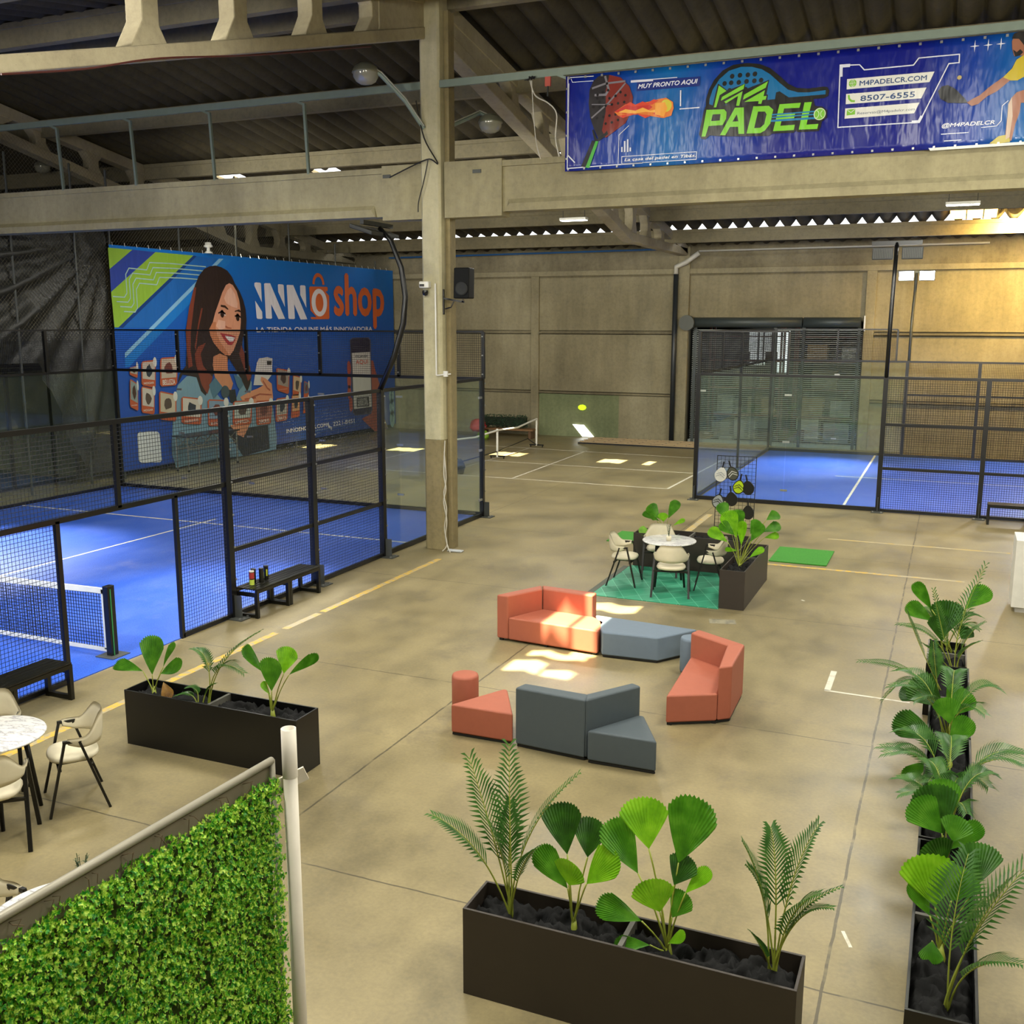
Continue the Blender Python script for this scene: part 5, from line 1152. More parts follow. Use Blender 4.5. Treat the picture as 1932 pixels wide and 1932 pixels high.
planter(0.0, .37, 7.45, 9.5, .60, 'dark planter trough second in the right hand row', M['planterblk'], 6, 'planter troughs in the right hand row')
planter(0.0, .37, 9.53, 11.58, .60, 'dark planter trough third in the right hand row', M['planterblk'], 7, 'planter troughs in the right hand row')
planter(-.06, .35, 11.6, 12.52, .60, 'short dark planter at the far end of the right hand row', M['planterblk'], 8, 'planter troughs in the right hand row')
# ------------------------------------------------------------------ plants
def leafmat(name, lo, mid, hi, rough=.38):
    n = N(name); f = n.noise(9, 3); c = n.ramp(f, [(.3, lo), (.5, mid), (.72, hi)])
    n.set(color=c, rough=rough, spec=.45)
    tr = n.n('ShaderNodeBsdfTranslucent'); n.l(c, tr.inputs[0]); mx = n.n('ShaderNodeMixShader'); mx.inputs[0].default_value = .3
    n.l(n.b.outputs[0], mx.inputs[1]); n.l(tr.outputs[0], mx.inputs[2]); n.l(mx.outputs[0], n.t.nodes['Material Output'].inputs[0]); return n.m
LM = {'b': leafmat('lime_leaf', '5f9a10', '7ab81a', '92cc2c'), 'm': leafmat('green_leaf', '356c10', '488418', '629c2a'), 'd': leafmat('deep_green_leaf', '1f440e', '2c5814', '3e701e'),
      'p': leafmat('areca_leaf', '2c521e', '3d6a2a', '567f38'), 'y': leafmat('dead_leaf', '6b4a1e', '8a6428', 'a07a34')}
M['stem'] = flat('yellow_green_stem', '8a9434', .45); M['stemb'] = flat('brown_stem', '5f4a26', .6)
def bez(a, b, c, t): return a*(1-t)**2+b*2*t*(1-t)+c*t*t
def fanleaf(mb, A, T, W_, nrm, curl=.1, ns=15):
    A = Vector(A); T = Vector(T); ax = T-A; L = ax.length; ax.normalize(); nrm = Vector(nrm); nrm = (nrm-ax*nrm.dot(ax)).normalized(); sd = ax.cross(nrm)
    W_ *= 1.55; kk = min(1, W_/L); th = math.atan2(W_/2, L*(.66+.12*kk)); nr = 5; cols = ns*2; b = len(mb.v)
    for i in range(cols+1):
        f = -1+2*i/cols; ph = f*th; rl = L*(1-(.34-.22*kk)*abs(f)**3)*(1.0 if i % 2 else .95)
        for j in range(nr+1):
            r = rl*j/nr; s = j/nr
            wsh = math.sin(ph)*r*(1-(.28-.22*kk)*(s**3)*abs(f))
            pl = (.5 if i % 2 else -.5)*.05*L*.35*s
            p = A+ax*(math.cos(ph)*r)+sd*wsh+nrm*(pl-curl*L*s*s+.12*L*(f*f)*s)
            mb.v.append(tuple(p))
    for i in range(cols):
        for j in range(nr):
            a = b+i*(nr+1)+j; mb.f.append((a, a+1, a+nr+2, a+nr+1))
def fanplant(label, base, leaves, group=None, z0=.47):
    """leaves: (attach, tip, width, tint, normal) in world metres"""
    t = thing('fan_palm', label, 'plant', (base[0], base[1], z0), 0, group); B = Vector((base[0], base[1], z0))
    by = {}; st = MB(); rg = random.Random(int(base[0]*100))
    st.tube([(0, 0, -.06), (.01, 0, .04), (0, .01, .12)], [.028, .025, .014], 8)
    for A, T, W_, tint, nr in leaves:
        A = Vector(A)-B; T = Vector(T)-B
        fanleaf(by.setdefault(tint, MB()), A, T, W_, nr)
        m = Vector((A.x*.35, A.y*.35, A.z*.6))
        st.tube([bez(Vector((rg.uniform(-.01,.01), 0, .05)), m, A, k/6) for k in range(7)], [.007]*3+[.005]*4, 6)
    for k, mb in by.items(): mb.build('leaves', LM[k], t, smooth=False)
    st.build('stems', M['stem'], t, smooth=True); return t
def areca(label, base, fronds, group=None, z0=.47, tint='p'):
    """fronds: (mid control, tip, leaflet length)"""
    t = thing('areca_palm', label, 'plant', (base[0], base[1], z0), 0, group); B = Vector((base[0], base[1], z0)); lf = MB(); st = MB(); rg = random.Random(int(base[0]*77+base[1]*13))
    for Cc, T, LL in fronds:
        Cc = Vector(Cc)-B; T = Vector(T)-B; A = Vector((rg.uniform(-.03,.03), rg.uniform(-.03,.03), 0))
        pts = [bez(A, Cc, T, k/16) for k in range(17)]
        st.tube(pts, [.007-.0055*k/16 for k in range(17)], 6)
        n = 21
        for k in range(n):
            u = .38+.62*(k+.5)/n; p = bez(A, Cc, T, u); d = (bez(A, Cc, T, min(1, u+.02))-bez(A, Cc, T, u-.02)).normalized()
            side = d.cross(Vector((0, 0, 1)))
            if side.length < .1: side = Vector((1, 0, 0))
            side.normalize(); upn = side.cross(d)
            ll = LL*1.4*(.5+.45*math.sin(PI*min(1, (u-.38)/.62*1.15+.15)))*(1 if u < .9 else .75)
            for sgn in (-1, 1):
                dr = (d*.9+side*sgn*.75+upn*.2).normalized(); e = p+dr*ll+Vector((0, 0, -.22*ll)); mdl = p+dr*ll*.5+Vector((0, 0, .03*ll))
                wv = d*.0075
                wv = d*.0105; lf.add([p-wv*.4, mdl-wv, e, mdl+wv, p+wv*.4], [(0,1,2,3,4)])
    lf.build('leaves', LM[tint], t); st.build('stems', M['stem'], t, smooth=True); return t
def lv(A, T, w_, tint, Yp, dA=0, dT=0, n=(.0, -1, .35)): return ((A[0], Yp+dA, A[1]), (T[0], Yp+dT, T[1]), w_, tint, n)
# --- front trough (plane Y = 5.48)
Yp = 5.48
q = [(-1.94,0.631)][0]
P_ = [(-2.003,0.988),(-2.078,1.302),(-1.866,1.004),(-1.863,1.252),(-1.965,0.827),(-1.931,1.019),(-1.85,0.861),(-1.665,1.121),(-1.979,0.789),(-2.171,1.04)]
fanplant('fan palm with dark upright leaves, second plant in the front trough', (q[0], Yp), [lv(P_[0],P_[1],.20,'d',Yp,.05,.10), lv(P_[2],P_[3],.20,'d',Yp,.04,.08,(-.2,-1,.2)), lv(P_[4],P_[5],.20,'b',Yp,-.02,-.10,(0,-.8,.7)),
          lv(P_[6],P_[7],.17,'b',Yp,-.02,-.05,(-.3,-.9,.5)), lv(P_[8],P_[9],.13,'m',Yp,0,-.03,(.4,-.8,.3))])
q = [(-1.338,0.635)][0]
P_ = [(-1.474,1.156),(-1.536,1.462),(-1.531,0.993),(-1.724,1.295),(-1.299,1.089),(-1.208,1.504),(-1.377,0.807),(-1.431,1.03),(-1.315,0.958),(-1.248,1.142),(-1.241,0.932),(-1.11,1.104),(-1.315,0.757),(-1.241,0.932),(-1.49,0.713),(-1.757,0.809),(-1.432,0.575),(-1.639,0.573),(-1.324,0.603),(-1.227,0.7)]
fanplant('largest fan palm with a bright lime upright leaf, in the front trough', (q[0], Yp), [lv(P_[0],P_[1],.24,'b',Yp,.02,.05), lv(P_[2],P_[3],.17,'m',Yp,.0,.02,(.3,-1,.1)), lv(P_[4],P_[5],.23,'m',Yp,.05,.08), lv(P_[6],P_[7],.22,'b',Yp,-.05,-.12,(0,-.8,.7)),
          lv(P_[8],P_[9],.16,'d',Yp,.02,.06,(-.3,-1,.2)), lv(P_[10],P_[11],.09,'b',Yp,0,.03,(-.5,-.7,.5)), lv(P_[12],P_[13],.13,'m',Yp,0,0,(-.3,-1,.3)), lv(P_[14],P_[15],.13,'m',Yp,-.04,-.10,(0,-.7,.8)),
          lv(P_[16],P_[17],.09,'m',Yp,-.05,-.12,(0,-.5,1)), lv(P_[18],P_[19],.07,'b',Yp,-.03,-.05,(0,-.5,1))])
q = [(-2.365,0.602)][0]
P_ = [(-2.465,1.007),(-2.694,1.502),(-2.526,1.039),(-2.871,1.151),(-2.358,1.104),(-1.952,1.514),(-2.404,0.974),(-2.419,1.241),(-2.298,0.937),(-2.15,1.074),(-2.358,0.864),(-2.51,1.178),(-2.389,1.068),(-2.464,1.587)]
areca('areca palm at the left end of the front trough', (q[0], Yp), [((P_[0][0],Yp,P_[0][1]),(P_[1][0],Yp+.08,P_[1][1]),.20), ((P_[2][0],Yp-.05,P_[2][1]),(P_[3][0],Yp-.1,P_[3][1]),.15), ((P_[4][0],Yp,P_[4][1]),(P_[5][0],Yp+.1,P_[5][1]),.16),
       ((P_[6][0],Yp+.05,P_[6][1]),(P_[7][0],Yp+.12,P_[7][1]),.12), ((P_[8][0],Yp-.05,P_[8][1]),(P_[9][0],Yp-.1,P_[9][1]),.10), ((P_[10][0],Yp,P_[10][1]),(P_[11][0],Yp-.06,P_[11][1]),.12), ((P_[12][0],Yp+.03,P_[12][1]),(P_[13][0],Yp+.2,P_[13][1]),.16)])
q = [(-0.721,0.599)][0]
P_ = [(-0.749,1.064),(-0.911,1.354),(-0.682,1.188),(-0.517,1.478),(-0.72,0.961),(-0.371,1.154),(-0.697,0.994),(-0.477,1.169),(-0.766,0.756),(-0.827,0.852),(-0.736,1.04),(-0.879,1.198)]
areca('airy areca palm at the right end of the front trough', (q[0], Yp), [((P_[0][0],Yp,P_[0][1]),(P_[1][0],Yp-.05,P_[1][1]),.15), ((P_[2][0],Yp,P_[2][1]),(P_[3][0],Yp+.1,P_[3][1]),.15), ((P_[4][0],Yp,P_[4][1]),(P_[5][0],Yp+.05,P_[5][1]),.07), ((P_[6][0],Yp-.05,P_[6][1]),(P_[7][0],Yp-.1,P_[7][1]),.14),
       ((P_[8][0],Yp-.05,P_[8][1]),(P_[9][0],Yp-.12,P_[9][1]),.08), ((P_[10][0],Yp,P_[10][1]),(P_[11][0],Yp-.02,P_[11][1]),.13), ((P_[2][0]-.03,Yp+.06,P_[2][1]),(P_[1][0]+.12,Yp+.16,P_[1][1]+.02),.14), ((P_[6][0]+.05,Yp-.02,P_[6][1]+.04),(P_[5][0]-.03,Yp-.12,P_[5][1]-.04),.10)])
# --- left trough (Y = 7.68)
Yp = 7.68
P_ = [(-7.305,0.544),(-7.306,0.709),(-7.308,1.122),(-7.427,0.733),(-7.773,0.797),(-7.197,0.736),(-6.903,0.904),(-7.192,0.795),(-7.058,1.068)]
fanplant('fan palm at the left end of the black trough by the net', (P_[0][0], Yp), [lv(P_[1],P_[2],.24,'m',Yp,0,.03), lv(P_[3],P_[4],.12,'m',Yp,0,-.05,(0,-.6,.8)), lv(P_[5],P_[6],.14,'m',Yp,0,-.04,(-.1,-.8,.7)), lv(P_[7],P_[8],.10,'m',Yp,.04,.05,(-.5,-.8,.2))], z0=.46)
P_ = [(-5.836,0.55),(-5.907,0.929),(-6.152,1.173),(-5.806,0.766),(-5.776,1.113),(-5.709,0.935),(-5.671,1.198),(-5.62,0.948),(-5.301,1.187),(-5.847,0.716),(-5.944,0.835)]
fanplant('fan palm at the right end of the black trough by the net', (P_[0][0], Yp), [lv(P_[1],P_[2],.10,'m',Yp,0,0,(.3,-1,.1)), lv(P_[3],P_[4],.21,'m',Yp,-.03,-.07,(0,-.9,.6)), lv(P_[5],P_[6],.20,'b',Yp,.04,.08,(0,-1,.3)), lv(P_[7],P_[8],.10,'m',Yp,0,0,(-.2,-.8,.6)), lv(P_[9],P_[10],.06,'b',Yp,0,0)], z0=.46)
P_ = [(-6.615,0.692),(-6.555,0.986),(-6.009,1.302),(-6.524,1.046),(-6.108,0.912),(-6.486,1.018),(-6.754,1.061)]
areca('thin areca palm in the middle of the black trough', (P_[0][0], Yp), [((P_[1][0],Yp,P_[1][1]),(P_[2][0],Yp+.1,P_[2][1]),.14), ((P_[3][0],Yp,P_[3][1]+.06),(P_[4][0],Yp-.05,P_[4][1]),.15), ((P_[5][0],Yp,P_[5][1]+.05),(P_[6][0],Yp,P_[6][1]),.11)], z0=.46)
P_ = [(-6.673,0.545),(-6.698,0.68),(-6.927,0.577),(-6.643,0.688),(-6.504,0.731),(-6.67,0.696),(-6.78,0.685)]
areca('small palm seedling beside the divider of the black trough', (P_[0][0], Yp-.06), [((P_[1][0],Yp-.06,P_[1][1]),(P_[2][0],Yp-.1,P_[2][1]),.07), ((P_[3][0],Yp,P_[3][1]),(P_[4][0],Yp,P_[4][1]),.06), ((P_[5][0],Yp,P_[5][1]),(P_[6][0],Yp-.1,P_[6][1]),.07)], z0=.46)
mb = MB(); P_ = [(-7.148,0.663),(-6.988,0.553)]; fanleaf(mb, (P_[0][0], 7.66, P_[0][1]), (P_[1][0], 7.55, P_[1][1]), .1, (0, -.6, .8)); tag(mb.build('dry_leaf', LM['y']), 'brown dried leaf lying in the black trough', 'leaf')
# --- corner troughs
Yp = 15.6
P_ = [(-2.865,0.599),(-3.107,1.216),(-3.22,1.495),(-2.924,0.98),(-3.1,1.393),(-2.925,0.995),(-2.943,1.42),(-3.052,0.91),(-3.337,1.109),(-2.955,1.022),(-3.18,1.21),(-2.848,0.868),(-2.85,1.251),(-2.708,0.939),(-2.55,1.231),(-2.536,1.232),(-2.36,1.347),(-2.577,1.039),(-2.324,1.176),(-2.552,0.953),(-2.33,1.016),(-2.697,0.704),(-2.492,0.878),(-2.901,0.775),(-3.105,0.786),(-2.726,1.041),(-2.623,1.269)]
fanplant('bushy fan palm with upright leaves in the right hand corner trough', (P_[0][0], Yp), [lv(P_[1],P_[2],.16,'m',Yp,.1,.15), lv(P_[3],P_[4],.22,'b',Yp,0,0), lv(P_[5],P_[6],.18,'m',Yp,.02,.08), lv(P_[7],P_[8],.17,'b',Yp,-.05,-.12,(0,-.7,.8)), lv(P_[9],P_[10],.14,'m',Yp,-.02,-.05),
   lv(P_[11],P_[12],.12,'b',Yp,0,0), lv(P_[13],P_[14],.15,'m',Yp,0,.02), lv(P_[15],P_[16],.16,'m',Yp,.3,.4,(-.2,-.8,.5)), lv(P_[17],P_[18],.16,'m',Yp,.3,.35,(0,-.7,.7)), lv(P_[19],P_[20],.11,'b',Yp,.3,.3,(0,-.7,.7)), lv(P_[21],P_[22],.11,'b',Yp,-.1,-.1,(0,-.6,.8)), lv(P_[23],P_[24],.06,'b',Yp,0,0), lv(P_[25],P_[26],.14,'m',Yp,.05,.1)])
Yp = 17.4
P_ = [(-4.535,0.63),(-4.634,0.825),(-4.845,1.071),(-4.49,0.836),(-4.34,1.174),(-4.556,0.789),(-4.561,0.957),(-4.641,0.79),(-4.936,0.937),(-4.385,0.726),(-4.18,0.86),(-4.693,0.803),(-4.763,0.883)]
fanplant('fan palm behind the corner table in the back trough', (P_[0][0], Yp), [lv(P_[1],P_[2],.18,'m',Yp), lv(P_[3],P_[4],.17,'m',Yp,.04,.06,(-.3,-.9,.2)), lv(P_[5],P_[6],.17,'b',Yp,-.04,-.08), lv(P_[7],P_[8],.11,'m',Yp,0,-.04,(0,-.7,.7)), lv(P_[9],P_[10],.09,'b',Yp,0,-.03,(0,-.6,.8)), lv(P_[11],P_[12],.1,'m',Yp,0,-.1,(0,-.7,.7))])
mb = MB(); fanleaf(mb, (-4.72, 17.32, .52), (-4.95, 17.2, .66), .2, (0, -.5, .9)); tag(mb.build('fallen_leaf', LM['b']), 'lone green leaf low at the left end of the back trough', 'leaf')
# --- right hand row
rr = random.Random(21)
def rfan(label, x, y, n, h, spread, wid, tints, dirs=None):
    L_ = []
    for i in range(n):
        a = (dirs[i] if dirs else 2*PI*i/n+rr.uniform(-.4, .4)); el = rr.uniform(.55, 1.25)
        d = Vector((math.cos(a)*math.cos(el), math.sin(a)*math.cos(el), math.sin(el)))
        pl_ = h*rr.uniform(.45, .75); A = Vector((x, y, .5))+d*pl_; d2 = (d+Vector((math.cos(a), math.sin(a), -.1))*.45*spread).normalized(); T = A+d2*h*rr.uniform(.5, .7)
        n_ = Vector((-math.cos(a)*.2, -.8-math.sin(a)*.2, .8))
        L_.append((tuple(A), tuple(T), wid*rr.uniform(.8, 1.15), tints[i % len(tints)], tuple(n_)))
    return fanplant(label, (x, y), L_, 'plants in the right hand row')
def rareca(label, x, y, n, h, sp, ll, dirs=None):
    F_ = []
    for i in range(n):
        a = dirs[i] if dirs else 2*PI*i/n+rr.uniform(-.4, .4); r = sp*rr.uniform(.75, 1.1); hh = h*rr.uniform(.7, 1.05)
        F_.append(((x+math.cos(a)*r*.3, y+math.sin(a)*r*.3, .5+hh*1.05), (x+math.cos(a)*r, y+math.sin(a)*r, .5+hh*.82), ll*rr.uniform(.85, 1.1)))
    return areca(label, (x, y), F_, 'plants in the right hand row')
# nearest: areca leaning right, fan with lime leaf
Yp = 5.6
P_ = [(0.142,0.561),(0.207,0.942),(0.519,1.492),(0.177,0.975),(0.265,1.333),(0.27,0.999),(0.451,1.384),(0.246,0.871),(0.534,1.003)]
areca('areca palm leaning out of the photo, nearest in the right hand row', (.2, Yp), [((P_[1][0]+.02,Yp,P_[1][1]),(P_[2][0]+.1,Yp+.15,P_[2][1]),.2), ((P_[3][0],Yp,P_[3][1]),(P_[4][0],Yp+.25,P_[4][1]),.2), ((P_[5][0],Yp,P_[5][1]),(P_[6][0],Yp-.1,P_[6][1]),.26), ((P_[7][0],Yp,P_[7][1]),(P_[8][0],Yp-.2,P_[8][1]),.16)], 'plants in the right hand row')
Yp = 6.1
P_ = [(0.137,0.641),(0.123,0.833),(0.062,1.169),(0.208,0.889),(0.249,1.115),(0.098,0.765),(-0.008,0.987),(0.122,0.629),(0.122,0.526),(0.347,0.974),(0.351,1.198)]
fanplant('fan palm with a large glossy lime leaf in the nearest row trough', (.17, Yp), [lv(P_[1],P_[2],.28,'b',Yp,0,-.05,(0,-.9,.5)), lv(P_[3],P_[4],.24,'m',Yp,0,0,(-.1,-.9,.6)), lv(P_[5],P_[6],.1,'m',Yp,0,-.05,(.4,-.8,.4)), lv(P_[7],P_[8],.12,'m',Yp,-.04,-.12,(0,-.3,1)), lv(P_[9],P_[10],.2,'d',Yp,.1,.2)], 'plants in the right hand row')
Yp = 7.2
P_ = [(0.16,0.734),(0.058,1.075),(0.149,0.772),(-0.049,0.984),(0.17,0.594),(0.087,0.789),(0.218,0.776),(0.246,0.963),(0.209,0.663),(0.387,0.892),(0.173,0.797),(0.125,1.108)]
fanplant('fan palm with broad dark leaves, second fan from the camera in the row', (.19, Yp), [lv(P_[0],P_[1],.24,'d',Yp,.05,.1), lv(P_[2],P_[3],.2,'m',Yp,0,0,(.3,-.9,.3)), lv(P_[4],P_[5],.24,'d',Yp,-.1,-.2,(.1,-.9,.5)), lv(P_[6],P_[7],.2,'m',Yp,-.1,-.1,(-.2,-.9,.5)), lv(P_[8],P_[9],.12,'m',Yp,0,0,(-.3,-.7,.7)), lv(P_[10],P_[11],.18,'m',Yp,.1,.15)], 'plants in the right hand row')
rareca('areca palm with long drooping fronds, middle of the row', .2, 8.3, 8, .62, .55, .19, [2.7, 3.4, .3, 5.3, 4.4, 1.6, 5.9, 3.0])
Yp = 9.0
P_ = [(0.163,0.758),(0.105,0.748),(-0.274,0.888),(0.083,0.555),(-0.169,0.4),(0.191,0.682),(0.319,0.983),(0.129,0.25),(0.074,0.349),(0.178,0.867),(0.126,1.098)]
fanplant('fan palm with pleated leaves low in the middle of the row', (.2, Yp), [lv(P_[1],P_[2],.2,'d',Yp,0,0,(.2,-.8,.6)), lv(P_[3],P_[4],.1,'m',Yp,0,-.1,(.2,-.6,.8)), lv(P_[5],P_[6],.16,'m',Yp,0,0,(-.3,-.8,.6)), lv(P_[9],P_[10],.18,'m',Yp,.1,.1)], 'plants in the right hand row')
Yp = 10.2
P_ = [(0.134,0.617),(-0.175,0.856),(-0.055,0.663),(-0.275,0.728),(0.193,0.535),(0.355,0.8),(0.091,0.489),(-0.038,0.801),(0.165,0.561),(0.276,0.817)]
fanplant('dark fan palm, third fan from the camera in the row', (.2, Yp), [lv(P_[0],P_[1],.26,'d',Yp,0,0,(.1,-.9,.5)), lv(P_[2],P_[3],.13,'d',Yp,0,0), lv(P_[4],P_[5],.2,'m',Yp,0,0,(-.3,-.8,.6)), lv(P_[8],P_[9],.16,'m',Yp,.1,.1)], 'plants in the right hand row')
Yp = 10.9
P_ = [(-0.091,0.476),(-0.158,1.027),(-0.279,1.345),(-0.249,0.695),(-0.693,0.78),(-0.195,0.735),(-0.448,0.39),(0.044,0.577),(0.096,0.823)]
areca('areca palm arching left over the floor, far part of the row', (.12, Yp), [((P_[1][0],Yp,P_[1][1]),(P_[2][0],Yp,P_[2][1]),.18), ((P_[3][0]+.05,Yp,P_[3][1]+.12),(P_[4][0],Yp-.1,P_[4][1]),.16), ((P_[5][0],Yp,P_[5][1]+.1),(P_[6][0],Yp-.1,P_[6][1]),.12), ((P_[7][0],Yp,P_[7][1]+.1),(P_[8][0]-.1,Yp+.1,P_[8][1]+.2),.14)], 'plants in the right hand row')
Yp = 11.6
P_ = [(0.186,0.48),(0.129,0.858),(-0.362,0.999),(0.152,0.945),(0.456,1.714),(0.231,0.871),(0.474,1.116),(0.208,0.785),(0.445,0.932),(0.097,0.686),(-0.093,0.83),(0.099,0.855),(-0.044,1.403)]
areca('tall areca palm with a frond pointing up right, far part of the row', (.24, Yp), [((P_[1][0]-.05,Yp,P_[1][1]+.15),(P_[2][0],Yp,P_[2][1]),.17), ((P_[3][0],Yp,P_[3][1]),(P_[4][0],Yp+.2,P_[4][1]),.18), ((P_[5][0],Yp,P_[5][1]+.05),(P_[6][0],Yp,P_[6][1]),.15), ((P_[7][0],Yp,P_[7][1]),(P_[8][0],Yp-.1,P_[8][1]),.12), ((P_[9][0],Yp,P_[9][1]),(P_[10][0],Yp-.1,P_[10][1]),.15), ((P_[11][0],Yp,P_[11][1]),(P_[12][0],Yp+.1,P_[12][1]),.14)], 'plants in the right hand row')
Yp = 12.2
P_ = [(0.179,0.512),(-0.047,1.046),(-0.248,1.347),(-0.021,0.909),(-0.318,1.086),(0.291,1.085),(0.519,1.367),(0.099,0.749),(0.131,1.171),(0.087,0.712),(0.033,1.021),(0.286,0.737),(0.352,0.884)]
fanplant('fan palm with two raised paddle leaves at the far end of the row', (.22, Yp), [lv(P_[1],P_[2],.12,'m',Yp,0,0,(.2,-1,.2)), lv(P_[3],P_[4],.16,'m',Yp,0,0,(.2,-.8,.5)), lv(P_[5],P_[6],.19,'m',Yp,0,0,(-.2,-.8,.6)), lv(P_[7],P_[8],.3,'d',Yp,0,0), lv(P_[9],P_[10],.2,'d',Yp,-.1,-.1), lv(P_[11],P_[12],.18,'d',Yp,0,0)], 'plants in the right hand row')
rareca('areca palm with thin fronds between the second and third fans of the row', .19, 7.75, 6, .55, .42, .15, [2.8, 3.6, .5, 5.0, 1.4, 2.1])
rareca('areca palm with low spreading fronds behind the third fan of the row', .17, 9.65, 7, .62, .5, .16, [2.6, 3.2, 3.9, .2, 5.4, 1.5, 4.6])
rareca('slender areca palm at the far end of the row, beside the paddle leaves', .12, 12.35, 5, .6, .4, .13, [2.4, 3.3, .4, 1.3, 5.6])
# ------------------------------------------------------------------ leafy screen near the camera
X0 = -2.52
GP = thing('leafy_screen', 'artificial boxwood screen with a grey frame at the bottom left', 'screen', (X0, 3.3, 0))
zt = lambda y: 2.44+(3.31-y)*.035
ya, yb = 3.31, .9
MB().tube([(0, 0, zt(3.3)), (0, yb-3.3, zt(yb))], .016, 12).tube([(0, .0, zt(3.3)), (0, .005, 0)], .014, 10).build('frame_tube', flat('frame_tube', '8f8a7a', .45, .2), GP, smooth=True)
MB().box(-.02, -.005, yb-3.3, -.02, 0, 2.38).build('backing_mesh', flat('screen_backing', '3d4a20', .9), GP)
MB().add([(-.012, 0, zt(3.3)-.01), (-.012, yb-3.3, zt(yb)-.01), (-.012, yb-3.3, zt(yb)-.12), (-.012, 0, zt(3.3)-.12), (-.004, 0, zt(3.3)-.01), (-.004, yb-3.3, zt(yb)-.01), (-.004, yb-3.3, zt(yb)-.12), (-.004, 0, zt(3.3)-.12)],
    [(0,1,2,3),(4,7,6,5),(0,4,5,1),(1,5,6,2),(2,6,7,3),(3,7,4,0)]).build('frame_band', flat('dusty_frame_band', '6f6654', .8), GP)
tr_ = random.Random(5); y = 3.1; tw = flat('brown_twine', '5a4a30', .8)
while y > 1.3:
    tie = MB()
    for s in range(2):
        yy = y+tr_.uniform(-.02, .02); z = zt(yy)
        tie.tube([(.0, yy-3.3, z-.03), (.035, yy-3.3+tr_.uniform(-.02,.02), z-.02), (.03, yy-3.3+tr_.uniform(-.03,.03), z-.05-tr_.random()*.03)], .0016, 4)
    tie.build('twine_tie', tw, GP)
    y -= .16
bl = N('boxwood_leaf'); at = bl.n('ShaderNodeObjectInfo'); g_ = bl.noise(60, 2); g2_ = bl.noise(9, 4)
cc = bl.mix(g2_, bl.ramp(g_, [(.4, '0e7a2a'), (.5, '4cb01c'), (.6, 'c0e848')]), bl.ramp(g_, [(.4, '369a1c'), (.5, '9cd428'), (.6, 'e4f878')]))
bl.set(color=cc, rough=.4, spec=.45)
tr2 = bl.n('ShaderNodeBsdfTranslucent'); bl.l(cc, tr2.inputs[0]); mx2 = bl.n('ShaderNodeMixShader'); mx2.inputs[0].default_value = .4
bl.l(bl.b.outputs[0], mx2.inputs[1]); bl.l(tr2.outputs[0], mx2.inputs[2]); bl.l(mx2.outputs[0], bl.t.nodes['Material Output'].inputs[0])
lr = random.Random(11); V = []; Fc = []
def sprig(py, pz):
    bx = lr.uniform(.0, .05)+.03*noise.noise(Vector((py*6, pz*6, 0)))
    n0 = Vector((1, lr.uniform(-.6, .6), lr.uniform(-.3, .9))).normalized(); c = Vector((bx, py, pz))
    t1 = n0.orthogonal().normalized(); t2 = n0.cross(t1)
    k = lr.randint(4, 5); s = lr.uniform(.0055, .0085); ph = lr.random()*6
    for i in range(k):
        a = ph+2*PI*i/k; d = (t1*math.cos(a)+t2*math.sin(a)); w_ = d.cross(n0)*s*.62; h = n0*lr.uniform(.0, .9)*s
        b = len(V); V.extend([tuple(c), tuple(c+d*s*.8+w_+h*.6), tuple(c+d*s*1.7+h), tuple(c+d*s*.8-w_+h*.6)]); Fc.append((b, b+1, b+2, b+3))
for i in range(24000):
    py = lr.uniform(-2.3, -.0); y_ = py+3.3
    top = zt(y_)-.06-.03*abs(noise.noise(Vector((y_*9, 0, 0))))
    pz = lr.uniform(.95, top+.0)
    sprig(py+lr.uniform(-.01, .015), pz)
o = MB(); o.v = V; o.f = Fc; lv_ = o.build('boxwood_leaves', bl.m, GP); lv_['kind'] = 'stuff'
pp = thing('white_pole', 'white painted pipe standing beside the leafy screen', 'pole', (-2.447, 3.325, 0))
MB().lathe([(.030, 0), (.030, 2.39)], 24).build('pole_lower', flat('white_pipe', 'c9c2b2', .45), pp, smooth=True)
MB().lathe([(.032, 2.37), (.032, 2.585), (.026, 2.585), (.026, 2.3)], 24, caps=False).build('pole_upper', flat('white_pipe_top', 'd2cbbc', .4), pp, smooth=True)
MB().bar((-.1, -.06, 2.30), (.045, .05, 2.375), .012, .06).build('pole_clamp', flat('white_clamp', 'cfc8b8', .4), pp)
# staircase guard base that carries screen and pole is below the frame

# ------------------------------------------------------------------ lamps
gl2 = glassmat('lamp_glass', (.85, .86, .82))
def bell(label, c, arm):
    t = thing('high_bay_lamp', label, 'lamp', c)
    MB().lathe([(.0, .17), (.10, .16), (.20, .10), (.235, .02), (.24, 0), (.225, .0), (.19, .09), (.0, .15)], 28, caps=False).build('lamp_housing', flat('lamp_housing', '8a8a76', .4, .4), t, smooth=True)
    dm = flat('lamp_dome', '9a9888', .15, .1, spec=.8)
    MB().lathe([(.225, 0), (.215, -.07), (.17, -.14), (.10, -.18), (.0, -.19)], 28, caps=False).build('lamp_dome', dm, t, smooth=True)
    pts = [Vector(p)-Vector(c) for p in arm]
    MB().tube(pts, .045, 8).build('lamp_arm', M['rail'], t)
    MB().tube([p+Vector((.03, -.05, .03)) for p in pts], .012, 6).build('lamp_cable', flat('pale_cable', 'a8a596', .5), t)
a = (-9.743,8.494); b = (-9.487,8.431); cc_ = (-9.191,8.074); d = (-8.976,7.644)
bell('glass bell lamp on a bracket left of the main column', (a[0], 16.2, a[1]), [(a[0]+.1, 16.2, a[1]+.08), (b[0], 16.3, b[1]+.03), (cc_[0], 16.6, cc_[1]), (d[0], 16.87, d[1])])
a = (-8.654,8.07); b = (-8.834,8.202)
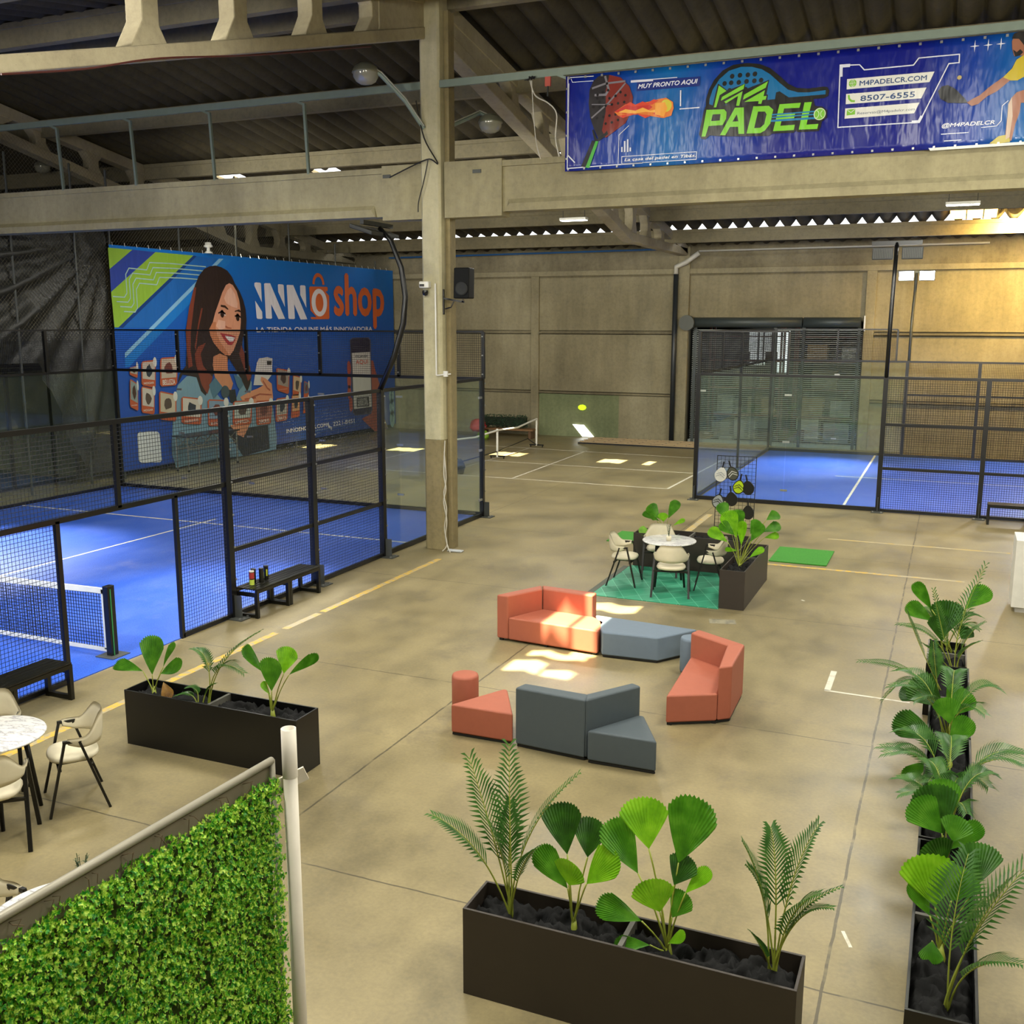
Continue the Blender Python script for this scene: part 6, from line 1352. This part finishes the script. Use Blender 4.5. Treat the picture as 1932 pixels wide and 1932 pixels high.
bell('glass bell lamp behind the main column, right side', (a[0], 19.0, a[1]), [(a[0], 19.0, a[1]+.1), (b[0], 18.9, b[1]+.05), (-9.45, 18.3, b[1]-.35)])
a = (-25.824,8.871)
bell('glass bell lamp seen through the fence at the far left', (a[0], 24.0, a[1]), [(a[0], 24.0, a[1]+.1), (a[0], 24, roofz(24)+.0)])
led = N('led_tube_light'); led.set(color='ffffff', emit=14.0, ecol='f6f2e4')
for (x, y, z, lb) in ((-9.45, 26.0, 6.92, 'glowing strip light under the main beam in front of the truss'), (-.12, 26.0, 6.92, 'glowing strip light at the upper right under the beam')):
    t = thing('strip_light', lb, 'lamp', (x, y, z))
    MB().box(-.36, .36, -.12, .12, -.03, .03).build('light_body', M['white'], t)
    MB().box(-.34, .34, -.10, .10, -.045, -.031).build('light_diffuser', led.m, t)
    MB().bar((-.3, 0, .03), (-.3, 0, .55), .012).bar((.3, 0, .03), (.3, 0, .55), .012).build('hanger_wire', M['wire'], t)
    light('AREA', 'strip_lamp', (x, y, z-.07), 160, (1, .96, .85), .7, to=(x, y, 0), sy=.2)
wy = N('amber_rooflight'); wy.set(color='ffd070', emit=9.0, ecol='ffc860')
t = thing('rooflight_panel', 'glowing amber rooflight between purlins at the upper right', 'rooflight', (.15, 33.1, roofz(33.1)-.08))
MB().box(-.62, .62, -.75, .75, 0, .03).build('light_panel', wy.m, t); t.rotation_euler = (math.atan(-.16545), 0, 0)
MB().box(-.2, -.17, -.75, .75, -.03, 0).box(.25, .28, -.75, .75, -.03, 0).build('panel_rib', M['purlin'], t)
light('AREA', 'amber_glow', (1.6, 33.6, 7.05), 650, (1, .68, .2), 1.0, to=(1.6, 36.5, 5.2), sy=.6)
light('SPOT', 'amber_reflection', (1.2, 30.5, 6.9), 260, (1, .78, .35), .15, to=(.25, 36.5, 3.6), spot=24, blend=1)
# hanging lamps behind the fence
for (px, lb) in (((-20.561,6.384), 'white pendant lamp cap above the shop banner'), ((-25.901,6.442), 'white pendant lamp cap above the black tarp')):
    t = thing('pendant_lamp', lb, 'lamp', (px[0], 25.0, px[1]))
    MB().lathe([(.0, .2), (.09, .19), (.10, .12), (.13, .1), (.13, .06), (.05, .04), (.05, -.05), (.14, -.12), (.0, -.12)], 20, caps=False).build('lamp_cap', M['white'], t, smooth=True)
    MB().bar((0, 0, .2), (0, 0, roofz(25)-px[1]+.2), .01).build('lamp_cord', M['wire'], t)
# ------------------------------------------------------------------ column fittings
t = thing('loudspeaker', 'black loudspeaker on a wall arm right of the main column', 'speaker', (-8.25, 16.95, 4.95))
mb = MB(); v = [(-.14,-.16,-.27),(.16,-.14,-.27),(.13,.16,-.27),(-.10,.16,-.27),(-.12,-.17,.27),(.18,-.15,.27),(.14,.16,.27),(-.08,.16,.27)]
mb.add(v, [(0,3,2,1),(4,5,6,7),(0,1,5,4),(1,2,6,5),(2,3,7,6),(3,0,4,7)]).build('speaker_cabinet', flat('speaker_plastic', '0c0d0d', .7, spec=.2), t, bevel=.02)
MB().lathe([(.11, 0), (.12, .01), (.10, .02), (.0, .012)], 20, caps=False).build('speaker_cone', flat('speaker_grille', '151716', .7), t)
for c in t.children:
    if c.name.startswith('speaker_cone'): c.rotation_euler = (R(90), 0, R(5)); c.location = (.03, -.165, -.1)
MB().bar((-.02, 0, -.28), (-.02, 0, -.34), .03).bar((-.42, 0, -.26), (.0, 0, -.33), .03).bar((-.42, 0, -.1), (-.42, 0, -.55), .04).tube([(-.38, 0, -.45), (-.25, -.02, -.42), (-.2, 0, -.31)], .012).build('wall_arm', M['black'], t)
t = thing('security_camera', 'white security camera with black dome on the main column', 'camera', (-8.97, 16.82, 4.9))
MB().box(-.1, .1, -.06, .06, -.03, .09).build('camera_body', M['white'], t, bevel=.02)
MB().lathe([(.0, -.17), (.04, -.155), (.055, -.12), (.055, -.09), (.05, -.07)], 18, caps=False).build('camera_dome', flat('dome_black', '15171a', .12), t, smooth=True)
MB().cbox((-.03, -.07, .02), (.08, .03, .04)).build('camera_lens', M['black'], t)
t = thing('cable_conduit', 'white conduit running down the main column from the camera', 'conduit', (-8.8, 16.84, 3.2))
MB().bar((.03, 0, .1), (.03, 0, 1.75), .022).bar((.03, 0, .1), (.32, .0, .13), .022).build('conduit_run', M['white'], t)
MB().cbox((.23, -.02, .13), (.08, .04, .1)).build('junction_box', M['white'], t)
def cable(name, label, pts, r, mat, cat='cable'):
    P_ = [Vector(p) for p in pts]; out = []
    for i in range(len(P_)-1):
        p0, p1, p2, p3 = P_[max(0, i-1)], P_[i], P_[i+1], P_[min(len(P_)-1, i+2)]
        for k in range(6):
            s = k/6; out.append(.5*((2*p1)+(-p0+p2)*s+(2*p0-5*p1+4*p2-p3)*s*s+(-p0+3*p1-3*p2+p3)*s**3))
    out.append(P_[-1]); return tag(MB().tube(out, r, 6).build(name, mat), label, cat)
wc = flat('white_cable', 'c4bfb0', .5); bc = flat('dark_cable', '1c1814', .5)
cable('power_cable', 'tangled white cable hanging down the foot of the main column', [(-8.60, 16.82, 2.1), (-8.62, 16.8, 1.5), (-8.58, 16.8, 1.2), (-8.63, 16.8, .95), (-8.57, 16.8, .6), (-8.6, 16.8, .3), (-8.52, 16.75, .08), (-8.45, 16.7, .02)], .012, wc)
cable('power_cable', 'second white cable looped beside the first at the column foot', [(-8.61, 16.8, 1.9), (-8.57, 16.79, 1.4), (-8.62, 16.79, 1.1), (-8.56, 16.78, .8), (-8.61, 16.78, .45), (-8.55, 16.76, .15), (-8.62, 16.7, .02)], .01, wc)
bg = MB().cbox((0, 0, .02), (.3, .12, .03)).build('cable_end_bag', flat('pale_plastic', 'b9bdc0', .5), loc=(-8.42, 16.85, 0), bevel=.01); tag(bg, 'pale plastic plug end lying at the foot of the main column', 'plug')
A_ = lambda p, y: (p[0], y, p[1])
cable('black_cable', 'dark cable sagging from the beam onto the main column', [A_((-9.656,6.832),16.8), A_((-9.163,7.015),16.8), A_((-8.841,7.105),16.8), A_((-8.673,7.024),16.8), A_((-8.941,7.47),16.8), A_((-9.089,8.103),16.8)], .012, bc)
cable('black_cable', 'dark cable dropping down the main column below the beam', [A_((-8.862,7.106),16.8), A_((-8.953,6.75),16.8), A_((-9.066,6.391),16.8), A_((-9.08,6.208),16.8)], .01, bc)
cable('red_cable', 'dark red cable clipped along the nearest truss chord', [A_((7.85,6.666),0)[0:0] or (-8.9, (7.85,6.666)[0], (7.85,6.666)[1]), (-8.9, (8.95,6.949)[0], (8.95,6.949)[1]), (-8.9, (10.117,7.314)[0], (10.117,7.314)[1]), (-8.9, (11.953,7.759)[0], (11.953,7.759)[1]), (-8.9, (14.979,8.561)[0], (14.979,8.561)[1])], .012, flat('dark_red_cable', '4a1c14', .5))
cable('white_wires', 'white wires hanging from the rail beside the blue banner', [A_((-6.937,8.263),16.85), A_((-6.84,8.019),16.85), A_((-6.599,7.874),16.85), A_((-6.454,7.694),16.85), A_((-6.47,7.315),16.85), A_((-6.4,7.012),16.85)], .012, wc)
cable('white_wires', 'thin white wire loop reaching the beam left of the banner', [A_((-6.908,8.261),16.85), A_((-6.867,7.682),16.85), A_((-6.816,7.252),16.85), A_((-6.736,6.989),16.85)], .008, wc)
t = thing('junction_box', 'small red tagged electrical box hanging from the rail', 'box', ((-6.612,8.235)[0], 16.85, (-6.612,8.235)[1]))
MB().box(-.05, .05, -.02, .02, -.09, .06).build('red_tag', flat('red_tag', 'b04a3a', .5), t); MB().box(-.012, .012, -.02, .0, -.25, -.09).build('tag_tail', M['wire'], t)
t = thing('cable_clamp', 'tangle of dark clamps where wires meet the rail', 'clamp', ((-6.938,8.297)[0], 16.86, (-6.938,8.297)[1]))
mb = MB(); r9 = random.Random(2)
for i in range(9): mb.tube([(r9.uniform(-.1,.1), 0, r9.uniform(-.03,.03)), (r9.uniform(-.1,.1), -.03, r9.uniform(-.03,.03)), (r9.uniform(-.1,.1), 0, r9.uniform(-.03,.03))], .008, 5)
mb.build('clamp_wires', M['wire'], t)
# ------------------------------------------------------------------ pickleball net, ladder, bits by the wall
t = thing('portable_net', 'portable net on white posts standing on the bare floor', 'net', (-13.2, 29.4, 0))
for y_, z_ in ((.07, .95), (3.4, 1.0)): MB().bar((0, y_, .05), (0, y_, z_), .05).build('net_post', M['white'], t)
for y_ in (.07, 3.4): MB().bar((-.26, y_, .08), (.26, y_, .08), .04).bar((-.22, y_, .0), (-.22, y_, .08), .03).bar((.22, y_, 0), (.22, y_, .08), .03).build('net_foot', M['black'], t)
pts = [(0, 3.4-.34*k, 1.0-.013*k if k < 11 else .9) for k in range(21)]
MB().tube([(0, 3.4, .98), (0, 1.7, .84), (0, .07, .90), (0, -1.6, .84), (0, -3.3, .93)], .03, 6).build('net_band', M['white'], t)
MB().tube([(0, 3.35, .1), (0, 2.6, .38), (0, .05, .22), (0, -3.3, .22)], .018, 6).build('net_frame', M['black'], t)
MB().bar((0, -3.3, .05), (0, -3.3, .95), .05).build('net_post', M['white'], t)
t = thing('wooden_lattice', 'pale wooden slatted frame lying along the foot of the back wall', 'lattice', (-10, 35.2, 0))
wdm = flat('pale_wood', 'a58e6a', .7)
mb = MB()
for k in range(4): mb.box(-2.2, 4.3, -.7+.45*k-.035, -.7+.45*k+.035, .05, .09)
mb.build('long_slat', wdm, t); mb = MB()
for k in range(16): mb.box(-2.1+k*.42-.03, -2.1+k*.42+.03, -.75, .72, 0.0, .05)
mb.build('cross_slat', wdm, t); mb = MB()
for k in range(16):
    for j in range(4): mb.cbox((-2.1+k*.42, -.7+.45*j, .095), (.045, .045, .012))
mb.build('dark_bolts', M['black'], t)
MB().box(-2.25, 4.3, -.80, -.76, 0, .05).build('dark_edge', M['black'], t)
t = thing('hedge_bundle', 'rolled dark green artificial hedge lying by the back wall', 'hedge', (-15.5, 35.2, .35))
mb = MB(); r8 = random.Random(8)
for i in range(1500):
    a = r8.uniform(0, PI*2); rr_ = .26*math.sqrt(r8.random()); x = r8.uniform(-.95, .95); c = Vector((x, math.cos(a)*rr_, .25+math.sin(a)*rr_)); d = Vector((r8.uniform(-1,1), r8.uniform(-1,1), r8.uniform(-.3,1))).normalized()*.06; w_ = d.orthogonal().normalized()*.018
    mb.add([c-w_, c+d, c+w_], [(0,1,2)])
mb.build('hedge_leaves', flat('dark_hedge', '1f3a22', .7), t); MB().box(-.9, .9, -.14, .14, .1, .4).build('hedge_core', flat('hedge_core', '14200f', .9), t)
t = thing('wooden_bench', 'low wooden bench stacked under the rolled hedge', 'bench', (-15.3, 35.15, 0))
MB().box(-1.1, 1.1, -.25, .25, .3, .36).build('bench_top', flat('brown_wood', '7a5834', .6), t); MB().box(-1.0, -.9, -.2, .2, 0, .3).box(.9, 1.0, -.2, .2, 0, .3).build('bench_leg', flat('brown_wood_leg', '5c4026', .6), t)
def blob_bag(name, label, loc, r, mat):
    mb = MB(); n = 18
    for i in range(n+1):
        for j in range(n):
            th = PI*i/n; ph = 2*PI*j/n; q = Vector((math.sin(th)*math.cos(ph), math.sin(th)*math.sin(ph), math.cos(th))); rr_ = r*(1+.25*noise.noise(q*3+Vector(loc)))
            mb.v.append((q.x*rr_, q.y*rr_, max(-r*.7, q.z*rr_*.85)+r*.7))
    for i in range(n):
        for j in range(n): mb.f.append((i*n+j, (i+1)*n+j, (i+1)*n+(j+1)%n, i*n+(j+1)%n))
    tag(mb.build(name, mat, smooth=True, loc=loc), label, 'bag')
blob_bag('crumpled_bag', 'bright red crumpled bag beside the portable net', (-16.15, 34.3, .28), .3, flat('red_cloth', 'b0242c', .6))
blob_bag('crumpled_bag', 'lime green bag lying under the red one', (-15.85, 34.1, .0), .22, flat('lime_cloth', '7fa82a', .6))
blob_bag('duffel_bag', 'dark duffel bag on the floor seen through the court glass', (-12.9, 25.9, 0), .28, flat('dark_bag', '2a2b2a', .7))
# sunlit patches come from the real sun; bright gap near floor of wall
t = thing('floor_opening', 'bright daylight hole in the back wall near the floor', 'opening', (-12.75, 36.44, 0)); 
em2 = N('daylight_gap'); em2.set(color='ffffff', emit=2.2, ecol='f2f2e8')
MB().add([(-.45,0,.47),(.0,0,.46),(.42,0,0.02),(-.05,0,0.02),(-.45,.03,.47),(.0,.03,.46),(.42,.03,0.02),(-.05,.03,0.02)], [(0,3,2,1),(4,5,6,7),(0,1,5,4),(1,2,6,5),(2,3,7,6),(3,0,4,7)]).build('bright_gap', em2.m, t)
t2 = thing('wall_patch', 'small lime yellow patch glowing on the greenish wall panel', 'patch', (-12.82, 36.45, 1.12))
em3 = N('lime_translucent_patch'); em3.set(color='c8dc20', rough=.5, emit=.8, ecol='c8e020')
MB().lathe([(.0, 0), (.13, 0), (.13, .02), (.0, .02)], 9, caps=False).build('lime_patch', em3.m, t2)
for c in t2.children: c.rotation_euler = (R(90), 0, 0); c.scale = (1.3, .85, 1)
# ------------------------------------------------------------------ paddle display grid
t = thing('display_grid', 'black wire display grid standing behind the corner troughs', 'display stand', (-4.03, 21.1, 0)); rz_ = math.atan2(.3, .8)*.2; t.rotation_euler = (R(-4), 0, rz_)
mb = MB()
for k in range(11): mb.bar((-.40+.08*k, 0, 0.02), (-.40+.08*k, 0, 1.54), .006 if k not in (0, 10) else .014)
for k in range(20): mb.bar((-.40, 0, .04+.0785*k), (.40, 0, .04+.0785*k), .006 if k not in (0, 19) else .014)
mb.build('wire_grid', M['wire'], t)
MB().bar((-.38, 0, .03), (-.38, .3, .01), .02).bar((.38, 0, .03), (.38, .3, .01), .02).bar((-.38, 0, .03), (-.38, -.2, .01), .02).bar((.38, 0, .03), (.38, -.2, .01), .02).build('grid_foot', M['black'], t)
def racket_mesh(label, x, z, tilt, face, edge, deco=None):
    g = thing('padel_racket', label, 'racket', (0, 0, 0), 0, 'rackets on the display grid')
    pts = []
    for i in range(28):
        a = 2*PI*i/28; rx, rz = .125*math.sin(a), .135*math.cos(a)
        if rz > 0: rx *= (1-rz*2.2)
        pts.append((rx, rz*1.12-.08))
    m = MB(); n = len(pts); m.v = [(a, -.02, b) for a, b in pts]+[(a, .015, b) for a, b in pts]; m.f = [tuple(range(n)), tuple(reversed(range(n, 2*n)))]+[(i, n+i, n+(i+1)%n, (i+1)%n) for i in range(n)]
    m.build('racket_rim', edge, g)
    m = MB(); sm = [(a*.86, b*.86-.011) for a, b in pts]; m.add([(a, -.022, b) for a, b in sm], [tuple(range(n))]); fc = m.build('racket_face', face, g)
    hl = MB()
    for i in range(5):
        for j in range(4): hl.add([((i-2)*.028+d[0], -.0235, -.12+j*.026+d[1]) for d in ((-.004,-.004),(.004,-.004),(.004,.004),(-.004,.004))], [(0,1,2,3)])
    hl.build('face_holes', M['wire'], fc)
    if deco:
        dm = MB()
        for k in range(2): dm.add([(-.09, -.0245, -.13+k*.05), (.0, -.0245, -.07+k*.05), (.09, -.0245, -.13+k*.05), (.09, -.0245, -.145+k*.05), (.0, -.0245, -.088+k*.05), (-.09, -.0245, -.145+k*.05)], [(0,5,4,1),(1,4,3,2)])
        dm.build('chevron_print', deco, fc)
    MB().bar((0, 0, .06), (0, 0, .20), .03, .024).build('racket_grip', M['black'], g, bevel=.004)
    MB().bar((-.02, 0, .03), (0, 0, .08), .02).bar((.02, 0, .03), (0, 0, .08), .02).build('racket_throat', edge, g)
    ca = Matrix.Rotation(rz_, 4, 'Z') @ Matrix.Translation((x, -.04, z)) @ Matrix.Rotation(tilt, 4, 'Y')
    g.matrix_world = Matrix.Translation((-4.03, 21.1, 0)) @ Matrix.Rotation(R(-4)*0, 4, 'X') @ ca
    g.location.y += z*.065
    return g
wf = flat('white_face', 'd5d5d0', .35); kf = flat('black_face', '1a1b18', .3); gf = flat('lime_face', 'b2d012', .35); gr = flat('grey_face', '9aa0a2', .35); mk = flat('mottled_face', '4a4c40', .35)
racket_mesh('white padel racket with grey flash, top left on the grid', -.30, 1.22, R(12), wf, wf, gr)
racket_mesh('black and white mottled racket beside the white one', -.10, 1.25, R(-18), mk, kf, wf)
racket_mesh('lime yellow racket with black chevrons in the middle of the grid', .08, .98, R(10), gf, kf, kf)
racket_mesh('black racket just right of the lime one', .24, .97, R(-12), kf, kf)
racket_mesh('grey patterned racket at the lower left of the grid', -.33, .66, R(12), gr, kf, kf)
racket_mesh('black racket hanging in the lower middle of the grid', -.08, .72, R(-8), kf, kf)
racket_mesh('black racket at the lower right of the grid', .28, .46, R(-3), kf, kf)
# ------------------------------------------------------------------ white counter
t = thing('white_counter', 'white reception counter cut by the right edge of the photo', 'counter', (1.1, 17.1, 0))
MB().box(-.08, .10, -.6, .1, .08, 1.10).build('side_panel', M['white'], t, bevel=.004); MB().box(.10, 1.5, -.45, .1, .08, 1.02).build('counter_body', M['white'], t, bevel=.004)
MB().box(-.02, 1.5, -.55, .05, 0, .08).build('kick_plate', flat('kick_white', 'b5b3ab', .5), t); MB().box(.10, 1.5, -.52, -.46, .55, 1.0).build('front_panel', M['white'], t, bevel=.004)
# truss table by the shop banner
t = thing('truss_stand', 'small folding metal truss stand in front of the shop banner', 'stand', (-20.3, 24.2, 0))
mb = MB()
for x in (-.2, .2):
    for y in (-1.1, 1.1): mb.bar((x, y, .05), (x, y, 1.0), .03)
    for k in range(4): mb.bar((x, -1.1+.55*k, .65), (x, -.55+.55*k, 1.0), .02).bar((x, -1.1+.55*k, 1.0), (x, -.55+.55*k, .65), .02)
    mb.bar((x, -1.1, 1.0), (x, 1.1, 1.0), .03).bar((x, -1.1, .65), (x, 1.1, .65), .03)
for y in (-.4, .4): mb.bar((0, y, .05), (0, y, .65), .03)
mb.build('truss_frame', M['steel'], t); MB().box(-.3, .3, -1.15, 1.15, 1.0, 1.03).build('stand_top', M['black'], t)
bm2 = MB()
for x in (-.2, .2):
    for y in (-1.1, 1.1): bm2.cbox((x, y, .025), (.05, .05, .05))
bm2.build('castor', M['black'], t)
# ventilator / chain boxes on main beam
for i, (u, lb) in enumerate((((-7.974,6.869), 'small recessed lifting plate on the beam right of the column'), ((-9.791,6.875), 'small round lifting plate on the beam left of the column'))):
    o = MB().cbox((0, 0, 0), (.16, .015, .06)).build('lifting_plate', M['galv'], loc=(u[0], 16.93, u[1])); tag(o, lb, 'plate')
